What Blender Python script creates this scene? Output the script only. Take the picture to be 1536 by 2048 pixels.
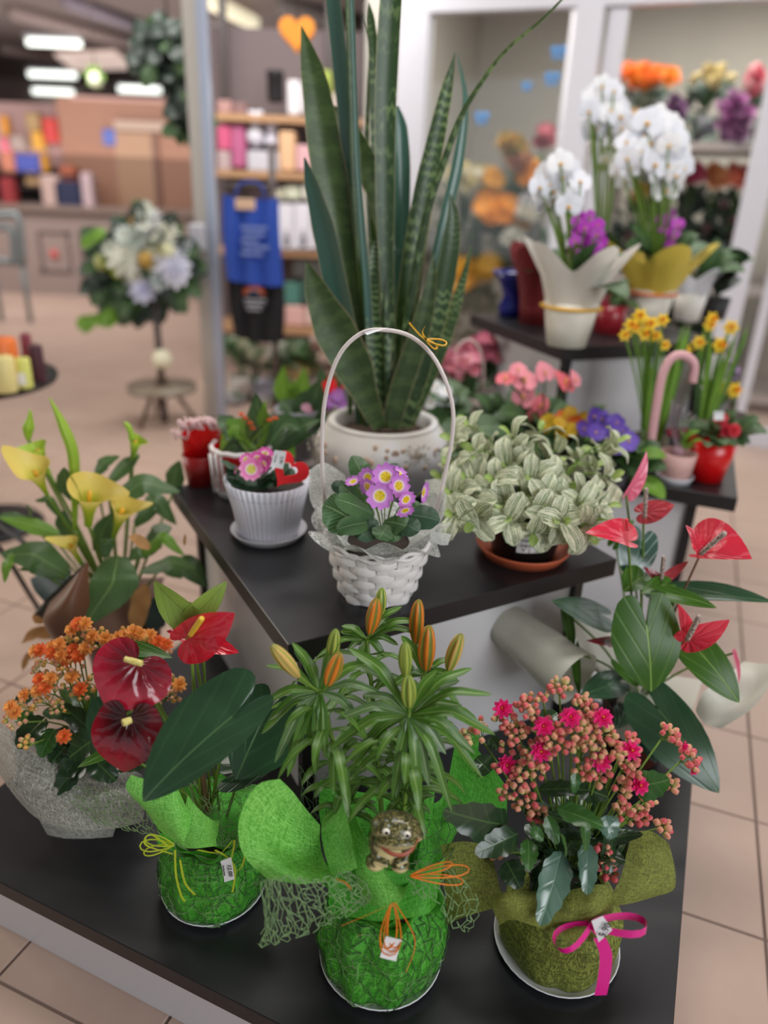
import bpy, math, random
from mathutils import Vector, Matrix, noise as mnoise
random.seed(7)
PI = math.pi
C = bpy.context.scene.collection
for o in list(bpy.data.objects): bpy.data.objects.remove(o)
# ------------------------------------------------------------------ camera
F = 1480.0; IW, IH = 1536.0, 2048.0; CZ = 1.35
def _cam_axes():
    d = Vector((-140.0, 3380.0, F)).normalized(); up = -d
    fw = Vector((0, 0, 1)); fw = (fw - up * fw.dot(up)).normalized()
    rt = fw.cross(up)
    M3 = Matrix((rt, fw, up))                    # camera (x right, y down, z forward) -> world
    return M3
CM = _cam_axes()
cam = bpy.data.objects.new('camera', bpy.data.cameras.new('camera')); C.objects.link(cam)
cam.data.sensor_fit = 'VERTICAL'; cam.data.sensor_height = 36.0; cam.data.lens = 36.0 * F / IH
rt, dn, fwd = CM.col[0].copy(), CM.col[1].copy(), CM.col[2].copy()
mw = Matrix.Identity(4)
for i in range(3):
    mw[i][0] = rt[i]; mw[i][1] = -dn[i]; mw[i][2] = -fwd[i]
mw[2][3] = CZ
cam.matrix_world = mw
cam.data.clip_start = 0.05
cam.data.dof.use_dof = True; cam.data.dof.focus_distance = 1.16; cam.data.dof.aperture_fstop = 1.35
bpy.context.scene.camera = cam
# ------------------------------------------------------------------ world, lights, exposure
S = bpy.context.scene
S.view_settings.view_transform = 'Standard'; S.view_settings.look = 'None'
S.view_settings.gamma = 1.0; S.view_settings.use_curve_mapping = False
S.view_settings.exposure = 0.0
S.cycles.use_denoising = True
S.cycles.max_bounces = 8; S.cycles.transparent_max_bounces = 24
S.cycles.sample_clamp_indirect = 6.0
w = bpy.data.worlds.new('daylight'); S.world = w; w.use_nodes = True
w.node_tree.nodes['Background'].inputs[0].default_value = (0.86, 0.93, 1.0, 1)
w.node_tree.nodes['Background'].inputs[1].default_value = 0.42
def area(name, loc, target, sx, sy, power, col=(1, 1, 1)):
    l = bpy.data.lights.new(name, 'AREA'); l.shape = 'RECTANGLE'; l.size = sx; l.size_y = sy
    l.energy = power; l.color = col
    o = bpy.data.objects.new(name, l); C.objects.link(o); o.location = loc
    o.rotation_euler = (Vector(target) - Vector(loc)).to_track_quat('-Z', 'Y').to_euler()
    return o
area('shopfront_daylight', (2.6, -2.2, 2.3), (0.1, 1.6, 0.5), 2.6, 1.9, 120, (0.93, 0.97, 1.0))
area('side_daylight', (-4.2, 2.6, 2.0), (-.6, 1.6, 0.6), 1.6, 1.6, 75, (1.0, 0.95, 0.85))
area('ceiling_lamp_near', (0.2, 1.5, 3.05), (0.2, 1.5, 0), 1.6, 0.5, 36, (1.0, 0.98, 0.95))
area('ceiling_lamp_mid', (0.4, 3.4, 3.05), (0.4, 3.4, 0), 3.0, 0.6, 52, (1.0, 0.98, 0.95))
area('ceiling_lamp_gifts', (-1.0, 4.6, 2.9), (-1.3, 5.7, 1.0), 2.0, 0.5, 45, (1.0, 0.98, 0.95))
area('ceiling_lamp_far', (-4.2, 7.4, 2.9), (-4.2, 8.6, 1.4), 4.0, 2.0, 150, (1.0, 0.95, 0.92))
area('hall_ceiling_fill', (-4.5, 12.0, 1.6), (-4.5, 12.0, 3.5), 6.0, 6.0, 170, (1.0, 0.94, 0.9))  # unseen fill aimed upward, added to brighten the dark hall ceiling
area('cold_room_fill', (2.0, 5.3, 2.72), (2.0, 5.5, 0.8), 3.0, 0.5, 80, (1.0, 0.97, 0.9))  # added fill inside the cooler to lift its dark flowers, no visible fitting
area('door_daylight', (4.3, 3.2, 1.6), (1.0, 2.2, 0.8), 2.0, 2.4, 30, (0.95, 0.98, 1.0))
# ------------------------------------------------------------------ pixel helpers: points at a real distance
def ray(px, py): return CM @ Vector((px - IW / 2, py - IH / 2, F))
def pz(px, py, z):
    r = ray(px, py); t = (z - CZ) / r.z; return Vector((r.x * t, r.y * t, z))
KD = 1.0                                          # depth factor of the thing being built
def pd(px, py, y):
    r = ray(px, py); y = y * KD; t = y / r.y; return Vector((r.x * t, y, CZ + r.z * t))
def cpt(px, py, z): p = pz(px, py, z); return (p.x, p.y)
def sz(px, P): return px * ((P - Vector((0, 0, CZ))).dot(fwd)) / F
# ------------------------------------------------------------------ mesh builder
class MB:
    def __init__(s): s.v = []; s.f = []; s.uv = []; s.m = []; s.sm = []
    def add(s, vs, fs, uvs=None, mi=0, smooth=True):
        o = len(s.v); s.v += [tuple(p) for p in vs]
        s.uv += (uvs if uvs else [(0.5, 0.5)] * len(vs))
        for f in fs: s.f.append(tuple(i + o for i in f)); s.m.append(mi); s.sm.append(smooth)
        return s
    def grid(s, rows, uvs=None, mi=0, close=False, smooth=True):
        n, m = len(rows), len(rows[0]); vs = [p for r in rows for p in r]; fs = []
        for i in range(n - 1):
            for j in range(m if close else m - 1):
                k = (j + 1) % m; fs.append((i * m + j, i * m + k, (i + 1) * m + k, (i + 1) * m + j))
        if uvs is None:
            uvs = [(j / max(1, m - (0 if close else 1)), i / max(1, n - 1)) for i in range(n) for j in range(m)]
        return s.add(vs, fs, uvs, mi, smooth)
    def tube(s, pts, r, n=6, mi=0, cap=True, flat=1.0, side=None):
        pts = [Vector(p) for p in pts]; m = len(pts)
        rr = r if isinstance(r, (list, tuple)) else [r] * m
        rows = []; prev = None
        for i, p in enumerate(pts):
            t = (pts[min(i + 1, m - 1)] - pts[max(i - 1, 0)])
            if t.length < 1e-9: t = Vector((0, 0, 1))
            t.normalize()
            if prev is None:
                a = Vector(side) if side else (Vector((0, 0, 1)) if abs(t.z) < 0.9 else Vector((1, 0, 0)))
            else: a = prev
            a = (a - t * a.dot(t))
            if a.length < 1e-6: a = t.orthogonal()
            a.normalize(); prev = a; b = t.cross(a)
            rows.append([p + (a * math.cos(2 * PI * k / n) * flat + b * math.sin(2 * PI * k / n)) * rr[i] for k in range(n)])
        s.grid(rows, None, mi, True)
        if cap:
            o = len(s.v); s.v += [tuple(pts[0]), tuple(pts[-1])]; s.uv += [(0.5, 0), (0.5, 1)]
            b0 = o - m * n
            for k in range(n):
                s.f.append((o, b0 + (k + 1) % n, b0 + k)); s.m.append(mi); s.sm.append(True)
                s.f.append((o + 1, o - n + k, o - n + (k + 1) % n)); s.m.append(mi); s.sm.append(True)
        return s
    def lathe(s, prof, c=(0, 0, 0), n=32, mi=0, wob=None, axis=None, smooth=True):
        c = Vector(c); rows = []
        q = axis if axis else Matrix.Identity(3)
        for i, (r, z) in enumerate(prof):
            row = []
            for k in range(n):
                a = 2 * PI * k / n; r2, z2 = (r, z) if not wob else wob(r, z, a)
                row.append(c + q @ Vector((r2 * math.cos(a), r2 * math.sin(a), z2)))
            rows.append(row)
        uv = [(k / n, i / max(1, len(prof) - 1)) for i in range(len(prof)) for k in range(n)]
        return s.grid(rows, uv, mi, True, smooth)
    def box(s, c, d, rot=0.0, mi=0, bev=0.0):
        cx, cy, cz = c; x, y, z = d[0] / 2, d[1] / 2, d[2] / 2; ca, sa = math.cos(rot), math.sin(rot)
        def T(a, b, e): return (cx + a * ca - b * sa, cy + a * sa + b * ca, cz + e)
        if bev <= 0:
            vs = [T(a, b, e) for e in (-z, z) for a, b in ((-x, -y), (x, -y), (x, y), (-x, y))]
            fs = [(3, 2, 1, 0), (4, 5, 6, 7), (0, 1, 5, 4), (1, 2, 6, 5), (2, 3, 7, 6), (3, 0, 4, 7)]
            return s.add(vs, fs, [(a, b) for a, b in ((0, 0), (1, 0), (1, 1), (0, 1))] * 2, mi, False)
        b_ = bev
        rows = []
        for (ins, zz) in ((b_, -z), (0, -z + b_), (0, z - b_), (b_, z)):
            X, Y = x - ins, y - ins; k = b_ if ins == 0 else b_ * .4
            rows.append([T(*p, zz) for p in ((-X + k, -Y), (X - k, -Y), (X, -Y + k), (X, Y - k), (X - k, Y), (-X + k, Y), (-X, Y - k), (-X, -Y + k))])
        o = len(s.v); s.grid(rows, None, mi, True, False)
        s.f.append(tuple(o + 7 - k for k in range(8))); s.m.append(mi); s.sm.append(False)
        s.f.append(tuple(o + 24 + k for k in range(8))); s.m.append(mi); s.sm.append(False)
        return s
    def ball(s, c, r, n=10, mi=0, sq=(1, 1, 1), q=None):
        c = Vector(c); rows = []; h = max(4, n // 2 + 1)
        for i in range(h + 1):
            t = PI * i / h
            row = []
            for k in range(n):
                a = 2 * PI * k / n
                p = Vector((math.sin(t) * math.cos(a) * r * sq[0], math.sin(t) * math.sin(a) * r * sq[1], -math.cos(t) * r * sq[2]))
                row.append(c + (q @ p if q else p))
            rows.append(row)
        return s.grid(rows, None, mi, True)
    def mesh(s, name, mats, org=(0, 0, 0)):
        me = bpy.data.meshes.new(name); ox, oy, oz = org
        me.from_pydata([(a - ox, b - oy, c - oz) for a, b, c in s.v], [], s.f)
        uv = me.uv_layers.new(name='uv'); 
        fl = []
        for f in s.f:
            for i in f: fl += s.uv[i]
        uv.data.foreach_set('uv', fl)
        mats = mats if isinstance(mats, (list, tuple)) else [mats]
        for m in mats: me.materials.append(m)
        me.polygons.foreach_set('material_index', s.m); me.polygons.foreach_set('use_smooth', s.sm)
        me.update(); return me
WM = {}
def link(name, data, M, parent=None):
    o = bpy.data.objects.new(name, data); C.objects.link(o)
    if parent is not None:
        o.parent = parent; o.matrix_local = WM[parent.name].inverted() @ M
    else: o.matrix_local = M
    WM[o.name] = M.copy(); return o
def thing(name, label, cat, loc=(0, 0, 0), group=None):
    o = link(name, None, Matrix.Translation(Vector(loc))); o.empty_display_size = 0.02
    o['label'] = label; o['category'] = cat
    if group: o['group'] = group
    return o
def tag(o, label, cat, group=None, kind=None):
    if label: o['label'] = label
    if cat: o['category'] = cat
    if group: o['group'] = group
    if kind: o['kind'] = kind
    return o
def part(name, mb, mats, parent=None, label=None, org=None):
    if org is None: org = WM[parent.name].translation if parent is not None else Vector((0, 0, 0))
    o = link(name, mb.mesh(name, mats, org), Matrix.Translation(Vector(org)), parent)
    if label: o['label'] = label
    return o
def solo(name, mb, mats, label, cat, loc=None, group=None):
    if loc is None: loc = mb.v[0]
    o = part(name, mb, mats, None, None, Vector(loc)); return tag(o, label, cat, group)
def struct(name, mb, mats, parent=None, loc=(0, 0, 0)):
    o = part(name, mb, mats, parent, None, None if parent else Vector(loc))
    o['kind'] = 'structure'; return o
def inst(name, me, M, parent): return link(name, me, M, parent)
def frame(origin, ydir, zhint, s=1.0, sx=None):
    y = Vector(ydir).normalized(); z = Vector(zhint); z = z - y * z.dot(y)
    if z.length < 1e-6: z = y.orthogonal()
    z.normalize(); x = y.cross(z); sx = s if sx is None else sx
    M = Matrix.Identity(4)
    for i in range(3): M[i][0] = x[i] * sx; M[i][1] = y[i] * s; M[i][2] = z[i] * s; M[i][3] = origin[i]
    return M
def spline(P, n):
    P = [Vector(p) for p in P]; out = []; m = len(P) - 1
    for k in range(n + 1):
        t = k / n * m; i = min(int(t), m - 1); u = t - i
        p0, p1, p2, p3 = P[max(i - 1, 0)], P[i], P[i + 1], P[min(i + 2, m)]
        out.append(0.5 * ((2 * p1) + (p2 - p0) * u + (2 * p0 - 5 * p1 + 4 * p2 - p3) * u * u + (3 * p1 - p0 - 3 * p2 + p3) * u ** 3))
    return out
def lerp_list(L, n):
    out = []; m = len(L) - 1
    for k in range(n + 1):
        t = k / n * m; i = min(int(t), m - 1); u = t - i; u = u * u * (3 - 2 * u) * .5 + u * .5
        out.append(L[i] * (1 - u) + L[i + 1] * u)
    return out
PROF = {'lance': [0.25, 0.7, 1, 0.95, 0.65, 0.02], 'oval': [0.2, 0.85, 1, 0.9, 0.6, 0.02], 'strap': [0.6, 0.9, 1, 1, 0.85, 0.03],
        'spat': [0.15, 0.35, 0.8, 1, 0.8, 0.1], 'even': [1, 1, 1, 1]}
def blade(mb, pts, wid, prof='lance', n=10, side=None, nrm=None, fold=0.15, nv=4, wave=0.0, roll=0.0, mi=0, twist=0.0):
    """a leaf blade: ribbon along a spine, folded along the midrib, with waved edges"""
    sp = spline(pts, n); W = wid if isinstance(wid, (list, tuple)) else [wid * a for a in PROF[prof]]
    W = lerp_list(W, n); rows = []; uv = []; ph = random.random() * 6
    for i, p in enumerate(sp):
        t = (sp[min(i + 1, n)] - sp[max(i - 1, 0)]); t = t.normalized() if t.length > 1e-9 else Vector((0, 0, 1))
        if side is not None: x = Vector(side) - t * Vector(side).dot(t)
        else:
            z = Vector(nrm) if nrm is not None else Vector((0, -0.5, 1)); x = t.cross(z)
        if x.length < 1e-6: x = t.orthogonal()
        x.normalize(); z = x.cross(t)
        if twist or roll:
            a = roll + twist * i / n; x, z = x * math.cos(a) + z * math.sin(a), z * math.cos(a) - x * math.sin(a)
        for j in range(nv + 1):
            u = j / nv * 2 - 1
            rows.append(p + x * (u * W[i]) + z * (fold * abs(u) ** 1.4 * W[i] + wave * W[i] * abs(u) * math.sin(i * 1.7 + ph + (u > 0) * 2)))
            uv.append((j / nv, i / n))
    g = [rows[i * (nv + 1):(i + 1) * (nv + 1)] for i in range(n + 1)]
    return mb.grid(g, uv, mi)
# ------------------------------------------------------------------ materials
class NT:
    def __init__(s, name):
        s.m = bpy.data.materials.new(name); s.m.use_nodes = True; s.t = s.m.node_tree; s.n = s.t.nodes; s.l = s.t.links
        s.b = s.n['Principled BSDF']; s.out = s.n['Material Output']
    def new(s, t, **k):
        n = s.n.new(t)
        for a, v in k.items(): setattr(n, a, v)
        return n
    def set(s, sock, v):
        if isinstance(v, bpy.types.NodeSocket): s.l.new(v, sock)
        elif isinstance(v, (tuple, list)): sock.default_value = tuple(v) + ((1,) if len(v) == 3 and len(sock.default_value) == 4 else ())
        else: sock.default_value = v
    def math(s, op, a, b=0.0, c=None, clamp=False):
        n = s.new('ShaderNodeMath', operation=op, use_clamp=clamp); s.set(n.inputs[0], a); s.set(n.inputs[1], b)
        if c is not None: s.set(n.inputs[2], c)
        return n.outputs[0]
    def mix(s, f, a, b, mode='MIX'):
        n = s.new('ShaderNodeMix', data_type='RGBA', blend_type=mode); s.set(n.inputs[0], f); s.set(n.inputs[6], a); s.set(n.inputs[7], b)
        return n.outputs[2]
    def uv(s):
        n = s.new('ShaderNodeUVMap'); x = s.new('ShaderNodeSeparateXYZ'); s.l.new(n.outputs[0], x.inputs[0]); return n.outputs[0], x.outputs[0], x.outputs[1]
    def obj(s): return s.new('ShaderNodeTexCoord').outputs['Object']
    def mapping(s, v, sc=(1, 1, 1), rot=(0, 0, 0)):
        n = s.new('ShaderNodeMapping'); s.set(n.inputs[0], v); n.inputs['Scale'].default_value = sc; n.inputs['Rotation'].default_value = rot; return n.outputs[0]
    def noise(s, v=None, scale=10.0, detail=2.0, rough=0.5, dist=0.0):
        n = s.new('ShaderNodeTexNoise'); n.inputs['Scale'].default_value = scale; n.inputs['Detail'].default_value = detail
        n.inputs['Roughness'].default_value = rough; n.inputs['Distortion'].default_value = dist
        if v is not None: s.l.new(v, n.inputs[0])
        return n.outputs[0]
    def ramp(s, f, stops, interp='LINEAR'):
        n = s.new('ShaderNodeValToRGB'); n.color_ramp.interpolation = interp; e = n.color_ramp.elements
        while len(e) < len(stops): e.new(0.5)
        for i, (p, c) in enumerate(stops):
            e[i].position = p; e[i].color = tuple(c) + (1,) if len(c) == 3 else c
        s.set(n.inputs[0], f); return n.outputs[0]
    def step(s, f, lo, hi):
        n = s.new('ShaderNodeMapRange', interpolation_type='SMOOTHSTEP'); s.set(n.inputs[0], f); n.inputs[1].default_value = lo; n.inputs[2].default_value = hi
        return n.outputs[0]
    def bump(s, h, st=0.3, d=0.002):
        n = s.new('ShaderNodeBump'); n.inputs['Strength'].default_value = st; n.inputs['Distance'].default_value = d; s.set(n.inputs['Height'], h)
        s.l.new(n.outputs[0], s.b.inputs['Normal']); return n.outputs[0]
    def base(s, col, rough=0.5, spec=0.5, metal=0.0, coat=0.0, sheen=0.0):
        s.set(s.b.inputs['Base Color'], col); s.set(s.b.inputs['Roughness'], rough); s.b.inputs['Specular IOR Level'].default_value = spec
        s.b.inputs['Metallic'].default_value = metal; s.b.inputs['Coat Weight'].default_value = coat; s.b.inputs['Coat Roughness'].default_value = 0.12
        return s
    def transl(s, col, f):
        t = s.new('ShaderNodeBsdfTranslucent'); s.set(t.inputs[0], col); m = s.new('ShaderNodeMixShader'); m.inputs[0].default_value = f
        s.l.new(s.b.outputs[0], m.inputs[1]); s.l.new(t.outputs[0], m.inputs[2]); s.l.new(m.outputs[0], s.out.inputs[0]); return s
    def alpha(s, a): s.set(s.b.inputs['Alpha'], a); return s
def sc_(c, k): return tuple(min(1, x * k) for x in c)
def hexc(h):
    h = h.lstrip('#'); r = [int(h[i:i + 2], 16) / 255 for i in (0, 2, 4)]
    return tuple(x / 12.92 if x <= 0.04045 else ((x + 0.055) / 1.055) ** 2.4 for x in r)
def plain(name, h, rough=0.5, spec=0.5, metal=0.0, coat=0.0, var=0.0, vs=30.0, bump=0.0, tr=0.0, emit=0.0):
    n = NT(name); c = hexc(h) if isinstance(h, str) else h; col = c
    if var or bump:
        f = n.noise(n.obj(), vs, 4)
        if var: col = n.mix(f, sc_(c, 1 - var), sc_(c, 1 + var))
        if bump: n.bump(f, bump, 0.002)
    n.base(col, rough, spec, metal, coat)
    if tr: n.transl(col, tr)
    if emit: n.set(n.b.inputs['Emission Color'], c); n.b.inputs['Emission Strength'].default_value = emit
    return n.m
def leafmat(name, dark, light, vein, rough=0.35, tr=0.25, side=9.0, slope=0.5, veinw=0.05, coat=0.0, bump=0.25, nerve=0.35, spec=0.5, par=False):
    n = NT(name); v, x, y = n.uv(); d, l, ve = hexc(dark), hexc(light), hexc(vein)
    au = n.math('ABSOLUTE', n.math('SUBTRACT', x, 0.5))
    mid = n.math('SUBTRACT', 1.0, n.step(au, veinw * .3, veinw))
    if par: wv = n.math('SINE', n.math('MULTIPLY', x, side * 6.283))
    else: wv = n.math('SINE', n.math('MULTIPLY', n.math('SUBTRACT', y, n.math('MULTIPLY', au, slope)), side * 6.283))
    sv = n.step(wv, 0.75, 1.0)
    ob = n.obj(); f = n.noise(ob, 28, 3)
    c = n.mix(f, d, l); c = n.mix(n.math('MULTIPLY', sv, nerve), c, ve); c = n.mix(n.math('MULTIPLY', mid, .8), c, ve)
    n.base(c, rough, spec, coat=coat); n.bump(n.math('ADD', n.math('MULTIPLY', sv, 0.5), n.math('MULTIPLY', mid, 1.0)), bump, 0.0015)
    n.transl(n.mix(0.5, c, l), tr); return n.m
M = {}
M['black_top'] = None
def mk_black():
    n = NT('black table laminate'); ob = n.obj(); f = n.noise(n.mapping(ob, (60, 60, 60)), 9, 5, .7)
    dust = n.step(n.noise(ob, 420, 1), 0.80, 0.83)
    n.base(n.mix(n.math('MULTIPLY', dust, .35), (0.0105, 0.0105, 0.0125), (0.35, 0.35, 0.36)), n.math('ADD', .33, n.math('MULTIPLY', f, .12)), 0.5); n.bump(f, 0.05, 0.0006); return n.m
M['black_top'] = mk_black()
M['black_edge'] = plain('black table edge band', '#1d191b', .42, var=.15, vs=90)
M['base_white'] = plain('white base laminate', '#cfccce', .28, var=.02, vs=3)
M['white_plastic'] = plain('white plastic', '#e9e8ec', .35, tr=.08)
M['white_metal'] = plain('white powder coated metal', '#c6c4cb', .3)
M['cream_metal'] = plain('aluminium column', '#b9b2aa', .35, metal=.3)
M['grey_metal'] = plain('brushed aluminium edge', '#b7bfd2', .3, metal=.5)
M['soil'] = plain('potting soil', '#2b2019', .9, var=.6, vs=120, bump=.8)
M['terracotta'] = plain('terracotta plastic', '#c4603f', .5, var=.05)
M['black_plastic'] = plain('black plant pot plastic', '#191a1d', .45)
M['brown_pot'] = plain('brown plastic', '#5a2b1d', .45)
M['red_pot'] = plain('red glossy pot', '#dd0f14', .3, coat=.3, tr=.1)
M['red_felt'] = plain('red felt', '#f0222b', .8, var=.08, vs=300, bump=.2)
M['paper'] = plain('white paper label', '#eeeef0', .7)
M['ink'] = plain('black ink', '#1c1c20', .8)
M['stem'] = plain('green stem', '#6f8f35', .5, tr=.15, var=.2, vs=40)
M['stem_dark'] = plain('dark green stem', '#3f5a28', .5, tr=.1, var=.2, vs=40)
M['stem_red'] = plain('reddish stem', '#7a5a44', .5, var=.25, vs=30)
M['gold'] = plain('yellow ribbon', '#e3ac2c', .4, tr=.1)
M['lamp'] = plain('lit fluorescent tube', '#f6fbf2', .4, emit=2.2)
def mk_san():
    n = NT('snake plant leaf'); v, x, y = n.uv(); ob = n.obj()
    nz = n.noise(n.mapping(ob, (60, 60, 12)), 1.6, 3, .6)
    wz = n.math('SINE', n.math('ADD', n.math('MULTIPLY', y, 170.0), n.math('MULTIPLY', nz, 14.0)))
    band = n.math('MULTIPLY', n.step(wz, -.1, .8), n.step(n.noise(ob, 14, 2), .38, .62))
    fine = n.noise(n.mapping(v, (60, 9, 1)), 3.0, 3)
    c = n.mix(band, hexc('#182f18'), hexc('#748a58')); c = n.mix(n.math('MULTIPLY', fine, .35), c, hexc('#3d5a34'))
    au = n.math('ABSOLUTE', n.math('SUBTRACT', x, 0.5)); edge = n.step(au, .472, .495)
    c = n.mix(edge, c, hexc('#b7a878')); n.base(c, .33, .55); n.bump(fine, .15, .001); n.transl(hexc('#5f8a2a'), .12); return n.m
M['san'] = mk_san()
def mk_san2():
    n = NT('snake plant leaf blue side'); v, x, y = n.uv(); ob = n.obj(); nz = n.noise(n.mapping(v, (14, 50, 1)), 2.0, 3)
    fine = n.noise(n.mapping(v, (90, 3, 1)), 3.0, 3)
    c = n.mix(nz, hexc('#1c382f'), hexc('#3f665a')); c = n.mix(n.math('MULTIPLY', fine, .28), c, hexc('#7d9f96'))
    au = n.math('ABSOLUTE', n.math('SUBTRACT', x, 0.5)); c = n.mix(n.step(au, .47, .495), c, hexc('#c2b48c'))
    n.base(c, .26, .6); n.transl(hexc('#3f7a50'), .08); return n.m
M['san_blue'] = mk_san2()
def mk_san3():
    n = NT('snake plant dark leaf'); v, x, y = n.uv(); ob = n.obj(); nz = n.noise(n.mapping(ob, (30, 30, 60)), 1.2, 4, .6)
    wz = n.math('SINE', n.math('ADD', n.math('MULTIPLY', y, 60.0), n.math('MULTIPLY', nz, 12.0)))
    c = n.mix(n.math('MULTIPLY', n.step(wz, -.5, 1), .55), hexc('#26361c'), hexc('#4d6136')); fine = n.noise(n.mapping(v, (70, 4, 1)), 3.0, 3)
    c = n.mix(n.math('MULTIPLY', fine, .3), c, hexc('#60784a'))
    au = n.math('ABSOLUTE', n.math('SUBTRACT', x, 0.5)); c = n.mix(n.step(au, .475, .495), c, hexc('#b8a17c'))
    n.base(c, .36, .5); n.bump(fine, .12, .001); n.transl(hexc('#557a1e'), .15); return n.m
M['san_dark'] = mk_san3()
def mk_trad():
    n = NT('striped inch plant leaf'); v, x, y = n.uv(); ob = n.obj()
    u2 = n.math('SUBTRACT', x, 0.5)
    q = n.math('DIVIDE', u2, n.math('ADD', n.math('MULTIPLY', n.math('SINE', n.math('MULTIPLY', y, 3.1416)), 1.0), .05))
    nz = n.noise(n.mapping(v, (9, .6, 1)), 2.2, 2, .5)
    st = n.math('SINE', n.math('ADD', n.math('MULTIPLY', u2, 52.0), n.math('MULTIPLY', nz, 13.0)))
    c = n.mix(n.step(st, -.25, .15), hexc('#3c5f2c'), hexc('#e9e9cc'))
    f = n.noise(ob, 18, 2); c = n.mix(n.math('MULTIPLY', n.step(f, .4, .7), .45), c, hexc('#e9e6cc'))
    mid = n.math('SUBTRACT', 1.0, n.step(n.math('ABSOLUTE', u2), .01, .035)); c = n.mix(n.math('MULTIPLY', mid, .8), c, hexc('#4f7538'))
    n.base(c, .42, .4); n.bump(st, .12, .0008); n.transl(n.mix(.5, c, hexc('#c9d68a')), .12); return n.m
M['trad'] = mk_trad()
M['trad_young'] = leafmat('young inch plant leaf', '#86a94a', '#a8c266', '#d3dca0', .4, .35, side=5, par=True, nerve=.6, bump=.1)
M['lily_leaf'] = leafmat('lily leaf', '#3a621e', '#5f8c32', '#8fae5c', .36, .24, side=3, par=True, nerve=.25, veinw=.09, bump=.2)
M['lily_leaf_pale'] = leafmat('pale lily leaf', '#44663a', '#65864c', '#9db283', .36, .15, side=3, par=True, nerve=.25, veinw=.09, bump=.2)
M['anth_leaf'] = leafmat('dark anthurium leaf', '#27422c', '#335238', '#56764a', .25, .08, side=3, slope=-1.5, veinw=.016, nerve=.10, bump=.35, spec=.5)
M['anth_leaf_green'] = leafmat('glossy green anthurium leaf', '#2f5217', '#416820', '#8aab55', .3, .14, side=3, slope=-1.5, veinw=.018, nerve=.14, bump=.3, spec=.3)
M['anth_leaf_pale'] = leafmat('young anthurium leaf', '#7d9a3c', '#93ae50', '#5f7d2c', .35, .35, side=5, slope=-1.2, veinw=.02, nerve=.4, bump=.3)
M['anth_leaf_blue'] = leafmat('blue green sheen leaf', '#2f5248', '#3c6456', '#7ea08c', .18, .05, side=3, slope=-1.5, veinw=.018, nerve=.12, bump=.3, spec=.8)
def spathe(name, a, b, ve, rough=.16, tr=.12, nerve=.35, core=None):
    n = NT(name); v, x, y = n.uv(); ob = n.obj(); ca, cb, cv = hexc(a), hexc(b), hexc(ve)
    X = n.math('SUBTRACT', x, .5); Y = n.math('SUBTRACT', y, .22)
    ang = n.math('ARCTAN2', X, Y)
    w1 = n.math('SINE', n.math('MULTIPLY', n.math('ADD', ang, n.math('MULTIPLY', n.noise(v, 5, 1), .35)), 13.0))
    f = n.noise(ob, 25, 2); c = n.mix(f, ca, cb)
    if core: dist = n.math('SQRT', n.math('ADD', n.math('MULTIPLY', X, X), n.math('MULTIPLY', Y, Y))); c = n.mix(n.step(dist, .18, .6), hexc(core), c)
    c = n.mix(n.math('MULTIPLY', n.step(w1, .8, 1.0), nerve * .5), c, cv)
    n.base(c, rough, .6, coat=.5); h = n.math('ADD', n.math('MULTIPLY', w1, .5), n.math('MULTIPLY', n.noise(ob, 60, 2), .9))
    n.bump(h, .55, .0022); n.transl(cb, tr); return n.m
M['spathe_red'] = spathe('crimson anthurium spathe', '#c3142a', '#d81f34', '#ee5666')
M['spathe_rose'] = spathe('rose anthurium spathe', '#e2283f', '#ee3d55', '#ff97a6', .3, .18, .5)
M['spathe_pink'] = spathe('pink anthurium spathe', '#ee4f76', '#f27c9b', '#f9b6c6', .35, .25)
M['spathe_dull'] = spathe('dull red anthurium spathe', '#a8323c', '#c23f49', '#d96a70', .35, .15)
M['spathe_wine'] = spathe('wine red anthurium spathe', '#7a0f1c', '#a01628', '#8a2a38', .14, .05, .3, '#2c070b')
M['spathe_maroon'] = spathe('half maroon anthurium spathe', '#b01830', '#a81e34', '#d05066', .2, .08, .3, '#66141f')
M['spathe_bg'] = spathe('salmon pink anthurium spathe', '#e8707c', '#ee93a0', '#f7bfc6', .35, .2)
def spadixmat(name, a, b, sc=90):
    n = NT(name); v, x, y = n.uv(); ch = n.new('ShaderNodeTexVoronoi'); ch.inputs['Scale'].default_value = 1.0
    n.l.new(n.mapping(v, (14, sc / 4, 1)), ch.inputs[0]); c = n.mix(n.step(ch.outputs['Distance'], .25, .55), hexc(a), hexc(b))
    n.base(c, .5); n.bump(ch.outputs['Distance'], .5, .001); return n.m
M['spadix_grey'] = spadixmat('grey beaded spadix', '#4d3b36', '#b9a59b')
M['spadix_yellow'] = spadixmat('yellow beaded spadix', '#c8a93a', '#e6dd8a')
M['spadix_smooth'] = plain('yellow smooth spadix', '#ecc53c', .45, tr=.1)
M['kal_leaf'] = leafmat('dark fleshy kalanchoe leaf', '#1e3320', '#2a4326', '#4a6a38', .24, .06, side=4, veinw=.03, nerve=.18, bump=.15)
M['kal_leaf_green'] = leafmat('green fleshy kalanchoe leaf', '#2c5222', '#3c682c', '#5d8844', .28, .12, side=4, veinw=.03, nerve=.18, bump=.15)
M['kal_leaf_silver'] = leafmat('silvery kalanchoe leaf', '#42614f', '#5c7d6c', '#7d9a86', .22, .05, side=3, veinw=.03, nerve=.12, bump=.6, spec=.8)
def budmat(name, lo, mid, hi):
    n = NT(name); v, x, y = n.uv(); c = n.ramp(y, [(0.0, hexc(lo)), (.42, hexc(mid)), (.75, hexc(hi)), (1, hexc(hi))]); n.base(c, .4); n.transl(c, .15); return n.m
M['bud_pink'] = budmat('coral kalanchoe bud', '#9aa04f', '#e3a383', '#dc5f66')
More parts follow.
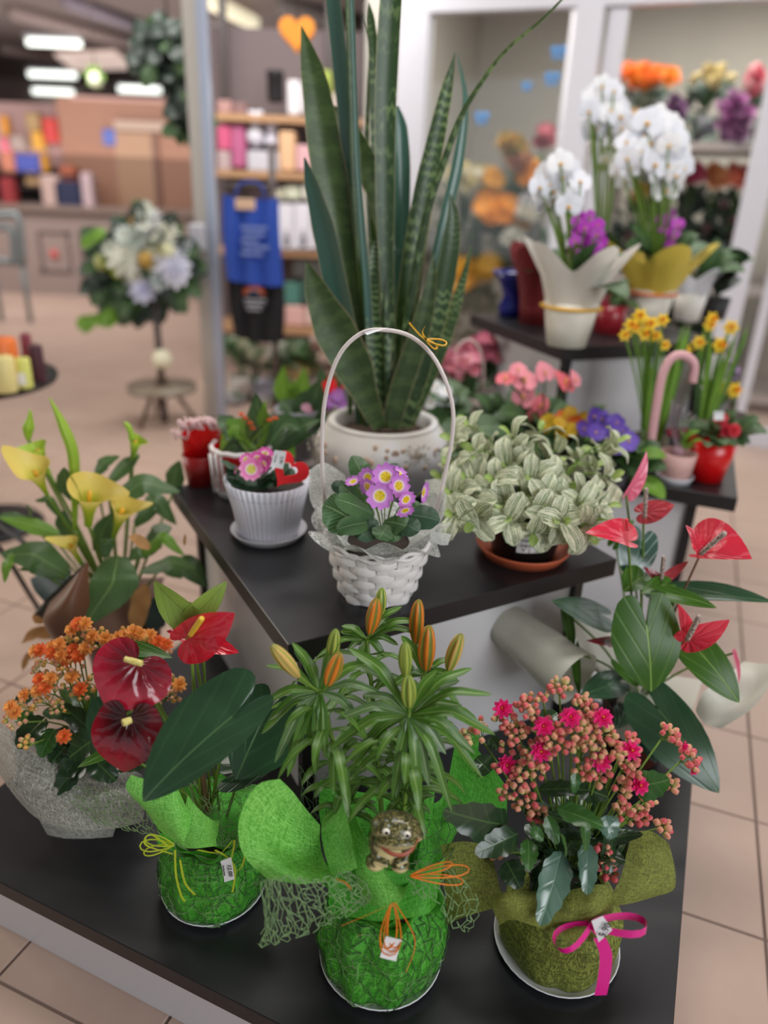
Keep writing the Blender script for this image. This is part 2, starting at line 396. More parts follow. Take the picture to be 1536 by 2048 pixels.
M['bud_pink_young'] = budmat('young kalanchoe bud', '#8fae52', '#cfcf84', '#e59a80')
M['bud_orange'] = budmat('orange kalanchoe bud', '#86a04a', '#c9c56a', '#e8a257')
M['petal_hot'] = plain('hot pink petal', '#ee2f86', .5, tr=.2, var=.12, vs=60)
M['petal_orange'] = plain('orange petal', '#fb8549', .5, tr=.2, var=.15, vs=60)
M['petal_amber'] = plain('amber petal', '#fbb061', .5, tr=.2, var=.15, vs=60)
def prim(name, a, b, eye):
    n = NT(name); v, x, y = n.uv(); c = n.ramp(y, [(0, hexc(eye)), (.26, hexc(eye)), (.36, hexc('#f3dff0')), (.46, hexc(a)), (1, hexc(b))])
    n.base(c, .55); n.transl(c, .25); return n.m
M['prim_lilac'] = prim('lilac primrose petal', '#d98fdf', '#c878d6', '#f2d20f')
M['prim_pink'] = prim('pink primrose petal', '#f07fc0', '#f3a5cf', '#d8cf2a')
M['prim_white'] = prim('white primrose petal', '#f6f4ec', '#f4f2ea', '#e8c23a')
M['prim_magenta'] = prim('magenta primrose petal', '#e052ae', '#ea6fc0', '#d8cf2a')
M['prim_leaf'] = leafmat('crinkled primrose leaf', '#33572f', '#4a7040', '#8fae78', .42, .15, side=11, slope=.8, veinw=.035, nerve=.5, bump=.9)
M['prim_leaf_dark'] = leafmat('dark primrose leaf', '#22402a', '#305236', '#56785a', .45, .1, side=9, slope=.8, veinw=.035, nerve=.4, bump=.8)
def sisal(name, a, b, al=0.9, scale=1.0, tr=.3, cut=.42, dens=60, emb=.5):
    """fibre fleece: thin stretched fibres, with small see-through gaps between them"""
    n = NT(name); v, x, y = n.uv(); f1 = n.noise(n.mapping(v, (3 * scale, 70 * scale, 1), (0, 0, .3)), 2.2, 4, .65, 1.6)
    f2 = n.noise(n.mapping(v, (40 * scale, 5 * scale, 1), (0, 0, -.5)), 2.0, 3, .6, 1.8)
    f = n.math('MAXIMUM', f1, f2); c = n.mix(n.step(f, .46, .62), hexc(a), hexc(b)); n.base(c, .6, .3); n.bump(f, emb, .0015)
    n.transl(c, tr); n.alpha(n.math('ADD', n.math('MULTIPLY', n.step(f, cut, cut + .08), al), 1 - al)) if al > 0 else None; return n.m
M['fleece_lime'] = sisal('lime green fibre fleece', '#58b038', '#a2ec78', .4, 1.0, .3, .42, emb=.25)
M['fleece_lime_deep'] = sisal('deep green fibre fleece', '#3a9226', '#69c448', .2, .8, .25, emb=.25)
M['fleece_olive'] = sisal('olive fibre fleece', '#545c26', '#9aa24c', .35, 1.0, .2, .42)
M['fleece_grey'] = sisal('silver grey fibre fleece', '#77786e', '#d2d3c8', .8, 1.4, .25, .46)
M['fleece_white'] = sisal('white fibre fleece', '#c4c8c3', '#f6f8f5', .75, 1.3, .3, .5)
M['fleece_brown'] = plain('brown wrapping paper', '#6b4630', .5, var=.15, vs=8, tr=.1)
M['fleece_darkgreen'] = plain('dark green wrapping paper', '#0e2a25', .45, var=.1, vs=8)
M['net_green'] = plain('dull green net cord', '#7f9f6a', .7, var=.2, vs=60)
M['net_dark'] = plain('dark green net cord', '#37592f', .7, var=.2, vs=60)
M['orange_raffia'] = plain('orange raffia', '#f2871e', .45, tr=.15, var=.15, vs=40)
M['lime_raffia'] = plain('lime yellow raffia', '#b8c92a', .45, tr=.15, var=.15, vs=40)
M['magenta_ribbon'] = plain('magenta satin ribbon', '#e0148c', .28, coat=.2)
M['calla_leaf'] = leafmat('calla leaf', '#3c5a34', '#54733f', '#7f9a5c', .4, .25, side=7, slope=1.4, veinw=.03, nerve=.2, bump=.2)
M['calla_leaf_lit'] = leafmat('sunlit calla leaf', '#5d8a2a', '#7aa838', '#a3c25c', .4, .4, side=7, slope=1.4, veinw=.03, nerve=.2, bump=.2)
def calla():
    n = NT('yellow green calla spathe'); v, x, y = n.uv(); f = n.noise(n.obj(), 16, 2)
    c = n.ramp(n.math('ADD', y, n.math('MULTIPLY', n.math('SUBTRACT', f, .5), .35)), [(0, hexc('#8fb52a')), (.45, hexc('#c2cf3a')), (.8, hexc('#ecdc7a')), (1, hexc('#e9cf6a'))]); n.base(c, .4); n.transl(c, .35); return n.m
M['calla'] = calla()
M['calla_green'] = leafmat('green calla bud', '#9cc23a', '#b9d64c', '#d9e88a', .4, .4, side=4, par=True, nerve=.3)
M['dried_leaf'] = plain('dried tan leaf', '#c4925c', .6, tr=.3, var=.2, vs=20)
def lilybud(name, a, b):
    n = NT(name); v, x, y = n.uv(); s = n.math('SINE', n.math('MULTIPLY', x, 6.283 * 6)); c = n.mix(n.step(s, -.75, .1), hexc(a), hexc(b))
    c = n.mix(n.math('MULTIPLY', n.step(y, .72, 1.0), .7), c, hexc('#7f9a3c')); c = n.mix(n.math('MULTIPLY', n.math('SUBTRACT', 1.0, n.step(y, .0, .18)), .7), c, hexc('#7f9a3c'))
    n.base(c, .4, .4); n.bump(s, .5, .003); n.transl(c, .2); return n.m
M['lbud_orange'] = lilybud('orange lily bud', '#7f8a3a', '#ee8a2e')
M['lbud_green'] = lilybud('green lily bud', '#6f9038', '#b9c65c')
M['lbud_yellow'] = lilybud('yellow lily bud', '#a8b552', '#ecc777')
M['wicker'] = plain('white painted wicker', '#e9e4e2', .55, var=.10, vs=60, bump=.5)
M['wicker_pink'] = plain('white painted cane', '#e2d6d2', .5, var=.06, vs=30)
def ceramic():
    n = NT('rough white ceramic'); f = n.noise(n.obj(), 22, 4, .6); f2 = n.noise(n.obj(), 5, 2)
    n.base(n.mix(n.step(f2, .45, .62), hexc('#cbc5bd'), hexc('#d6d6da')), .55); n.bump(f, .25, .003); return n.m
M['ceramic'] = ceramic()
M['shell_tan'] = plain('tan shell relief', '#b89a84', .6, var=.25, vs=40, bump=.4)
M['shell_grey'] = plain('sandy grit relief', '#a09384', .8, var=.45, vs=160, bump=.8)
def tilemat():
    n = NT('beige floor tile'); ob = n.new('ShaderNodeNewGeometry').outputs['Position']; f = n.noise(ob, 2.2, 4, .6); f2 = n.noise(ob, 25, 3)
    oi = n.new('ShaderNodeObjectInfo').outputs['Random']
    c = n.mix(f, hexc('#b3998b'), hexc('#c9b0a1')); c = n.mix(n.math('MULTIPLY', f2, .25), c, hexc('#a08678')); c = n.mix(n.math('MULTIPLY', oi, .25), c, hexc('#bfa390'))
    n.base(c, .38, .4); return n.m
M['tile'] = tilemat()
M['grout'] = plain('tile grout', '#7d6a61', .8)
M['ceiling'] = plain('grey brown ceiling', '#7c6c68', .8)
M['wall_far'] = plain('far wall paint', '#8d7c78', .8)
M['brown_panel'] = plain('brown wood panelling', '#9c6f59', .5, var=.08, vs=4)
M['brown_panel_light'] = plain('light brown door', '#a98468', .45, var=.06, vs=4)
M['counter'] = plain('taupe counter cladding', '#93827c', .5, var=.05, vs=4)
M['counter_dark'] = plain('dark counter top', '#4a3f3e', .4)
M['grey_chair'] = plain('grey chair metal', '#7d8688', .4)
M['beige_cold'] = plain('cold room wall panel', '#a39e94', .5, var=.04, vs=2)
M['shelf_wood'] = plain('pale wooden shelf', '#b98f6a', .5, var=.1, vs=12)
M['shelf_white'] = plain('white shelf', '#a59c98', .5)
def glass():
    n = NT('door glass'); g = n.new('ShaderNodeBsdfGlossy'); g.inputs['Roughness'].default_value = .02; t = n.new('ShaderNodeBsdfTransparent'); fr = n.new('ShaderNodeFresnel'); fr.inputs[0].default_value = 1.45
    m = n.new('ShaderNodeMixShader'); n.l.new(n.math('ADD', fr.outputs[0], .06), m.inputs[0]); n.l.new(t.outputs[0], m.inputs[1]); n.l.new(g.outputs[0], m.inputs[2]); n.l.new(m.outputs[0], n.out.inputs[0]); return n.m
M['glass'] = glass()
M['bluefab'] = plain('royal blue fabric', '#1f439c', .8, var=.1, vs=8)
M['blackfab'] = plain('black fabric', '#0f0e13', .85, var=.1, vs=8)
PAL = {}
def P_(h, rough=.55, tr=0.0, **k):
    key = (h, rough, tr)
    if key not in PAL: PAL[key] = plain('coloured ' + h.lstrip('#'), h, rough, tr=tr, **k)
    return PAL[key]
M['orchid_white'] = plain('white orchid petal', '#f4f4f6', .5, tr=.25)
M['orchid_purple'] = plain('purple orchid petal', '#b52bb8', .5, tr=.2, var=.15, vs=20)
M['wax_yellow'] = plain('pale yellow wax', '#e8dc8e', .45, tr=.1)
M['foliage'] = leafmat('background foliage', '#2a4227', '#4a6a3c', '#6f8f5a', .45, .15)
M['foliage_grey'] = leafmat('grey green foliage', '#3e4a3e', '#55625a', '#6f8078', .5, .1)
M['foliage_bright'] = leafmat('bright foliage', '#5d8a2c', '#7fae3c', '#a3c25c', .45, .35)
M['foliage_deep'] = leafmat('deep ivy foliage', '#141f18', '#243628', '#3a5040', .4, .1)
# ------------------------------------------------------------------ the setting
TA = math.radians(-21.0); tx = Vector((math.cos(TA), math.sin(TA), 0)); ty = Vector((-math.sin(TA), math.cos(TA), 0))
T0 = pz(1512, 1643, 0); TS = 0.331
def tl(i, j): return T0 + tx * (i * TS) + ty * (j * TS)
mb = MB(); mb.box((0, 8.0, -0.053), (26, 28, 0.1)); floor = struct('floor', mb, M['grout'])
tm = MB(); g = 0.0032; tm.box((TS / 2, TS / 2, -0.004), (TS - 2 * g, TS - 2 * g, 0.009), 0, 0, 0.0015); tile_me = tm.mesh('tile', M['tile'])
ntile = 0; far = MB()
for i in range(-34, 24):
    for j in range(-14, 46):
        c = tl(i + .5, j + .5); 
        v = CM.transposed() @ (c - Vector((0, 0, CZ)))
        vz = v.z if v.z > .2 else 1e-4; px, py = v.x / vz * F, v.y / vz * F
        inview = abs(px) < 900 and abs(py) < 1200
        if inview and c.y < 4.9 and ntile < 290:
            ntile += 1; Mx = Matrix.Translation(tl(i, j)) @ Matrix.Rotation(TA, 4, 'Z'); inst('tile', tile_me, Mx, floor)
        elif -1.5 < c.y < 11 and abs(c.x) < 7.5: far.box((c.x, c.y, -0.004), (TS - 2 * g, TS - 2 * g, 0.009), TA)
fo = part('tile_field', far, M['tile'], floor); fo['kind'] = 'stuff'
mb = MB(); mb.box((0, 8.0, 3.65), (26, 28, 0.1)); ceil_ = struct('ceiling', mb, M['ceiling'])
mb = MB(); mb.box((0, 22.0, 1.8), (26, 0.1, 3.7)); struct('wall_back', mb, M['wall_far'])
mb = MB(); mb.box((-12.0, 10.0, 1.8), (0.1, 24, 3.7)); struct('wall_left', mb, M['wall_far'])
mb = MB(); mb.box((8.0, 10.0, 1.8), (0.1, 24, 3.7)); struct('wall_right', mb, M['wall_far'])
# the pillar at the left of the gift corner
pb = pz(437, 835, 0)
pil = thing('metal_column', 'tall white aluminium column standing between the flower stands and the checkout', 'column', pb)
mb = MB(); mb.box((pb.x - .035, pb.y, 1.8), (.07, .07, 3.6), 0, 0, .004); part('column_side', mb, M['cream_metal'], pil)
mb = MB(); mb.box((pb.x + .027, pb.y - .01, 1.8), (.052, .075, 3.6), 0, 0, .006); part('column_edge', mb, M['grey_metal'], pil, 'bluish metal edge')
q = pd(395, 475, pb.y - .05); mb = MB(); mb.box(q, (.09, .03, .14), 0, 0, .006); part('junction_box', mb, M['white_metal'], pil, 'white junction box')
# the cold room with sliding glass doors
CA = math.radians(-21.0); cx = Vector((math.cos(CA), math.sin(CA), 0)); cy = Vector((-math.sin(CA), math.cos(CA), 0)); C0 = pz(1500, 893, 0)
def cold(a, d, z=0): p = C0 + cx * a + cy * d; return Vector((p.x, p.y, z))
def cpix(px):    # distance along the facade hit by a column of the picture, at mid height
    best = None
    for k in range(-400, 200):
        a = k * .01; p = cold(a, 0, 1.5); v = CM.transposed() @ (p - Vector((0, 0, CZ)))
        X = v.x / v.z * F + IW / 2
        if best is None or abs(X - px) < best[0]: best = (abs(X - px), a)
    return best[1]
def cbox(mb, a0, a1, d0, d1, z0, z1, bev=.004):
    c = cold((a0 + a1) / 2, (d0 + d1) / 2, (z0 + z1) / 2); return mb.box(c, (abs(a1 - a0), abs(d1 - d0), z1 - z0), CA, 0, bev)
aL, aL2, aM0, aM1, aR0, aR1 = cpix(790), cpix(848), cpix(1118), cpix(1214), cpix(1493), cpix(1560)
ZT = pd(1000, 20, cold(cpix(1000), 0).y).z
fr = thing('cold_room_front', 'white framed sliding glass front of the walk-in flower cooler', 'door frame', cold(aM0, 0, 0))
mb = MB(); cbox(mb, aL, aR1 + 1.5, -.03, .06, ZT, ZT + .75); part('header', mb, M['white_metal'], fr)
mb = MB(); cbox(mb, aL, aL2, -.03, .06, 0, ZT); part('post', mb, M['white_metal'], fr)
mb = MB(); cbox(mb, aM0 + .0, aM0 + (aM1 - aM0) * .55, -.05, .02, 0.04, ZT); part('post', mb, M['white_metal'], fr)
mb = MB(); cbox(mb, aM0 + (aM1 - aM0) * .62, aM1, .0, .06, 0.04, ZT); part('post', mb, M['white_metal'], fr)
mb = MB(); cbox(mb, aR0, aR0 + .13, -.03, .03, 0, ZT); part('post', mb, M['white_metal'], fr)
mb = MB(); cbox(mb, aR0 + .16, aR1 + 1.2, .0, .06, 0, .12); part('sill', mb, M['white_metal'], fr)
mb = MB(); cbox(mb, aL, aR0 + .2, -.02, .06, 0, .09); part('sill', mb, M['white_metal'], fr)
mb = MB(); cbox(mb, aR0 + .22, aR0 + .27, .0, .06, .1, ZT); part('post', mb, M['white_metal'], fr)
mb = MB(); cbox(mb, aL2, aM0, .01, .016, .09, ZT, 0); part('pane', mb, M['glass'], fr, 'clear glass door pane')
mb = MB(); cbox(mb, aR0 + .27, aR1 + 1.2, .02, .026, .12, ZT, 0); part('pane', mb, M['glass'], fr, 'dark glass pane at the right edge')
# inside of the cooler
DB = 2.3
mb = MB(); cbox(mb, aL - .2, aR1 + 1.7, DB, DB + .1, 0, 3.1, 0); struct('wall_cooler_back', mb, M['beige_cold'])
mb = MB(); cbox(mb, aL - .25, aL - .15, .07, DB, 0, 3.1, 0); struct('wall_cooler_left', mb, M['beige_cold'])
mb = MB(); cbox(mb, aR1 + 1.6, aR1 + 1.7, .07, DB, 0, 3.1, 0); struct('wall_cooler_right', mb, M['counter_dark'])
mb = MB(); cbox(mb, aL - .2, aR1 + 1.6, .07, DB, 2.95, 3.0, 0); struct('ceiling_cooler', mb, M['beige_cold'])
mb = MB(); cbox(mb, cpix(1000) + .1, cpix(1000) + .16, 1.2, 1.26, 0, 2.9, 0); struct('trim_4', mb, M['white_metal'])
# blue butterfly stickers on the left pane
for k, (px, py, s) in enumerate([(1090, 105, .045), (1084, 158, .045), (1036, 173, .032), (955, 237, .045)]):
    a = cpix(px); c = cold(a, .004, pd(px, py, cold(a, 0).y).z); mb = MB()
    for sg in (-1, 1):
        for (ax, az, r) in ((.5, .35, .5), (.4, -.4, .34)):
            cc = c + cx * (sg * ax * s) + Vector((0, 0, az * s)); vs = [cc + cx * (math.cos(t * PI / 5) * r * s) + Vector((0, 0, math.sin(t * PI / 5) * r * s)) for t in range(10)]
            mb.add([v + cy * (-.001) for v in vs] + [v + cy * .001 for v in vs], [tuple(range(10))] + [(i, i + 10, (i + 1) % 10 + 10, (i + 1) % 10) for i in range(10)])
    st = solo('butterfly_sticker', mb, P_('#5a90c8'), ['blue butterfly sticker on the cooler glass, topmost of four', 'blue butterfly sticker on the cooler glass just under the topmost one',
        'small pale blue butterfly sticker left of the two high ones', 'blue butterfly sticker lowest and furthest left on the cooler glass'][k], 'sticker', c, 'butterfly stickers on the cooler glass')
# ------------------------------------------------------------------ display tables
LZ, UZ = 0.22, 0.64
LA = math.radians(-22.8); lx = Vector((math.cos(LA), math.sin(LA), 0)); ly = Vector((-math.sin(LA), math.cos(LA), 0))
cC = pz(0, 1765, LZ); dD = pz(1365, 1820, LZ)
LC = dD - ly * (dD - cC).dot(ly)           # front corner of the low table
def table(name, label, corner, ax, ay, w_, d_, z, th, inset, base_z=0.0, post=True):
    rot = math.atan2(ax.y, ax.x); c = corner + ax * (w_ / 2) + ay * (d_ / 2)
    t = thing(name, label, 'display table', (c.x, c.y, base_z))
    mb = MB(); mb.box((c.x, c.y, z - th / 2), (abs(w_), abs(d_), th), rot, 0, .0015)
    for i, f in enumerate(mb.f): mb.m[i] = 0 if i == len(mb.f) - 1 else 1
    part('table_top', mb, [M['black_top'], M['black_edge']], t)
    iw, idp = abs(w_) - 2 * inset, abs(d_) - 2 * inset; mb = MB(); mb.box((c.x, c.y, (z - th + base_z) / 2), (iw, idp, z - th - base_z), rot, 0, .002); part('white_base', mb, M['base_white'], t, 'white laminate box base')
    if post:
        for sx in (-1, 1):
            for sy in (-1, 1):
                p = c + ax * (sx * (iw / 2)) + ay * (sy * (idp / 2)); mb = MB(); mb.box((p.x, p.y, (z - th + base_z) / 2), (.026, .026, z - th - base_z - .002), rot, 0, .002); part('corner_post', mb, M['black_edge'], t)
    return t
table('low_display_table', 'wide low black topped display table in front with white base', LC, -lx, ly, 1.28, .98, LZ, .034, .045, 0, False)
UAa = math.radians(122.0); ux, uy = Vector((math.cos(math.radians(29.7)), math.sin(math.radians(29.7)), 0)), Vector((math.cos(math.radians(119.7)), math.sin(math.radians(119.7)), 0))
UC = pz(577, 1290, UZ); UW = .755
rt_ = table('raised_display_table', 'raised black topped table carrying the snake plant and the primrose basket', UC, ux, uy, UW, .78, UZ, .04, .055, LZ)
pc = LC - lx * .42 + ly * 1.22; mb = MB(); mb.box((pc.x, pc.y, LZ / 2 - .0005), (.5, .46, LZ - .001), LA, 0, .002); part('rear_plinth', mb, M['base_white'], rt_)
RC = pz(1476, 997, UZ); rx, ry = Vector((math.cos(math.radians(-21)), math.sin(math.radians(-21)), 0)), Vector((math.sin(math.radians(21)), math.cos(math.radians(21)), 0))
table('second_display_table', 'black topped display table at right with the red pot at its corner', RC, -rx, ry, 1.45, 1.25, UZ, .04, .1)
BZ = .94; BC = pz(1127, 695, BZ); bx_, by_ = Vector((math.cos(math.radians(21)), math.sin(math.radians(21)), 0)), Vector((-math.sin(math.radians(21)), math.cos(math.radians(21)), 0))
table('back_display_table', 'raised black table behind the pots carrying the wrapped orchids', BC, bx_, by_, .62, .62, BZ, .04, .05, UZ)
# ------------------------------------------------------------------ shape builders
def heart(mb, O, T, wid, nrm=None, lobe=.3, arch=.08, cup=.12, fold=0.0, wave=0.0, nr=7, mi=0, slim=1.0):
    O, T = Vector(O), Vector(T); L = (T - O).length; y = (T - O).normalized()
    z = Vector(nrm) if nrm is not None else Vector((0, -.7, .7)); z = (z - y * z.dot(y)).normalized(); x = y.cross(z)
    wl, wr = wid if isinstance(wid, tuple) else (wid, wid)
    half = [(0.008, 0), (.09, -lobe * .6), (.27, -lobe * .96), (.5, -lobe), (.77, -lobe * .74), (.95, -lobe * .1), (1, .19), (.9 * slim, .45), (.62 * slim, .7), (.26 * slim, .9), (.0, 1.0)]
    hp = [(p.x, p.y) for p in spline([Vector((a, b, 0)) for a, b in half], 18)]
    loop = [(a, b) for a, b in hp] + [(-a, b) for a, b in hp[-2::-1]]
    ph = random.random() * 6; vs = []; uv = []; n = len(loop)
    for k in range(nr + 1):
        r = k / nr
        for i, (a, b) in enumerate(loop):
            X, Y = a * r, b * r; W = wr if X > 0 else wl
            h = arch * L * 4 * max(0, Y) * (1 - max(0, Y)) - arch * L * 1.2 * max(0, -Y) * 1.0
            h += cup * W * (X * X) * 1.0 + fold * abs(X) * W + wave * W * (r ** 3) * math.sin(i / n * 2 * PI * 4 + ph)
            vs.append(O + x * (X * W) + y * (Y * L) + z * h); uv.append((.5 + X / 2, (Y + lobe) / (1 + lobe)))
    fs = [(k * n + i, k * n + i + 1, (k + 1) * n + i + 1, (k + 1) * n + i) for k in range(nr) for i in range(n - 1)]
    return mb.add(vs, fs, uv, mi)
def patch(rows, nu=14, nv=14):
    R = [spline(r, nu) for r in rows]; cols = [spline([r[j] for r in R], nv) for j in range(nu + 1)]
    return [[cols[j][i] for j in range(nu + 1)] for i in range(nv + 1)]
def prow(L): return [pd(*a) for a in L]
def sheet(rows, nu=14, nv=14): mb = MB(); return mb.grid(patch(rows, nu, nv))
def sampler(g):
    n, m = len(g) - 1, len(g[0]) - 1
    def f(u, v):
        a, b = max(0, min(.9999, v)) * n, max(0, min(.9999, u)) * m; i, j = int(a), int(b); a -= i; b -= j
        return (g[i][j] * (1 - a) * (1 - b) + g[i][j + 1] * (1 - a) * b + g[i + 1][j] * a * (1 - b) + g[i + 1][j + 1] * a * b)
    return f
def net(mb, f, nu, nv, r=.0009, jit=.25, lift=0.0, holes=0.04):
    """honeycomb net of cord draped over f(u, v)"""
    rnd = random.Random(nu * 31 + nv); P = {}
    for j in range(nv + 1):
        for i in range(nu + 1):
            u = (i + (.5 if j % 2 else 0) + rnd.uniform(-jit, jit)) / (nu + .5); v = (j + rnd.uniform(-jit, jit) + (.22 if i % 2 else -.22)) / nv
            p = f(min(1, max(0, u)), min(1, max(0, v))); P[i, j] = p + Vector((rnd.uniform(-1, 1), -abs(rnd.uniform(0, 1)), rnd.uniform(-.2, 1))) * lift
    E = []
    for (i, j) in P:
        if (i + 1, j) in P and (i + j) % 2 == 0: E.append(((i, j), (i + 1, j)))
        if (i, j + 1) in P: E.append(((i, j), (i, j + 1)))
    for a, b in E:
        if rnd.random() > holes: mb.tube([P[a], P[b]], r * rnd.uniform(.7, 1.3), 3, cap=False)
    return mb
def scribble(mb, f, n, r=.0005, ln=.12, seed=1):
    """loose curly fibres lying on f(u, v)"""
    rnd = random.Random(seed)
    for k in range(n):
        u, v, a = rnd.random(), rnd.random(), rnd.random() * 6.3; pts = []
        for i in range(7):
            pts.append(f(min(1, max(0, u)), min(1, max(0, v))) + Vector((0, -rnd.uniform(.0, .004), rnd.uniform(0, .003)))); a += rnd.uniform(-1.1, 1.1); u += math.cos(a) * ln * .3; v += math.sin(a) * ln * .3
        mb.tube(spline(pts, 10), r, 3, cap=False)
    return mb
def saucer(parent, c, r, z, m, h=.016, name='saucer', th=.003, label=None):
    mb = MB(); mb.lathe([(0.001, z), (r * .84, z), (r * .97, z + h * .8), (r, z + h), (r * .985, z + h + .0012), (r - th, z + h), (r * .82, z + .004), (.001, z + .004)], (c[0], c[1], 0), 40)
    return part(name, mb, m, parent, label)
def pot(parent, c, r0, r1, z, h, m, name='pot', lip=.006, soil=True, label=None, n=36):
    mb = MB(); mb.lathe([(.001, z), (r0, z), (r0 + (r1 - r0) * .85, z + h * .85), (r1 + .0, z + h * .86), (r1 + lip * .5, z + h), (r1 - .003, z + h), (r1 - .007, z + h * .8), (.6 * r1, z + h * .8)], (c[0], c[1], 0), n)
    o = part(name, mb, m, parent, label)
    if soil:
        mb = MB(); mb.lathe([(.001, z + h * .87), (r1 * .93, z + h * .86), (r1 * .93, z + h * .8)], (c[0], c[1], 0), 24); part('soil', mb, M['soil'], parent)
    return o
def stalk(parent, pts, r=.0022, m=None, n=10, name='stem', nn=6):
    mb = MB(); k = len(pts); rr = r if isinstance(r, (int, float)) else lerp_list(list(r), n); mb.tube(spline(pts, n), rr, nn); return part(name, mb, m or M['stem'], parent)
def text(parent, txt, Mx, size, m, name='lettering', depth=.0003):
    cu = bpy.data.curves.new('lettering', 'FONT'); cu.body = txt; cu.size = size; cu.extrude = depth; cu.align_x = 'CENTER'; cu.align_y = 'CENTER'; cu.resolution_u = 2
    tmp = bpy.data.objects.new('tmp', cu); me = bpy.data.meshes.new_from_object(tmp); bpy.data.objects.remove(tmp); me.name = name; me.materials.clear(); me.materials.append(m)
    return link(name, me, Mx, parent)
def tagcard(parent, P4, m, th=.0006, name='price_tag', label=None):
    """a card from four corner points, slightly bent"""
    g = patch([[P4[0], P4[1]], [P4[3], P4[2]]], 4, 6); n = (P4[1] - P4[0]).cross(P4[3] - P4[0]).normalized(); mb = MB()
    for i, r in enumerate(g):
        for j in range(len(r)): r[j] = r[j] + n * (.0015 * math.sin(PI * i / 6))
    mb.grid(g); mb.grid([[p - n * th for p in r] for r in g]); return part(name, mb, m, parent, label)
def cardframe(P4, lift=.0012):
    c = (P4[0] + P4[1] + P4[2] + P4[3]) / 4; x = (P4[1] - P4[0]).normalized(); y = (P4[0] - P4[3]); y = (y - x * y.dot(x)).normalized(); z = x.cross(y)
    Mx = Matrix.Identity(4)
    for i in range(3): Mx[i][0] = x[i]; Mx[i][1] = y[i]; Mx[i][2] = z[i]; Mx[i][3] = c[i] + z[i] * lift
    return Mx
def loopband(mb, c, dirv, L, W, width, nrm=(0, -1, .3), n=16, th=.0006):
    """ribbon or raffia loop leaving c along dirv and coming back"""
    d = Vector(dirv).normalized(); z = Vector(nrm); z = (z - d * z.dot(d)).normalized(); s = d.cross(z); pts = []
    for k in range(n + 1):
        a = 2 * PI * k / n; t = (1 - math.cos(a)) / 2; pts.append(Vector(c) + d * (L * t) + s * (math.sin(a) * W * (.35 + .65 * t)) + z * (.25 * W * math.sin(a * .5)))
    if width < .006: return mb.tube(pts, width * .42, 5)
    rows = [[p - z * width / 2, p + z * width / 2] for p in pts]; mb.grid(rows); return mb
def band(mb, pts, width, side, n=16):
    sp = spline(pts, n); s = Vector(side).normalized(); return mb.grid([[p - s * width / 2, p + s * width / 2] for p in sp])
def flower_mesh(name, r, np_, m, notch=.12, layers=1, cup=.15, wide=1.0, eye=None, k=5):
    mb = MB()
    for ly in range(layers):
        R = r * (1 - .28 * ly); off = ly * PI / np_
        for p in range(np_):
            a0 = 2 * PI * p / np_ + off; hw = PI / np_ * 1.05 * wide; rows = []; uv = []
            for i in range(k + 1):
                t = i / k; row = []
                for j in range(-2, 3):
                    u = j / 2; wdt = hw * (.45 + .55 * math.sin(PI * min(1, t * .62 + .1))) * (1.0 if t < .8 else 1 - .5 * (t - .8) / .2)
                    rad = R * t * (1 - (notch * (1 - abs(u)) * (t ** 4)) - .16 * u * u * t ** 3); a = a0 + u * wdt
                    row.append(Vector((math.cos(a) * rad, math.sin(a) * rad, R * cup * t * t + .0006 * (p % 2) + ly * R * .14 + .04 * R * abs(u) * t))); uv.append((.5 + u / 2, t))
                rows.append(row)
            mb.grid(rows, uv)
    if eye: mb.ball((0, 0, r * .04), r * .12, 6, 1, (1, 1, .7)); return mb.mesh(name, [m, eye])
    return mb.mesh(name, m)
def ballish(mb, f, n, r): pass
def crumple(r, z, a, amp=.08, seed=0.0, fr=5):
    d = mnoise.noise(Vector((math.cos(a) * fr * .4 + seed, math.sin(a) * fr * .4, z * 16))) * amp + mnoise.noise(Vector((a * fr + seed, z * 45, seed))) * amp * .5 if False else 0
    v = mnoise.noise(Vector((math.cos(a) * 2.4 + seed, math.sin(a) * 2.4, z * 18 + seed))) * amp + abs(math.sin(a * fr + 3 * mnoise.noise(Vector((math.cos(a), math.sin(a), z * 10 + seed))))) * amp * .6
    return r * (1 + v)
def wrapbody(parent, c, prof, m, name, seed=0.0, amp=.09, fr=5, label=None, n=64, k=14):
    pr = [(p.x, p.y) for p in spline([Vector((a, b, 0)) for a, b in prof], k)]; mb = MB()
    mb.lathe(pr, (c[0], c[1], 0), n, 0, lambda r, z, a: (crumple(r, z, a, amp, seed, fr), z)); return part(name, mb, m, parent, label)
def wrapf(c, prof, seed=0.0, amp=.09, fr=5, grow=.002, a0=-PI, a1=0.0):
    pr = [Vector((a, b, 0)) for a, b in prof]
    sp = spline(pr, 24)
    def f(u, v):
        t = v * 23.999; i = int(t); p = sp[i].lerp(sp[i + 1], t - i); a = a0 + (a1 - a0) * u; r = crumple(p.x, p.y, a, amp, seed, fr) + grow
        return Vector((c[0] + r * math.cos(a), c[1] + r * math.sin(a), p.y))
    return f
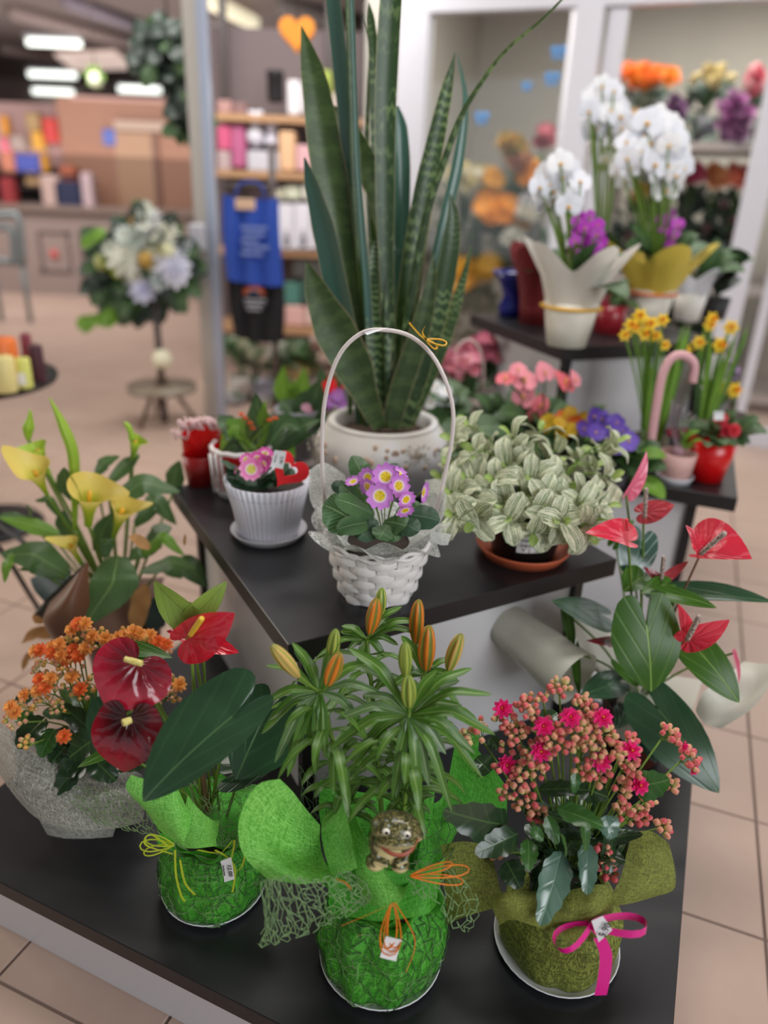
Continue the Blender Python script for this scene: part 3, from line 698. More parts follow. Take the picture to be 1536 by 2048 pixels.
# ------------------------------------------------------------------ asiatic lily in lime fleece with frog
KD = 1.057; c = cpt(761, 1910, LZ); lily = thing('potted_lily', 'potted lily in bud wrapped in lime green fleece, with a pottery frog', 'potted plant', (c[0], c[1], LZ))
saucer(lily, c, .098, LZ, M['white_plastic'], .014)
LP = [(.001, LZ + .006), (.082, LZ + .006), (.091, LZ + .03), (.094, LZ + .075), (.088, LZ + .115), (.072, LZ + .14), (.06, LZ + .155)]
wrapbody(lily, c, LP[1:], M['fleece_lime_deep'], 'pot_wrap', 3.0, .13, 6)
mb = MB(); mb.lathe([(.001, LZ + .148), (.062, LZ + .145)], (c[0], c[1], 0), 24); part('soil', mb, M['soil'], lily)
f = wrapf(c, LP[1:], 3.0, .13, 6, .0025, -PI * 1.05, .1); mb = MB(); net(mb, f, 26, 11, .0006, .3, .0015); part('pot_net', mb, M['net_dark'], lily, 'green cord net over the pot')
mb = MB(); scribble(mb, f, 55, .0004, .1, 4); part('loose_fibre', mb, M['net_green'], lily)['kind'] = 'stuff'
def collar(par, c, z, r, m, seed, label=None, h=.035, dr=.03, waves=8, amp=.01):
    mb = MB(); rows = []
    for i in range(8):
        t = i / 7; row = []
        for j in range(101):
            a = 2 * PI * j / 100; wv = math.sin(a * waves + seed + 1.2 * math.sin(a * 2)); rr = r + dr * t + amp * t * wv; row.append(Vector((c[0] + rr * math.cos(a), c[1] + rr * math.sin(a), z + h * t + amp * t * math.cos(a * waves + seed) * .8)))
        rows.append(row)
    mb.grid(rows); return part('fleece_collar', mb, m, par, label)
collar(lily, c, LZ + .125, .074, M['fleece_lime_deep'], 4.0, None, .04, -.008, 7, .006); collar(lily, c, LZ + .146, .062, M['fleece_lime_deep'], 1.0); collar(lily, c, LZ + .150, .058, M['fleece_lime'], 2.4, None, .03, .02)
# collar flaps of lime fleece
A = [[(560, 1558, .735), (512, 1572, .715), (478, 1640, .70), (486, 1709, .70), (534, 1757, .70)],
     [(585, 1583, .745), (552, 1612, .735), (528, 1668, .725), (545, 1722, .705), (596, 1768, .69)],
     [(612, 1618, .75), (598, 1650, .755), (588, 1700, .75), (602, 1735, .72), (640, 1764, .69)],
     [(640, 1650, .75), (640, 1680, .755), (645, 1710, .75), (656, 1735, .73), (676, 1755, .70)]]
part('fleece_flap', sheet([prow(r) for r in A], 16, 16), M['fleece_lime'], lily, 'large lime flap curling to the left')
A = [[(700, 1540, .80), (676, 1600, .80), (650, 1625, .79)], [(690, 1600, .76), (668, 1640, .75), (642, 1660, .755)],
     [(700, 1660, .73), (680, 1690, .73), (650, 1710, .73)], [(715, 1735, .71), (695, 1745, .71), (665, 1752, .705)]]
part('fleece_flap', sheet([prow(r) for r in A], 10, 14), M['fleece_lime'], lily)
A = [[(686, 1600, .785), (690, 1650, .765), (700, 1700, .74), (712, 1745, .715), (722, 1800, .695)],
     [(703, 1622, .77), (716, 1668, .75), (728, 1712, .725), (738, 1760, .70), (752, 1813, .675)],
     [(720, 1655, .755), (745, 1695, .735), (760, 1730, .72), (770, 1765, .70), (790, 1812, .675)],
     [(732, 1690, .765), (765, 1722, .76), (785, 1745, .755), (800, 1762, .735), (812, 1785, .70)],
     [(745, 1712, .785), (780, 1730, .785), (800, 1735, .785), (812, 1738, .775), (822, 1742, .745)]]
part('fleece_flap', sheet([prow(r) for r in A], 16, 18), M['fleece_lime'], lily, 'bright lime flap with rolled lip in front')
A = [[(850, 1590, .90), (880, 1600, .90), (935, 1480, .95), (960, 1450, .97)], [(850, 1640, .84), (880, 1650, .85), (915, 1600, .87), (950, 1560, .90)],
     [(840, 1690, .80), (870, 1700, .80), (905, 1670, .82), (925, 1640, .84)], [(830, 1740, .77), (850, 1745, .77), (880, 1720, .78), (900, 1690, .79)]]
part('fleece_flap', sheet([prow(r) for r in A], 12, 14), M['fleece_lime_deep'], lily)
A = [[(640, 1560, .86), (700, 1580, .88), (780, 1590, .89), (870, 1580, .89)], [(640, 1640, .82), (700, 1660, .83), (780, 1660, .84), (860, 1660, .83)], [(670, 1740, .77), (710, 1750, .78), (780, 1750, .79), (840, 1745, .78)]]
part('fleece_flap', sheet([prow(r) for r in A], 12, 10), M['fleece_lime_deep'], lily)
A = [[(640, 1728, 0.746), (690, 1740, 0.731), (740, 1738, 0.728), (800, 1742, 0.728), (860, 1735, 0.736), (890, 1715, 0.766)], [(655, 1770, 0.721), (700, 1785, 0.716), (745, 1778, 0.711), (800, 1788, 0.711), (850, 1775, 0.716), (880, 1760, 0.736)], [(660, 1830, 0.706), (705, 1835, 0.688), (750, 1842, 0.686), (800, 1838, 0.686), (850, 1830, 0.691), (872, 1810, 0.716)]]
part('fleece_flap', sheet([prow(r) for r in A], 18, 12), M['fleece_lime_deep'], lily)
# net skirts
A = [[(700, 1740, .70), (640, 1755, .68), (560, 1752, .67), (528, 1762, .665)], [(735, 1770, .685), (660, 1800, .665), (575, 1810, .655), (530, 1840, .65)], [(740, 1800, .68), (670, 1840, .665), (590, 1875, .65), (520, 1895, .64)]]
mb = MB(); net(mb, sampler(patch([prow(r) for r in A], 14, 12)), 17, 8, .00075, .3, .003); net(mb, sampler(patch([prow(r) for r in A], 14, 12)), 22, 5, .0006, .4, .006); part('net_skirt', mb, M['net_green'], lily, 'net skirt fanning out to the left')
A = [[(800, 1722, .72), (860, 1722, .72), (915, 1750, .72), (960, 1800, .72)], [(815, 1755, .70), (870, 1765, .70), (920, 1800, .70), (955, 1835, .70)], [(830, 1790, .69), (880, 1810, .69), (900, 1850, .69), (935, 1862, .70)]]
mb = MB(); net(mb, sampler(patch([prow(r) for r in A], 14, 12)), 13, 7, .0007, .3, .003); part('net_skirt', mb, M['net_green'], lily)
A = [[(830, 1630, .77), (865, 1640, .79), (905, 1640, .82), (920, 1650, .84)], [(800, 1700, .74), (850, 1700, .76), (900, 1700, .78), (925, 1700, .80)], [(760, 1740, .74), (820, 1745, .74), (870, 1745, .76), (905, 1740, .78)]]
mb = MB(); net(mb, sampler(patch([prow(r) for r in A], 14, 12)), 8, 6, .0006, .3, .002); part('net_skirt', mb, M['net_dark'], lily, 'dark net over the green flap beside the frog')
A = [[(600, 1530, .9), (630, 1550, .9), (660, 1540, .9)], [(600, 1640, .82), (630, 1640, .82), (660, 1640, .82)]]
mb = MB(); net(mb, sampler(patch([prow(r) for r in A], 8, 8)), 7, 7, .0006, .3, .002); part('net_skirt', mb, M['net_dark'], lily)
# orange raffia bow
kn = pd(785, 1806, .652)
for i, (dx, dz, L, W) in enumerate([(-.25, -1, .075, .012), (-.05, -1, .085, .016), (.12, -1, .08, .013), (.3, -1, .074, .01), (.05, -1, .068, .008)]):
    mb = MB(); loopband(mb, kn, (dx * .35, -.28, dz), L * .86, W * 1.2, .0022, (0, -1, .1)); part('raffia_loop', mb, M['orange_raffia'], lily)
for i, (a, b, w_) in enumerate([((700, 1762), (938, 1740), 10), ((700, 1768), (925, 1765), 9), ((700, 1760), (905, 1728), 8)]):
    P0 = pd(820, 1752, .69); mb = MB(); T1 = pd(b[0], b[1], .70); d = T1 - P0; loopband(mb, P0, d, d.length, .011 - .002 * i, .0025, (0, -.3, 1)); part('raffia_loop', mb, M['orange_raffia'], lily)
for (a, b, e) in [((790, 1805), (735, 1830), (682, 1852)), ((790, 1805), (745, 1850), (712, 1875)), ((790, 1805), (830, 1880), (812, 1945)), ((672, 1758), (690, 1765), (702, 1778))]:
    mb = MB(); band(mb, [pd(*a, .66), pd(*b, .645), pd(*e, .64)], .0022, (.6, 0, .8)); part('raffia_end', mb, M['orange_raffia'], lily)
P4 = [pd(772, 1872, .635), pd(804, 1880, .635), pd(792, 1922, .632), pd(760, 1914, .632)]
tagcard(lily, P4, M['paper'], label='small white price sticker hanging in the raffia')
# frog
fg = thing('pottery_frog', 'glossy speckled green pottery frog with a wide grin, sitting in the lime fleece', 'frog figurine', pd(782, 1690, .715))
def frogmat():
    n = NT('glazed frog pottery'); p = n.obj(); x = n.new('ShaderNodeSeparateXYZ'); n.l.new(p, x.inputs[0]); f = n.noise(p, 330, 3, .6)
    up = n.new('ShaderNodeNewGeometry'); s = n.new('ShaderNodeSeparateXYZ'); n.l.new(up.outputs['Normal'], s.inputs[0])
    belly = n.math('MULTIPLY', n.step(n.math('SUBTRACT', n.math('MULTIPLY', s.outputs[1], -1.0), s.outputs[2]), .3, .75), n.step(x.outputs[2], .085, .02))
    c = n.mix(n.step(f, .5, .62), hexc('#3c3d20'), hexc('#9a8f58')); c = n.mix(belly, c, hexc('#cfc08a')); n.base(c, .3, .5, coat=.25); n.bump(f, .3, .0008); return n.m
fm = frogmat(); fc = pd(784, 1658, .705); fs = sz(1.16, fc); U = Vector((0, .25, 1)).normalized(); X = Vector((1, 0, -.02)); Y = Vector((0, -1, .25)).normalized()   # U up, X right, Y towards viewer
def FP(a, b, d=0.0): return fc + X * (a * fs) + U * (b * fs) + Y * (d * fs)
mb = MB(); Q = Matrix((X, Y, U)).transposed()
mb.ball(FP(-8, -26, 0), 33 * fs, 16, 0, (1, .8, 1.05), Q)            # belly
mb.ball(FP(-28, -20, 2), 15 * fs, 12, 0, (.8, .9, 1.3), Q); mb.ball(FP(22, -22, 4), 14 * fs, 12, 0, (.8, .9, 1.25), Q)   # shoulders
mb.ball(FP(6, 12, 12), 37 * fs, 18, 0, (1.2, .85, .7), Q); mb.ball(FP(-16, 12, 22), 18 * fs, 12, 0, (1, 1, .8), Q); mb.ball(FP(40, 2, 16), 15 * fs, 12, 0, (1, .9, .8), Q)
mb.ball(FP(6, 0, 33), 21 * fs, 12, 0, (1.75, .9, .62), Q); mb.ball(FP(-11, 25, 26), 13 * fs, 12, 0, (1, 1, .95), Q); mb.ball(FP(24, 22, 26), 13 * fs, 12, 0, (1, 1, .95), Q)
mb.tube([FP(-30, -26, 8), FP(-24, -46, 22), FP(-4, -50, 26)], [9 * fs, 8 * fs, 6 * fs], 10); mb.tube([FP(26, -26, 10), FP(24, -42, 22), FP(8, -46, 28)], [8 * fs, 7 * fs, 6 * fs], 10)
mb.ball(FP(-26, -58, 8), 17 * fs, 12, 0, (1.1, 1.2, .8), Q); mb.ball(FP(16, -60, 8), 16 * fs, 12, 0, (1.1, 1.2, .8), Q)
o = part('frog_body', mb, fm, fg); rm = o.modifiers.new('blend', 'REMESH'); rm.mode = 'VOXEL'; rm.voxel_size = .0016; rm.use_smooth_shade = True
sm = o.modifiers.new('soft', 'SMOOTH'); sm.factor = .6; sm.iterations = 6
for ex, ey in ((-11, 20), (24, 17)):
    mb = MB(); mb.ball(FP(ex, ey, 39.5), 7.0 * fs, 12, 0, (1, .7, .85), Q); e = part('eye', mb, P_('#efe9d8', .15), fg); mb = MB(); mb.ball(FP(ex + 1, ey, 43.6), 3.4 * fs, 10, 0, (1, .8, .9), Q); part('pupil', mb, P_('#101010', .1), e)
mb = MB(); mb.tube(spline([FP(-27, 8, 27), FP(-20, -4, 38), FP(-2, -12, 50), FP(18, -13, 51), FP(34, -7, 43), FP(45, 3, 28)], 16), [1.4 * fs] * 3 + [3.4 * fs] * 11 + [1.4 * fs] * 3, 6); part('mouth', mb, P_('#a0503c', .25), fg)
# stems, buds and leaves
nodes = {'L': (639, 1384, .80), 'R': (818, 1430, .775), 'T': (733, 1279, .90), 'B': (846, 1350, .86)}
base = {'L': (c[0] - .03, c[1]), 'R': (c[0] + .015, c[1] - .02), 'T': (c[0], c[1] + .03), 'B': (c[0] + .03, c[1] + .02)}
NP = {k: pd(*v) for k, v in nodes.items()}
for k in nodes:
    b = Vector((base[k][0], base[k][1], LZ + .15)); stalk(lily, [b, b.lerp(NP[k], .5) + Vector((.004, 0, 0)), NP[k] + Vector((0, 0, .004))], [.0045, .0038, .003], M['stem'])
def lbud(b, t, w, mat, node, yb, yt=None):
    B = pd(b[0], b[1], yb); T = pd(t[0], t[1], yt if yt else yb + .01); d = T - B; L = d.length; q = d.to_track_quat('Z', 'Y').to_matrix(); r = sz(w / 2, B)
    def wob(rr, z, a): return rr * (1 + .11 * math.cos(3 * a)), z
    pr = [(r * .25, 0), (r * .55, L * .08), (r * .9, L * .3), (r, L * .5), (r * .86, L * .75), (r * .5, L * .93), (.0004, L)]
    mb = MB(); mb.lathe([(p.x, p.y) for p in spline([Vector((a_, z_, 0)) for a_, z_ in pr], 14)], B, 18, 0, wob, q)
    o = part('flower_bud', mb, M[mat], lily); mb = MB(); mb.tube(spline([NP[node], NP[node].lerp(B, .6) - d.normalized() * .004, B + d * .03], 8), .0019, 6); part('bud_stalk', mb, M['stem'], lily)
lbud((598, 1354), (543, 1290), 29, 'lbud_yellow', 'L', .78, .76); lbud((661, 1330), (672, 1257), 26, 'lbud_green', 'L', .82, .83); lbud((655, 1371), (680, 1304), 31, 'lbud_orange', 'L', .785, .785)
lbud((739, 1268), (754, 1196), 31, 'lbud_orange', 'T', .88, .885); lbud((762, 1230), (764, 1175), 23, 'lbud_green', 'T', .91, .92); lbud((832, 1288), (838, 1198), 30, 'lbud_orange', 'B', .90, .91)
lbud((852, 1341), (858, 1250), 35, 'lbud_orange', 'B', .855, .86); lbud((897, 1341), (923, 1267), 30, 'lbud_yellow', 'B', .86, .85); lbud((811, 1355), (810, 1284), 27, 'lbud_green', 'R', .80, .80); lbud((818, 1414), (817, 1350), 30, 'lbud_green', 'R', .772, .768)
def lleaf(node, tip, w=.0075, mat='lily_leaf', dy=None, lift=.18):
    O = NP[node]; ox, oy, oyd = nodes[node]; dx, dyp = tip[0] - ox, tip[1] - oy
    yy = oyd - (.05 * max(-1, min(1.3, dyp / 180))) if dy is None else oyd + dy; T = pd(tip[0], tip[1], yy); L = (T - O).length; mid = O.lerp(T, .5) + Vector((0, 0, lift * L))
    mb = MB(); blade(mb, [O, O.lerp(mid, .55) + Vector((0, 0, .02 * L)), mid, T.lerp(mid, .35), T], w, 'lance', 10, None, (0, -.4, 1), .25, 4, .03, random.uniform(-.3, .3)); part('leaf', mb, M[mat], lily)
Z6 = lambda x, y: (470 + x / 2.844, 1150 + y / 2.844)
for t in [(535, 995), (665, 1045), (660, 1110), (915, 1270), (1000, 1055), (1045, 1375), (1235, 1350), (1410, 1160), (1365, 1020), (1480, 910), (1465, 680), (1350, 530), (1295, 745), (725, 680), (572, 822), (648, 415), (1215, 885), (1105, 1205), (1280, 600), (1200, 1020), (700, 510), (895, 1275), (1150, 540)]:
    lleaf('R', Z6(*t), random.uniform(.0068, .0088), 'lily_leaf' if random.random() < .6 else 'lily_leaf_pale')
for t in [(238, 820), (225, 1070), (300, 1042), (415, 970), (468, 940), (515, 1048), (732, 860), (820, 500), (325, 385), (395, 455), (172, 515), (132, 750), (298, 1150), (455, 1140), (600, 350), (845, 680), (150, 905), (335, 415), (185, 830)]:
    lleaf('L', Z6(*t), random.uniform(.0068, .0085), 'lily_leaf' if random.random() < .65 else 'lily_leaf_pale')
for t in [(605, 290), (903, 252), (950, 180), (850, 465), (1080, 265), (598, 322), (1075, 340), (640, 430), (460, 470), (930, 400), (700, 560)]: lleaf('T', Z6(*t), random.uniform(.006, .0075))
for t in [(945, 345), (1150, 505), (1270, 600), (880, 640), (1100, 680), (1290, 770), (960, 560), (1270, 480)]: lleaf('B', Z6(*t), random.uniform(.006, .0075), 'lily_leaf_pale' if random.random() < .4 else 'lily_leaf')
for k in nodes:                                        # leaves all the way down the stems
    b = Vector((base[k][0], base[k][1], LZ + .15)); n_ = 34 if k in 'LR' else 24
    for i in range(n_):
        t = .36 + .60 * i / n_; p = b.lerp(NP[k], t); a = i * 2.4 + random.random(); L = random.uniform(.055, .095) * (1 if t > .55 else .7); d = Vector((math.cos(a), math.sin(a) * (.5 if math.sin(a) < 0 and t < .6 else 1), 0)); up = random.uniform(.25, .9)
        q = [p, p + d * L * .4 + Vector((0, 0, L * .3 * up)), p + d * L * .8 + Vector((0, 0, L * (.2 * up - .05))), p + d * L * 1.05 - Vector((0, 0, L * .2))]
        mb = MB(); blade(mb, q, random.uniform(.006, .008), 'lance', 8, None, (0, 0, 1), .25, 2); part('leaf', mb, M['lily_leaf'], lily)
# ------------------------------------------------------------------ red anthurium in green fleece, left
KD = 1.061; c = cpt(430, 1771, LZ); an = thing('red_anthurium', 'red and wine coloured anthurium in green fleece and net on a white saucer', 'potted plant', (c[0], c[1], LZ))
saucer(an, c, .09, LZ, M['white_plastic'], .014)
AP = [(.074, LZ + .006), (.083, LZ + .028), (.086, LZ + .065), (.08, LZ + .1), (.064, LZ + .125), (.052, LZ + .135)]
wrapbody(an, c, AP, M['fleece_lime_deep'], 'pot_wrap', 7.0, .13, 6); f = wrapf(c, AP, 7.0, .13, 6, .003, -PI * 1.1, .2)
mb = MB(); mb.lathe([(.001, LZ + .128), (.055, LZ + .126)], (c[0], c[1], 0), 24); part('soil', mb, M['soil'], an)
mb = MB(); net(mb, f, 26, 10, .0006, .35, .002); part('pot_net', mb, M['net_dark'], an, 'green cord net over the pot'); mb = MB(); scribble(mb, f, 70, .00045, .12, 9); part('loose_fibre', mb, M['net_green'], an)['kind'] = 'stuff'
A = [[(262, 1550, .80), (252, 1578, .79), (290, 1620, .78), (318, 1660, .79)], [(300, 1560, .80), (290, 1600, .775), (318, 1640, .765), (345, 1680, .775)],
     [(345, 1565, .79), (350, 1610, .765), (352, 1650, .755), (366, 1692, .76)], [(362, 1590, .79), (378, 1630, .775), (385, 1665, .765), (388, 1696, .765)]]
part('fleece_flap', sheet([prow(r) for r in A], 12, 14), M['fleece_lime'], an, 'lime flap folded over to the left')
A = [[(375, 1590, .80), (365, 1640, .775), (352, 1670, .765), (368, 1696, .76)], [(400, 1620, .785), (392, 1650, .765), (388, 1680, .755), (392, 1697, .755)], [(425, 1640, .79), (418, 1660, .77), (415, 1680, .765), (418, 1694, .765)], [(440, 1640, .81), (436, 1665, .79), (432, 1680, .78), (434, 1692, .775)]]
part('fleece_flap', sheet([prow(r) for r in A], 12, 14), M['fleece_lime'], an)
A = [[(400, 1560, .90), (450, 1580, .91), (520, 1585, .90)], [(410, 1620, .86), (450, 1630, .86), (500, 1640, .85)], [(420, 1690, .81), (450, 1700, .82), (480, 1700, .82)]]
part('fleece_flap', sheet([prow(r) for r in A], 10, 10), M['fleece_lime_deep'], an)
f2 = sampler(patch([prow(r) for r in [[(375, 1560, .87), (440, 1560, .88), (520, 1570, .88)], [(390, 1630, .82), (440, 1630, .82), (500, 1640, .82)], [(400, 1690, .79), (440, 1690, .79), (470, 1700, .79)]]], 10, 10))
mb = MB(); scribble(mb, f2, 60, .0005, .3, 3); net(mb, f2, 9, 8, .0006, .4, .003); part('net_collar', mb, M['net_green'], an)
A = [[(110, 1580, .93), (180, 1572, .92), (250, 1590, .88), (300, 1610, .84)], [(150, 1610, .90), (200, 1615, .88), (260, 1635, .85), (305, 1650, .83)], [(200, 1650, .87), (240, 1658, .86), (280, 1665, .84), (310, 1672, .83)]]
mb = MB(); net(mb, sampler(patch([prow(r) for r in A], 12, 10)), 13, 7, .0008, .25, .002); part('net_skirt', mb, M['net_green'], an, 'net skirt spreading to the left over the black table')
for (d, L, W) in [((-1, -.2, .1), .05, .012), ((-.9, -.1, .35), .045, .01), ((-1, -.3, -.15), .045, .009)]:
    mb = MB(); loopband(mb, pd(348, 1690, .785), d, L, W, .003, (0, -.5, 1)); part('raffia_loop', mb, M['lime_raffia'], an)
for P in [[(455, 1705), (490, 1690), (485, 1730), (470, 1745)], [(430, 1700), (455, 1715), (470, 1740), (465, 1785)], [(350, 1700), (352, 1750), (362, 1790), (370, 1803)], [(360, 1720), (370, 1765), (390, 1790)], [(340, 1695), (300, 1668), (292, 1690), (345, 1708)], [(395, 1700), (440, 1705), (468, 1680), (462, 1720)]]:
    mb = MB(); band(mb, [pd(*p, .765) for p in P], .004, (.8, 0, .5)); part('raffia_end', mb, M['lime_raffia'], an)
P4 = [pd(441, 1722, .758), pd(462, 1714, .758), pd(469, 1758, .752), pd(449, 1764, .752)]
t_ = tagcard(an, P4, M['paper'], label='white price sticker, 12.00'); Mx = cardframe([P4[1], P4[2], P4[3], P4[0]], .002); text(an, '12.00', Mx @ Matrix.Translation((0, .004, 0)), .0095, M['ink']); text(an, 'Anthurium', Mx @ Matrix.Translation((0, -.005, 0)), .0042, M['ink'])
hub = Vector((c[0], c[1], LZ + .13))
def aleaf(par, O, T, w, mat, nrm=(0, -.7, .7), yO=.8, yT=.8, stem=True, hb=None, name='leaf', sm='stem', **k):
    o, t = pd(O[0], O[1], yO), pd(T[0], T[1], yT); ww = tuple(sz(a, o) for a in w) if isinstance(w, tuple) else sz(w, o)
    mb = MB(); heart(mb, o, t, ww, nrm, **k); q = part(name, mb, M[mat], par)
    if stem:
        h = (hb if hb is not None else hub) + Vector((random.uniform(-.02, .02), random.uniform(-.02, .02), 0)); stalk(par, [h, h.lerp(o, .5) + Vector((0, 0, .02)), o - Vector(nrm).normalized() * .002], .0024, M[sm], 10, 'petiole')
    return q
def spadix(par, O, T, w, mat, yO, yT, lift=0.004):
    o, t = pd(O[0], O[1], yO), pd(T[0], T[1], yT); r = sz(w / 2, o); mb = MB(); mb.tube(spline([o, o.lerp(t, .5), t, t + (t - o) * .06], 12), [r * .9] * 3 + [r] * 6 + [r * .85, r * .7, r * .45, r * .1], 10); return part('spadix', mb, M[mat], par)
collar(an, c, LZ + .108, .066, M['fleece_lime_deep'], 4.0, None, .035, -.008, 7, .006); collar(an, c, LZ + .128, .054, M['fleece_lime_deep'], .5); collar(an, c, LZ + .13, .05, M['net_green'], 2.0, None, .02, .03, 9, .006)
aleaf(an, (465, 1433), (286, 1604), (60, 98), 'anth_leaf', (-.45, -.75, .45), .765, .70, lobe=.36, arch=.06, cup=.05, fold=.0, wave=.05, nr=9)
aleaf(an, (535, 1420), (470, 1560), (95, 60), 'anth_leaf', (.1, -.45, .9), .86, .80, lobe=.3, arch=.02, cup=.1, wave=.06)
aleaf(an, (470, 1545), (590, 1500), (60, 40), 'anth_leaf', (0, -.3, .95), .84, .84, lobe=.3, arch=.05, cup=-.1)
aleaf(an, (283, 1330), (180, 1350), (18, 16), 'anth_leaf_green', (0, -.4, .9), .92, .90, arch=.05, fold=.2); aleaf(an, (250, 1300), (345, 1316), (22, 14), 'anth_leaf_green', (0, -.4, .9), .93, .93, arch=.05)
aleaf(an, (230, 1500), (155, 1535), (14, 14), 'anth_leaf_green', (0, -.4, .9), .88, .86, arch=.05)
aleaf(an, (210, 1420), (215, 1520), (45, 40), 'anth_leaf', (-.3, -.6, .7), .93, .88, arch=.05)
for T, w, n_ in [((308, 1162), (40, 24), (-.1, -.95, .25)), ((454, 1162), (22, 28), (.15, -.95, .2)), ((326, 1225), (16, 30), (0, -.8, .5))]:
    aleaf(an, (384, 1235), T, w, 'anth_leaf_pale', n_, .86, .88, stem=False, lobe=.12, arch=.05, cup=.15, fold=.1)
aleaf(an, (386, 1238), (384, 1290), (26, 26), 'anth_leaf_pale', (0, -.8, .5), .865, .85, stem=False, lobe=.1, arch=.03)
stalk(an, [hub, pd(386, 1350, .86), pd(384, 1236, .86)], .0026)
aleaf(an, (381, 1272), (470, 1226), (32, 58), 'spathe_red', (.05, -.9, .5), .83, .82, name='spathe', lobe=.42, arch=.07, cup=.22, wave=.02); spadix(an, (381, 1270), (403, 1238), 12, 'spadix_smooth', .826, .81)
aleaf(an, (405, 1280), (478, 1305), (18, 20), 'spathe_red', (0, -.7, .7), .87, .86, name='spathe', lobe=.2, arch=-.05, cup=.3); aleaf(an, (385, 1278), (333, 1262), (14, 14), 'spathe_red', (0, -.6, .8), .87, .87, name='spathe', lobe=.2, cup=.3)
aleaf(an, (272, 1330), (214, 1416), (84, 78), 'spathe_maroon', (.2, -.8, .6), .82, .79, name='spathe', lobe=.36, arch=.09, cup=-.08, fold=.0, wave=.05); spadix(an, (250, 1318), (283, 1327), 13, 'spadix_yellow', .795, .79)
aleaf(an, (256, 1448), (248, 1545), (70, 73), 'spathe_wine', (0, -.85, .55), .775, .75, name='spathe', lobe=.44, arch=.09, cup=-.1, wave=.03); spadix(an, (262, 1440), (246, 1446), 15, 'spadix_yellow', .755, .748)
stalk(an, [hub, pd(400, 1520, .85), pd(405, 1480, .85)], .006, M['stem_red'])
# ------------------------------------------------------------------ kalanchoe blossoms
def bloom_mesh(name, r, m, eye): 
    mb = MB()
    for ly, (np_, R, up) in enumerate([(9, 1.0, .1), (8, .82, .28), (7, .6, .48), (5, .35, .6)]):
        for p in range(np_):
            a = 2 * PI * p / np_ + ly * .37; d = Vector((math.cos(a), math.sin(a), 0)); s = Vector((-math.sin(a), math.cos(a), 0)); rows = []
            for i, (t, w_) in enumerate([(.05, .06), (.45, .2), (.8, .19), (1.0, .03)]):
                cpt = d * (r * R * t) + Vector((0, 0, r * (up * t * t + .05 * ly))); rows.append([cpt - s * (r * w_), cpt + Vector((0, 0, -.02 * r)), cpt + s * (r * w_)])
            mb.grid(rows)
    mb.ball((0, 0, r * .3), r * .12, 6, 1); return mb.mesh(name, [m, eye])
def bud_mesh(name, m):
    mb = MB(); pr = [(.02, -1.25), (.55, -1.0), (.95, -.3), (1.0, .1), (.75, .75), (.3, 1.05), (.01, 1.1)]
    mb.lathe(pr, (0, 0, 0), 8, 0, lambda r, z, a: (r * (1 + .1 * math.cos(4 * a)), z)); return mb.mesh(name, m)
KB = [bud_mesh('bud', M['bud_pink']), bud_mesh('bud', M['bud_pink_young']), bud_mesh('bud', M['bud_orange'])]
KBL = bloom_mesh('blossom', 1.0, M['petal_hot'], M['gold']); KBO = [bloom_mesh('blossom', 1.0, M['petal_orange'], M['gold']), bloom_mesh('blossom', 1.0, M['petal_amber'], M['gold'])]
NB = {}; REST = {}
def flush_buds(par):
    L = REST.get(par.name, [])
    for me in {id(b): b for b, _ in L}.values():
        mb = MB()
        for b, Mx in L:
            if b is me: mb.add([Mx @ v.co for v in me.vertices], [tuple(q.vertices) for q in me.polygons], [(.5, min(1, max(0, (v.co.z + 1.25) / 2.35))) for v in me.vertices])
        o = part('small_buds', mb, me.materials[0], par); o['kind'] = 'stuff'
def cluster(par, cpx, R, n, rb, budm, hubp, lean=(0, -.5, .85), blooms=(), young=.25, y=.8, bm=None, rbl=None):
    """a flower head: its own branching stalks with buds and open blossoms"""
    cp = pd(cpx[0], cpx[1], y); Rm = sz(R, cp); r = sz(rb, cp); ax = Vector(lean).normalized(); core = cp - ax * Rm * 1.1; mb = MB(); mb.tube(spline([hubp, hubp.lerp(core, .6) + Vector((0, 0, .012)), core], 7), .0016, 5)
    pts = []; tries = 0
    bl = [(pd(b[0], b[1], y) + ax * Rm * .55) for b in blooms]
    while len(pts) < n and tries < 900:
        tries += 1; a, d = random.random() * 2 * PI, math.sqrt(random.random()) * Rm; s = ax.orthogonal().normalized(); t = ax.cross(s); p = cp + s * (math.cos(a) * d) + t * (math.sin(a) * d) + ax * (Rm * .3 * (1 - (d / max(Rm, 1e-6)) ** 2) + random.uniform(-.3, .2) * Rm)
        rr = r * random.uniform(.72, 1.15)
        if all((p - q).length > (rr + s_) * .95 for q, s_ in pts) and all((p - b).length > rr + (rbl or r * 2) * .75 for b in bl): pts.append((p, rr))
    for i, (p, rr) in enumerate(pts):
        if i % 2 == 0: mb.tube([core, core.lerp(p, .5) + ax * .001, p], .0007, 4, cap=False)
    o = part('flower_head', mb, M['stem'], par)
    for p, rr in pts:
        d = (p - core + ax * .004).normalized(); Mx = Matrix.Translation(p) @ d.to_track_quat('Z', 'Y').to_matrix().to_4x4() @ Matrix.Diagonal((rr, rr, rr * 1.15, 1)); bd = budm[1] if random.random() < young or rr < r * .8 else budm[0]
        NB[par.name] = NB.get(par.name, 0) + 1
        if NB[par.name] <= 295: inst('bud', bd, Mx, o)
        else: REST.setdefault(par.name, []).append((bd, Mx))
    for b in bl:
        d = (b - core).normalized() + Vector((0, -.5, .1)); Mx = Matrix.Translation(b) @ d.to_track_quat('Z', 'Y').to_matrix().to_4x4() @ Matrix.Rotation(random.random() * 3, 4, 'Z') @ Matrix.Scale(rbl, 4); inst('blossom', bm if not isinstance(bm, list) else random.choice(bm), Mx, o)
    return o
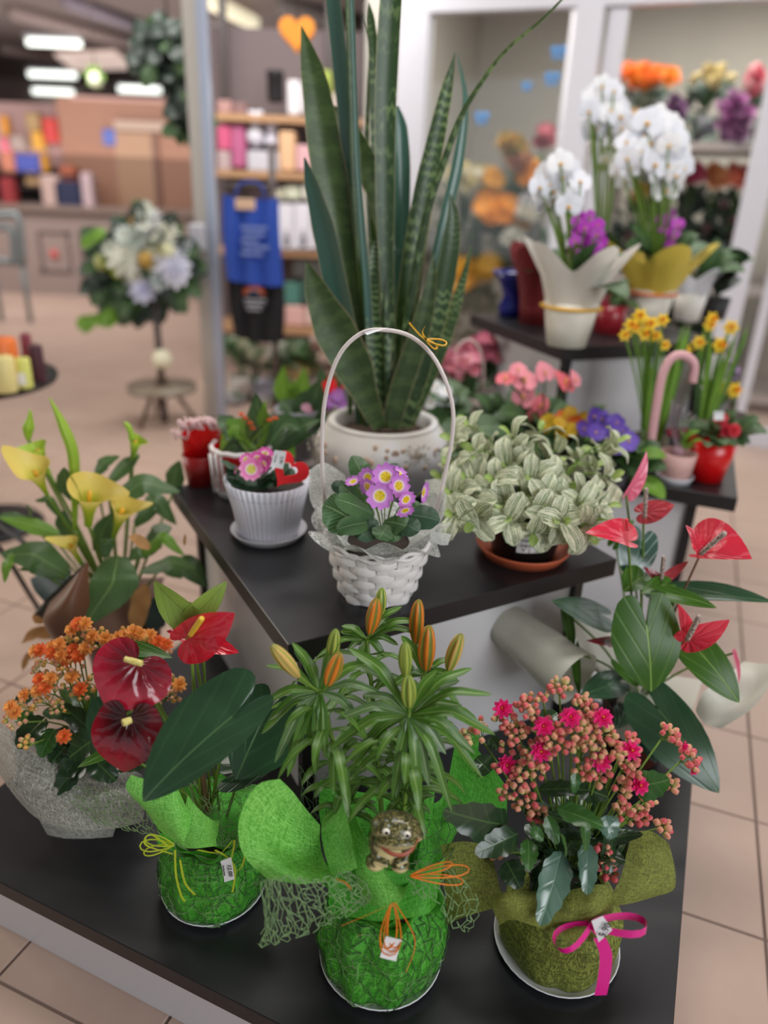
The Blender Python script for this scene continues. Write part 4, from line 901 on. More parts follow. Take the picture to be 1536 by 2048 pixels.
def scallop(mb, O, T, wid, nrm, cup=.2, sc=.07, wave=.1, fr=9, arch=.06):
    """fleshy leaf with a scalloped edge"""
    O, T = Vector(O), Vector(T); L = (T - O).length; y = (T - O).normalized(); z = Vector(nrm); z = (z - y * z.dot(y)).normalized(); x = y.cross(z); n = 40; rows = []; uv = []; ph = random.random() * 6
    for k in range(7):
        r = k / 6; row = []
        for i in range(n + 1):
            t = i / n; s = -1 if i > n / 2 else 1; tt = abs(1 - 2 * t) ; tt = 1 - tt if False else (2 * t if t <= .5 else 2 - 2 * t)
            wv = math.sin(PI * tt ** .72) ** .62 * (1 if tt < .97 else 1); yy = tt
            sc2 = 1 + sc * math.cos(tt * PI * 2 * fr * .5) * (r ** 4)
            X, Y = s * wv * wid * sc2 * r, L * (.5 + (yy - .5) * (r if True else 1) * (1 + (sc2 - 1) * .5))
            row.append(O + x * X + y * Y + z * (cup * wid * (X / wid) ** 2 + arch * L * 4 * (Y / L) * (1 - Y / L) + wave * wid * r ** 2 * math.sin(tt * 9 + ph + s))); uv.append((.5 + X / wid / 2.2, Y / L))
        rows.append(row)
    return mb.grid(rows, uv)
def kleaf(par, O, T, w, mat, yO, yT, nrm=(0, -.5, .85), **k):
    o, t = pd(O[0], O[1], yO), pd(T[0], T[1], yT); mb = MB(); scallop(mb, o, t, sz(w, o), nrm, **k); return part('leaf', mb, M[mat], par)
KD = 1.049; c = cpt(1110, 1885, LZ); ka = thing('pink_kalanchoe', 'kalanchoe with coral buds and hot pink blossoms in an olive green wrap', 'potted plant', (c[0], c[1], LZ)); hub = Vector((c[0], c[1] + .01, LZ + .13))
saucer(ka, c, .102, LZ, M['white_plastic'], .014)
KP = [(.082, LZ + .006), (.09, LZ + .03), (.09, LZ + .07), (.084, LZ + .105), (.066, LZ + .13), (.056, LZ + .14)]
wrapbody(ka, c, KP, M['fleece_olive'], 'pot_wrap', 12.0, .09, 4); mb = MB(); mb.lathe([(.001, LZ + .13), (.06, LZ + .128)], (c[0], c[1], 0), 24); part('soil', mb, M['soil'], ka)
Z8 = lambda x, y: (860 + x / 2.743, 1340 + y / 2.743)
def z8(L): return prow([Z8(a, b) + (d,) for a, b, d in L])
part('wrap_flap', sheet([z8(r) for r in [[(1105, 890, .80), (1215, 885, .80), (1310, 950, .79)], [(1080, 1000, .77), (1230, 1040, .765), (1342, 1080, .77)], [(1040, 1150, .74), (1200, 1180, .735), (1340, 1200, .75)], [(960, 1290, .715), (1080, 1285, .715), (1250, 1240, .74)]]], 14, 14), M['fleece_olive'], ka, 'olive wrap flap spreading to the right')
part('wrap_flap', sheet([z8(r) for r in [[(60, 960, .80), (180, 940, .80), (330, 960, .80)], [(80, 1150, .77), (200, 1160, .76), (380, 1180, .75)], [(90, 1400, .75), (200, 1350, .73), (420, 1290, .72)]]], 12, 12), M['fleece_olive'], ka)
part('wrap_flap', sheet([z8(r) for r in [[(330, 1240, .725), (420, 1215, .72), (600, 1200, .725), (700, 1240, .72)], [(340, 1300, .71), (430, 1290, .70), (560, 1290, .70), (680, 1310, .70)], [(380, 1400, .705), (450, 1370, .695), (560, 1400, .69), (660, 1440, .69)]]], 14, 10), M['fleece_olive'], ka)
part('wrap_flap', sheet([z8(r) for r in [[(640, 1240, .72), (800, 1200, .72), (960, 1180, .72), (1010, 1290, .72)], [(650, 1330, .70), (780, 1350, .69), (900, 1340, .69), (990, 1380, .70)], [(690, 1440, .69), (780, 1500, .685), (870, 1490, .685), (960, 1450, .695)]]], 14, 10), M['fleece_olive'], ka)
part('wrap_flap', sheet([z8(r) for r in [[(150, 330, .93), (300, 480, .92), (420, 640, .90)], [(100, 600, .88), (250, 700, .88), (420, 800, .86)], [(60, 760, .86), (200, 880, .85), (380, 940, .83)]]], 10, 10), M['fleece_lime_deep'], ka, 'pale green fleece standing up behind the leaves')
for O, T, w, mt, a, b, nr in [((420, 850), (60, 760), 130, 'kal_leaf', .77, .74, (-.3, -.8, .5)), ((480, 900), (240, 1010), 90, 'kal_leaf', .76, .73, (-.2, -.7, .6)), ((540, 930), (540, 1105), 62, 'kal_leaf_green', .755, .72, (0, -.9, .4)), ((720, 1000), (600, 1410), 105, 'kal_leaf_silver', .75, .675, (-.1, -.9, .45)),
        ((860, 950), (860, 1240), 70, 'kal_leaf_silver', .75, .70, (0, -.9, .4)), ((700, 760), (960, 860), 70, 'kal_leaf_green', .76, .735, (.1, -.6, .8)), ((960, 800), (1000, 930), 80, 'kal_leaf_silver', .76, .74, (.2, -.8, .5)), ((1110, 640), (1320, 600), 105, 'kal_leaf_green', .80, .79, (0, -.9, .5)),
        ((1000, 900), (960, 1120), 90, 'kal_leaf', .79, .74, (.2, -.8, .5)), ((640, 800), (700, 960), 50, 'kal_leaf_green', .76, .74, (0, -.8, .5)), ((600, 660), (880, 660), 60, 'kal_leaf', .79, .77, (0, -.4, .9)), ((820, 640), (980, 700), 90, 'kal_leaf', .80, .78, (0, -.6, .8)), ((560, 860), (620, 940), 40, 'kal_leaf_green', .745, .735, (0, -.8, .6)),
        ((800, 560), (790, 680), 36, 'kal_leaf_green', .77, .755, (0, -.9, .4)), ((330, 560), (250, 480), 90, 'kal_leaf', .86, .88, (0, -.5, .8)), ((560, 330), (700, 230), 80, 'kal_leaf', .90, .92, (0, -.5, .8)), ((520, 420), (560, 560), 60, 'kal_leaf', .84, .82, (0, -.5, .8)), ((330, 370), (370, 440), 50, 'kal_leaf', .86, .85, (0, -.5, .8)),
        ((1080, 930), (1010, 1060), 60, 'kal_leaf', .79, .76, (.5, -.6, .5)), ((420, 1050), (500, 1200), 90, 'kal_leaf', .75, .72, (-.1, -.7, .6)), ((700, 860), (900, 900), 60, 'kal_leaf', .77, .75, (0, -.8, .5)), ((840, 820), (850, 1000), 45, 'kal_leaf_green', .75, .73, (.5, -.8, .3)), ((610, 1080), (560, 1250), 60, 'kal_leaf', .745, .715, (0, -.8, .5)), ((720, 900), (745, 1030), 22, 'kal_leaf_green', .73, .72, (.8, -.5, .1))]:
    kleaf(ka, Z8(*O), Z8(*T), w / 2.743 * .8, mt, a, b, nr)
for k in range(26):
    a = k * 2.4; r0 = .02; r1 = random.uniform(.06, .1); h = random.uniform(.0, .12); o = Vector((c[0] + r0 * math.cos(a), c[1] + r0 * math.sin(a), LZ + .15 + h)); t = Vector((c[0] + r1 * math.cos(a), c[1] + r1 * math.sin(a), LZ + .17 + h + random.uniform(-.01, .03)))
    mb = MB(); scallop(mb, o, t, random.uniform(.018, .028), (0, 0, 1), sc=.05); part('leaf', mb, M['kal_leaf'], ka)
for cx_, cy_, R, n, bl in [(715, 95, 55, 11, ()), (840, 155, 32, 5, ()), (620, 150, 28, 4, ()), (540, 195, 66, 12, ()), (850, 205, 60, 8, ()), (415, 260, 60, 8, ((410, 235),)), (240, 335, 80, 9, ()), (475, 345, 60, 11, ()), (640, 320, 64, 7, ((625, 335),)), (790, 300, 80, 12, ((762, 292),)), (700, 385, 70, 11, ()), (860, 330, 70, 11, ()),
        (945, 330, 70, 9, ((930, 288),)), (425, 480, 85, 10, ((437, 532),)), (600, 460, 75, 10, ((608, 462),)), (540, 560, 85, 14, ()), (850, 440, 85, 13, ()), (930, 520, 70, 5, ((922, 515),)), (1000, 430, 70, 10, ()), (1085, 460, 70, 9, ((1078, 452),)), (1090, 540, 66, 8, ()), (830, 570, 42, 5, ()), (925, 595, 35, 4, ()), (1050, 650, 50, 6, ()), (1130, 640, 60, 4, ((1125, 640),)),
        (1190, 710, 48, 6, ()), (1070, 780, 60, 8, ()), (1165, 800, 50, 7, ()), (430, 665, 48, 6, ()), (520, 725, 66, 10, ()), (600, 800, 45, 7, ()), (362, 1000, 46, 5, ()), (955, 1025, 56, 9, ()), (980, 1100, 50, 6, ()), (1110, 372, 28, 4, ()), (1320, 350, 60, 9, ((1360, 432),)), (1430, 490, 60, 8, ((1415, 552),)), (1332, 625, 42, 5, ()), (1290, 860, 45, 6, ()), (857, 1095, 22, 3, ())]:
    dx, dy = (cx_ - 800) / 480, (cy_ - 450) / 400; y = .80 + .03 * dx * dx - .03 * dy - .02 * (1 - min(1, dx * dx + dy * dy)); cluster(ka, Z8(cx_, cy_), R / 2.743 * 1.08, int(n * 1.35), 7.3, (KB[0], KB[1]), hub + Vector((dx * .02, 0, .03)), (dx * .5, -.5 + (.3 if dy < 0 else 0), .8), [Z8(*b) for b in bl], .22 if 400 < cx_ < 1250 else .6, y, KBL, .0155 if bl and bl[0][0] < 1300 else .0105)
flush_buds(ka)
kn = pd(*Z8(880, 1400), .68)
for d, L, W, wd in [((1, -.1, .1), .075, .016, .013), ((-.75, -.25, -.45), .056, .017, .012)]:
    mb = MB(); loopband(mb, kn, d, L, W * 1.3, wd, (0, .1, 1)); part('ribbon_loop', mb, M['magenta_ribbon'], ka)
mb = MB(); band(mb, [pd(*Z8(930, 1470), .675), pd(*Z8(965, 1560), .668), pd(*Z8(955, 1690), .66), pd(*Z8(935, 1785), .655)], .0175, (1, 0, .12), 14); part('ribbon_tail', mb, M['magenta_ribbon'], ka)
mb = MB(); band(mb, [pd(*Z8(850, 1330), .70), pd(*Z8(870, 1400), .682), pd(*Z8(940, 1480), .675)], .008, (.7, 0, -.5), 8); part('ribbon_tail', mb, M['magenta_ribbon'], ka)
P4 = [pd(*Z8(885, 1375), .668), pd(*Z8(945, 1348), .668), pd(*Z8(1000, 1425), .664), pd(*Z8(925, 1492), .664)]
tagcard(ka, P4, M['paper'], label='white price sticker, 5.90'); Mx = cardframe(P4, .0024); text(ka, '5.90', Mx @ Matrix.Translation((.003, -.005, 0)) @ Matrix.Rotation(math.radians(38), 4, 'Z'), .0145, M['ink'])
# ------------------------------------------------------------------ orange kalanchoe in silver fleece
KD = 1.067; c = cpt(209, 1600, LZ); ko = thing('orange_kalanchoe', 'kalanchoe with orange blossoms and dark leaves in silver grey fleece, far left', 'potted plant', (c[0], c[1], LZ)); hub = Vector((c[0], c[1], LZ + .12))
pot(ko, c, .06, .075, LZ, .11, M['white_plastic'])
Z5 = lambda x, y: (x / 2.743, 1130 + y / 2.743)
def z5(L): return prow([Z5(a, b) + (d,) for a, b, d in L])
part('fleece_wrap', sheet([z5(r) for r in [[(-60, 830, 1.06), (60, 900, 1.0), (180, 980, .97), (330, 1080, .95), (480, 1130, .96), (640, 1100, .98), (780, 1150, .93)], [(-80, 950, 1.02), (10, 1060, .97), (120, 1170, .935), (290, 1250, .91), (480, 1290, .90), (650, 1270, .90), (800, 1290, .89)], [(-60, 1060, 1.0), (60, 1240, .95), (190, 1380, .91), (340, 1440, .885), (520, 1455, .88), (660, 1440, .88), (780, 1410, .88)]]], 30, 14), M['fleece_grey'], ko, 'silver grey fibre fleece collar')
part('fleece_wrap', sheet([z5(r) for r in [[(60, 900, 1.0), (200, 1060, .97), (400, 1180, .95), (620, 1180, .95)], [(120, 1200, .95), (250, 1300, .93), (450, 1350, .92), (650, 1330, .92)], [(260, 1480, .93), (360, 1500, .92), (500, 1500, .92), (620, 1490, .93)]]], 16, 12), M['fleece_grey'], ko)
for O, T, w, mt, a, b in [((250, 840), (90, 1010), 75, 'kal_leaf', .99, .95), ((130, 800), (150, 900), 50, 'kal_leaf_green', 1.0, .98), ((560, 960), (330, 760), 60, 'kal_leaf', .96, 1.0), ((540, 940), (380, 1060), 85, 'kal_leaf', .95, .92), ((360, 1000), (280, 1090), 70, 'kal_leaf', .97, .94), ((420, 1060), (330, 1200), 60, 'kal_leaf', .94, .92), ((500, 1050), (640, 1190), 70, 'kal_leaf', .94, .92), ((480, 1060), (300, 1260), 70, 'kal_leaf', .94, .91), ((200, 700), (60, 780), 40, 'kal_leaf', 1.05, 1.03), ((640, 1080), (800, 1100), 60, 'kal_leaf', .95, .93), ((860, 700), (960, 650), 70, 'kal_leaf', 1.02, 1.03), ((300, 900), (220, 1060), 60, 'kal_leaf_green', .97, .94)]:
    kleaf(ko, Z5(*O), Z5(*T), w / 2.743, mt, a, b)
for k in range(44):
    a = k * 2.4; r1 = random.uniform(.05, .12); h = random.uniform(-.02, .1); o = Vector((c[0] + .02 * math.cos(a), c[1] + .02 * math.sin(a), LZ + .12 + h)); t = Vector((c[0] + r1 * math.cos(a), c[1] + r1 * math.sin(a), LZ + .13 + h)); mb = MB(); scallop(mb, o, t, random.uniform(.02, .03), (0, 0, 1), sc=.05); part('leaf', mb, M['kal_leaf'], ko)
for cx_, cy_, R, n, bl in [(430, 370, 60, 6, ((405, 378), (440, 345), (475, 345))), (540, 410, 60, 8, ((515, 415), (582, 425))), (720, 405, 80, 8, ((690, 415), (730, 395), (760, 408), (655, 425))), (830, 420, 50, 5, ((820, 405),)), (880, 450, 60, 5, ((860, 442), (905, 458))), (340, 460, 60, 6, ((340, 458), (300, 470))), (290, 510, 80, 7, ((305, 510), (245, 495), (215, 500))),
        (390, 530, 70, 6, ((380, 545), (350, 520), (440, 525))), (420, 490, 50, 6, ((410, 485), (480, 475))), (200, 560, 40, 5, ()), (260, 660, 80, 8, ((240, 655), (298, 650))), (230, 720, 80, 10, ((230, 715), (160, 740), (270, 700))), (390, 640, 50, 6, ((405, 630),)), (450, 700, 55, 4, ((450, 700),)), (90, 820, 70, 12, ((85, 800), (110, 830))), (140, 970, 35, 6, ()), (320, 780, 40, 6, ()), (355, 955, 28, 4, ((358, 950),)), (715, 730, 70, 5, ((700, 742), (740, 715), (680, 725))), (940, 670, 70, 12, ((975, 680),)), (520, 640, 40, 4, ()), (910, 720, 50, 7, ())]:
    dx, dy = (cx_ - 450) / 400, (cy_ - 560) / 300; y = 1.0 - .05 * dy + (.04 if cx_ > 800 else 0); cluster(ko, Z5(cx_, cy_), R / 2.743 * 1.1, int(n * 1.5), 5.2, (KB[2], KB[1]), hub + Vector((0, 0, .04)), (dx * .3, -.35, .9), [Z5(*b) for b in bl], .45, y, KBO, .0145)
# ------------------------------------------------------------------ snake plant in the shell pot
KD = 1.059; pc_ = cpt(761, 969, UZ); ZR = UZ + .175
sp_ = thing('snake_plant', 'tall snake plant in a squat white ceramic pot decorated with shells', 'potted plant', (pc_[0], pc_[1], UZ))
pr = [(.001, UZ), (.115, UZ), (.14, UZ + .02), (.163, UZ + .06), (.172, UZ + .095), (.166, UZ + .13), (.148, UZ + .158), (.139, UZ + .17), (.139, ZR), (.132, ZR + .003), (.121, ZR), (.118, UZ + .15), (.12, UZ + .12)]
pp_ = [(p.x, p.y) for p in spline([Vector((a, b, 0)) for a, b in pr], 40)]
mb = MB(); mb.lathe(pp_, (pc_[0], pc_[1], 0), 64, 0, lambda r, z, a: (r * (1 + .006 * mnoise.noise(Vector((math.cos(a) * 3, math.sin(a) * 3, z * 20)))), z)); part('ceramic_pot', mb, M['ceramic'], sp_)
mb = MB(); mb.lathe([(.001, UZ + .142), (.12, UZ + .14)], (pc_[0], pc_[1], 0), 32, 0, lambda r, z, a: (r, z + .006 * mnoise.noise(Vector((r * 60, a * 3, 0))))); part('soil', mb, P_('#4a3426', .9, bump=.8, var=.5, vs=150), sp_)
def potpt(px, py, lift=0.0):
    """the point of the pot's outside seen at a pixel"""
    d = ray(px, py).normalized(); t = .9
    for k in range(2600):
        p = Vector((0, 0, CZ)) + d * t; r = math.hypot(p.x - pc_[0], p.y - pc_[1])
        for (a, b), (a2, b2) in zip(pp_[:-1], pp_[1:]):
            if b <= p.z <= b2 and b < UZ + .17:
                R_ = a + (a2 - a) * (p.z - b) / max(1e-6, b2 - b)
                if r <= R_:
                    n = Vector((p.x - pc_[0], p.y - pc_[1], 0)).normalized(); return p + n * lift, n
        t += .001
    return pd(px, py, pc_[1] - .15), Vector((0, -1, 0))
for px, py, kind in [(640, 925, 'grit'), (635, 960, 'grit'), (628, 895, 'grit'), (650, 890, 'shell'), (650, 905, 'shell'), (671, 920, 'bud'), (751, 897, 'bud'), (733, 921, 'bud'), (743, 927, 'bud'), (775, 902, 'bead'), (773, 915, 'bead'), (791, 908, 'star'), (806, 903, 'bead'), (836, 912, 'sprig'), (873, 905, 'ring'), (812, 935, 'bead'), (850, 935, 'bead')]:
    p, n = potpt(px, py); mb = MB(); q = n.to_track_quat('Z', 'Y').to_matrix(); m_ = M['shell_tan']
    if kind == 'grit':
        m_ = M['shell_grey']
        for k in range(46): 
            p2, n2 = potpt(px + random.uniform(-13, 13), py + random.uniform(-22, 22)); mb.ball(p2, random.uniform(.0018, .0042), 5, 0)
    elif kind == 'sprig':
        m_ = M['shell_grey']
        for k in range(34):
            a = k / 34 * 6.28 * 2; rr = 8 + (k % 4) * 7; p2, n2 = potpt(px + rr * math.cos(a) , py + rr * .8 * math.sin(a)); mb.ball(p2, .0028, 5, 0, (1, 1, 1)); mb.tube([p + n * .001, p2], .0011, 3, cap=False)
    elif kind == 'ring': mb.tube([p + q @ Vector((math.cos(a * PI / 6) * .011, math.sin(a * PI / 6) * .011, .001)) for a in range(10)], .0025, 6)
    elif kind == 'star':
        for k in range(6): mb.ball(p + q @ Vector((math.cos(k * PI / 3) * .006, math.sin(k * PI / 3) * .006, .001)), .0045, 6, 0, (1, 1, .6), q)
    elif kind == 'bead': mb.ball(p, .0062, 8, 0, (1, 1, .7), q)
    elif kind == 'shell': mb.ball(p, .010, 8, 0, (1.0, .8, .6), q)
    else:
        mb.ball(p, .008, 8, 0, (.8, 1.2, .6), q); mb.tube([p, potpt(px - 4, py + 16)[0], potpt(px + 4, py + 34)[0]], .0011, 5)
    part('shell_ornament', mb, m_, sp_)
def sleaf(path, w, y0, y1, mat='san', yaw=0.0, fold=.28, n=26, bend=None):
    """path: pixels from the base up; widths in pixels; y0 base depth, y1 tip depth"""
    m = len(path) - 1; pts = [pd(p[0], p[1], y0 + (y1 - y0) * (i / m)) for i, p in enumerate(path)]
    W = [sz(a / 2, pts[min(m, int(i / max(1, len(w) - 1) * m))]) for i, a in enumerate(w)]; mb = MB(); blade(mb, pts, W, 'strap', n, (math.cos(yaw), math.sin(yaw), 0), None, fold, 6, .015); part('leaf', mb, M[mat], sp_)
sleaf([(738, 852), (716, 720), (692, 560), (668, 400), (650, 300), (632, 180), (603, 52)], [22, 34, 44, 58, 70, 66, 52, 2], 1.68, 1.74, 'san_dark', .1)
sleaf([(745, 852), (725, 760), (702, 690), (672, 560), (650, 460), (628, 380), (609, 315)], [24, 34, 46, 52, 50, 34, 3], 1.655, 1.60, 'san_blue', -.3)
sleaf([(760, 856), (735, 800), (705, 730), (668, 660), (636, 590), (613, 524)], [26, 46, 78, 84, 52, 5], 1.63, 1.58, 'san_dark', .25, .2)
sleaf([(772, 855), (778, 700), (772, 520), (770, 400), (770, 250), (775, 100), (786, -60), (800, -160)], [20, 24, 30, 38, 42, 46, 44, 4], 1.66, 1.68, 'san', .15, .22)
sleaf([(735, 850), (722, 620), (712, 500), (702, 350), (696, 150), (690, -40), (686, -200)], [20, 26, 24, 22, 20, 20, 12], 1.70, 1.70, 'san_dark', .9, .8)
sleaf([(742, 850), (732, 620), (722, 480), (712, 330), (706, 150), (700, -40), (696, -200)], [16, 20, 18, 14, 12, 12, 9], 1.66, 1.66, 'san_blue', .7, .8)
sleaf([(720, 850), (706, 600), (702, 420), (692, 250), (682, 130), (668, 0), (655, -120)], [16, 22, 24, 28, 34, 32, 20], 1.72, 1.72, 'san_blue', -.3)
sleaf([(770, 520), (764, 420), (745, 360), (712, 290), (680, 240), (656, 214)], [20, 46, 50, 44, 40, 14], 1.72, 1.76, 'san_dark', .2)
sleaf([(758, 850), (754, 600), (752, 400), (750, 250), (748, 120), (742, 45), (738, 5)], [14, 20, 20, 20, 22, 16, 1], 1.74, 1.76, 'san', .2)
sleaf([(752, 850), (745, 600), (738, 450), (733, 300), (736, 180), (738, 90), (724, 15)], [14, 20, 18, 14, 10, 6, 1], 1.75, 1.78, 'san', .9)
sleaf([(790, 850), (797, 640), (800, 520), (803, 420), (803, 330), (801, 260), (794, 212)], [14, 20, 26, 33, 35, 28, 6], 1.75, 1.78, 'san_blue', .1)
sleaf([(776, 852), (768, 640), (776, 540), (790, 500), (802, 518)], [12, 18, 16, 14, 3], 1.70, 1.71, 'san_blue', .1)
sleaf([(792, 855), (810, 640), (828, 500), (848, 380), (868, 290), (888, 200), (910, 106)], [24, 44, 46, 44, 38, 28, 2], 1.68, 1.74, 'san', .25)
sleaf([(802, 855), (806, 700), (824, 560), (852, 420), (884, 325), (918, 235), (962, 162), (1012, 98), (1078, 42), (1135, -14)], [18, 24, 24, 22, 20, 17, 13, 10, 8, 6], 1.66, 1.62, 'san', .7, .5, 34)
sleaf([(810, 855), (842, 640), (868, 530), (893, 420), (912, 340), (926, 250), (930, 190), (914, 108)], [18, 22, 24, 26, 26, 20, 12, 2], 1.73, 1.80, 'san_blue', .3)
sleaf([(808, 855), (838, 740), (868, 640), (888, 560), (902, 480), (905, 430), (900, 388)], [26, 44, 46, 42, 36, 22, 3], 1.66, 1.68, 'san', .2)
sleaf([(815, 852), (850, 760), (880, 690), (904, 630), (922, 570), (936, 520), (943, 486)], [26, 38, 36, 28, 18, 8, 1], 1.70, 1.70, 'san', .35)
sleaf([(780, 856), (800, 780), (830, 690), (850, 620), (862, 560), (867, 508)], [36, 44, 44, 36, 22, 2], 1.64, 1.66, 'san_dark', .1)
sleaf([(764, 857), (756, 760), (748, 660), (742, 580), (748, 520), (752, 470)], [20, 30, 32, 30, 20, 2], 1.65, 1.68, 'san', 0)
sleaf([(776, 858), (772, 740), (770, 620), (774, 520), (776, 440)], [16, 20, 20, 14, 3], 1.64, 1.69, 'san', .9, .6)
sleaf([(730, 850), (722, 760), (720, 700), (726, 620), (730, 560)], [18, 26, 28, 20, 2], 1.70, 1.72, 'san_dark', .2)
sleaf([(698, 830), (700, 780), (700, 700), (698, 620)], [14, 14, 12, 8], 1.72, 1.74, 'san_dark', .9)
sleaf([(800, 852), (818, 740), (822, 640), (816, 560)], [26, 36, 30, 4], 1.73, 1.76, 'san_dark', .1)
# ------------------------------------------------------------------ primrose in the woven basket
KD = 1.008; bc = cpt(753, 1179, UZ); BT = UZ + .112
bk = thing('woven_basket', 'small white woven basket with tall cane handle holding a lilac primrose', 'basket', (bc[0], bc[1], UZ))
RB = lambda z: .069 + (.098 - .069) * ((z - UZ) / .112) ** .9
NS = 16
for k in range(NS):
    a = 2 * PI * k / NS + .1; d = Vector((math.cos(a), math.sin(a), 0)); s = Vector((-math.sin(a), math.cos(a), 0)); mb = MB(); rows = []
    for i in range(9):
        z = UZ + .002 + (BT - UZ - .004) * i / 8; p = Vector((bc[0], bc[1], z)) + d * (RB(z)); rows.append([p - s * .0095 - d * .0006, p - s * .005 + d * .0006, p + s * .005 + d * .0006, p + s * .0095 - d * .0006])
    mb.grid(rows); part('basket_stake', mb, M['wicker'], bk)
NR = 7
for r_ in range(NR):
    z0 = UZ + .003 + r_ * .0152; rows = []; n = NS * 9
    for i in range(n):
        a = 2 * PI * i / n + .1; ph = math.cos(a * NS / 2 - .1 * NS / 2 + PI * r_); off = .0034 * ph + .0012 * mnoise.noise(Vector((a * 3, r_ * 7.3, 0))); hh = .0080 + .0009 * math.sin(a * 5 + r_ * 2)
        zz = z0 + .006 + .0014 * math.sin(a * 3 + r_ * 1.7); ring = []
        for (dz, dr) in ((-1, -.0006), (-.7, .0003), (0, .0007), (.7, .0003), (1, -.0006)):
            z = zz + hh * dz; rr = RB(min(BT, max(UZ, zz))) + off + dr; ring.append(Vector((bc[0] + rr * math.cos(a), bc[1] + rr * math.sin(a), z)))
        rows.append(ring)
    rows.append(rows[0]); mb = MB(); mb.grid(rows); part('basket_weave_strip', mb, M['wicker'], bk)
mb = MB(); mb.lathe([(.001, UZ + .001), (RB(UZ) - .001, UZ + .001), (RB(BT) - .006, BT - .004), (RB(BT) - .009, BT - .004), (RB(UZ) - .006, UZ + .006)], (bc[0], bc[1], 0), 32); part('basket_liner', mb, P_('#cfc9c4', .6), bk)
for z, am in ((BT, .004), (BT + .004, -.004)):
    pts = [Vector((bc[0] + (RB(BT) + .001) * math.cos(t * PI / 32), bc[1] + (RB(BT) + .001) * math.sin(t * PI / 32), z + am * math.sin(t * .9))) for t in range(65)]; mb = MB(); mb.tube(pts, .0042, 6); part('basket_rim', mb, M['wicker'], bk)
hp = [pd(655, 1090, 1.235), (pd(649, 1000, 1.24)), pd(644, 900, 1.245), pd(650, 800, 1.25), pd(676, 715, 1.25), pd(720, 668, 1.25), pd(770, 660, 1.25), pd(825, 675, 1.25), pd(872, 722, 1.25), pd(903, 800, 1.245), pd(905, 870, 1.24), pd(890, 950, 1.24), pd(871, 1030, 1.24), pd(858, 1090, 1.24)]
mb = MB(); mb.tube(spline(hp, 60), .0036, 8, flat=.6, side=(0, 1, 0)); part('basket_handle', mb, M['wicker_pink'], bk)
mb = MB(); mb.lathe([(.001, BT - .012), (.088, BT - .012)], (bc[0], bc[1], 0), 24); part('soil', mb, M['soil'], bk)
kn = pd(853, 680, 1.235)
for d, L, W in [((1, 0, -.18), .034, .008), ((.75, 0, -.6), .022, .006)]:
    mb = MB(); loopband(mb, kn, d, L, W, .004, (0, -.7, .8)); part('ribbon_loop', mb, M['gold'], bk)
for P in [[(853, 680), (838, 668), (818, 645)], [(853, 680), (845, 665), (850, 652)]]:
    mb = MB(); band(mb, [pd(*p, 1.23) for p in P], .003, (.6, 0, .8), 8); part('ribbon_tail', mb, M['gold'], bk)
P4 = [pd(728, 665, 1.24), pd(748, 659, 1.24), pd(775, 656, 1.235), pd(735, 670, 1.235)]; tagcard(bk, P4, M['paper'], label='folded white price sticker on the handle')
# fleece ruffle around the rim
def ruffle(par, c, r0, r1, z0, z1, m, waves=9, amp=.013, a0=0.0, a1=2 * PI, name='fleece_ruffle', seed=1.0, n=120, k=7, drop=.0, label=None):
    mb = MB(); rows = []
    for i in range(k + 1):
        t = i / k; row = []
        for j in range(n + 1):
            a = a0 + (a1 - a0) * j / n; wv = math.sin(a * waves + seed + 1.3 * math.sin(a * 2 + seed)); r = r0 + (r1 - r0) * t + amp * t * wv * .8; z = z0 + (z1 - z0) * (t ** .8) + amp * t * (math.cos(a * waves * 1.0 + seed) * .9 + .5 * math.sin(a * 3 + seed)) - drop * t * t
            row.append(Vector((c[0] + r * math.cos(a), c[1] + r * math.sin(a), z)))
        rows.append(row)
    mb.grid(rows); return part(name, mb, m, par, label)
ruffle(bk, bc, .058, .124, BT - .006, BT + .020, M['fleece_white'], 7, .014, seed=.6, label='sheer white fibre ruffle')
ruffle(bk, bc, .064, .112, BT - .004, BT + .034, M['fleece_white'], 6, .012, seed=2.2)
part('fleece_ruffle', sheet([prow(r) for r in [[(618, 940, 1.26), (620, 1000, 1.25), (645, 1040, 1.22)], [(650, 925, 1.29), (655, 980, 1.28), (665, 1020, 1.26)], [(690, 950, 1.31), (700, 990, 1.30), (700, 1020, 1.29)]]], 8, 8), M['fleece_white'], bk)
part('fleece_ruffle', sheet([prow(r) for r in [[(850, 960, 1.30), (850, 1000, 1.29), (850, 1030, 1.28)], [(880, 960, 1.27), (885, 1000, 1.24), (880, 1040, 1.22)], [(893, 990, 1.22), (888, 1030, 1.19), (870, 1060, 1.17)]]], 8, 8), M['fleece_white'], bk)
part('fleece_ruffle', sheet([prow(r) for r in [[(860, 1060, 1.16), (862, 1080, 1.15)], [(882, 1065, 1.15), (880, 1090, 1.14)], [(903, 1068, 1.15), (896, 1090, 1.14)]]], 8, 8), M['fleece_white'], bk)
Z2 = lambda x, y: (360 + x / 2.743, 700 + y / 2.743)
def pleaf(par, O, T, w, y0, y1, mat='prim_leaf', nrm=(0, -.7, .7), sc=2.2, zf=Z2):
    o, t = pd(*zf(*O), y0), pd(*zf(*T), y1); W = sz(w / sc, o); L = (t - o).length; z = Vector(nrm).normalized(); mb = MB()
    blade(mb, [o, o.lerp(t, .35) + z * L * .08, o.lerp(t, .7) + z * L * .09, t], [W * .25, W * .55, W * .95, W, W * .8, W * .15], 'oval', 14, None, nrm, -.12, 8, .06); part('leaf', mb, M[mat], par)
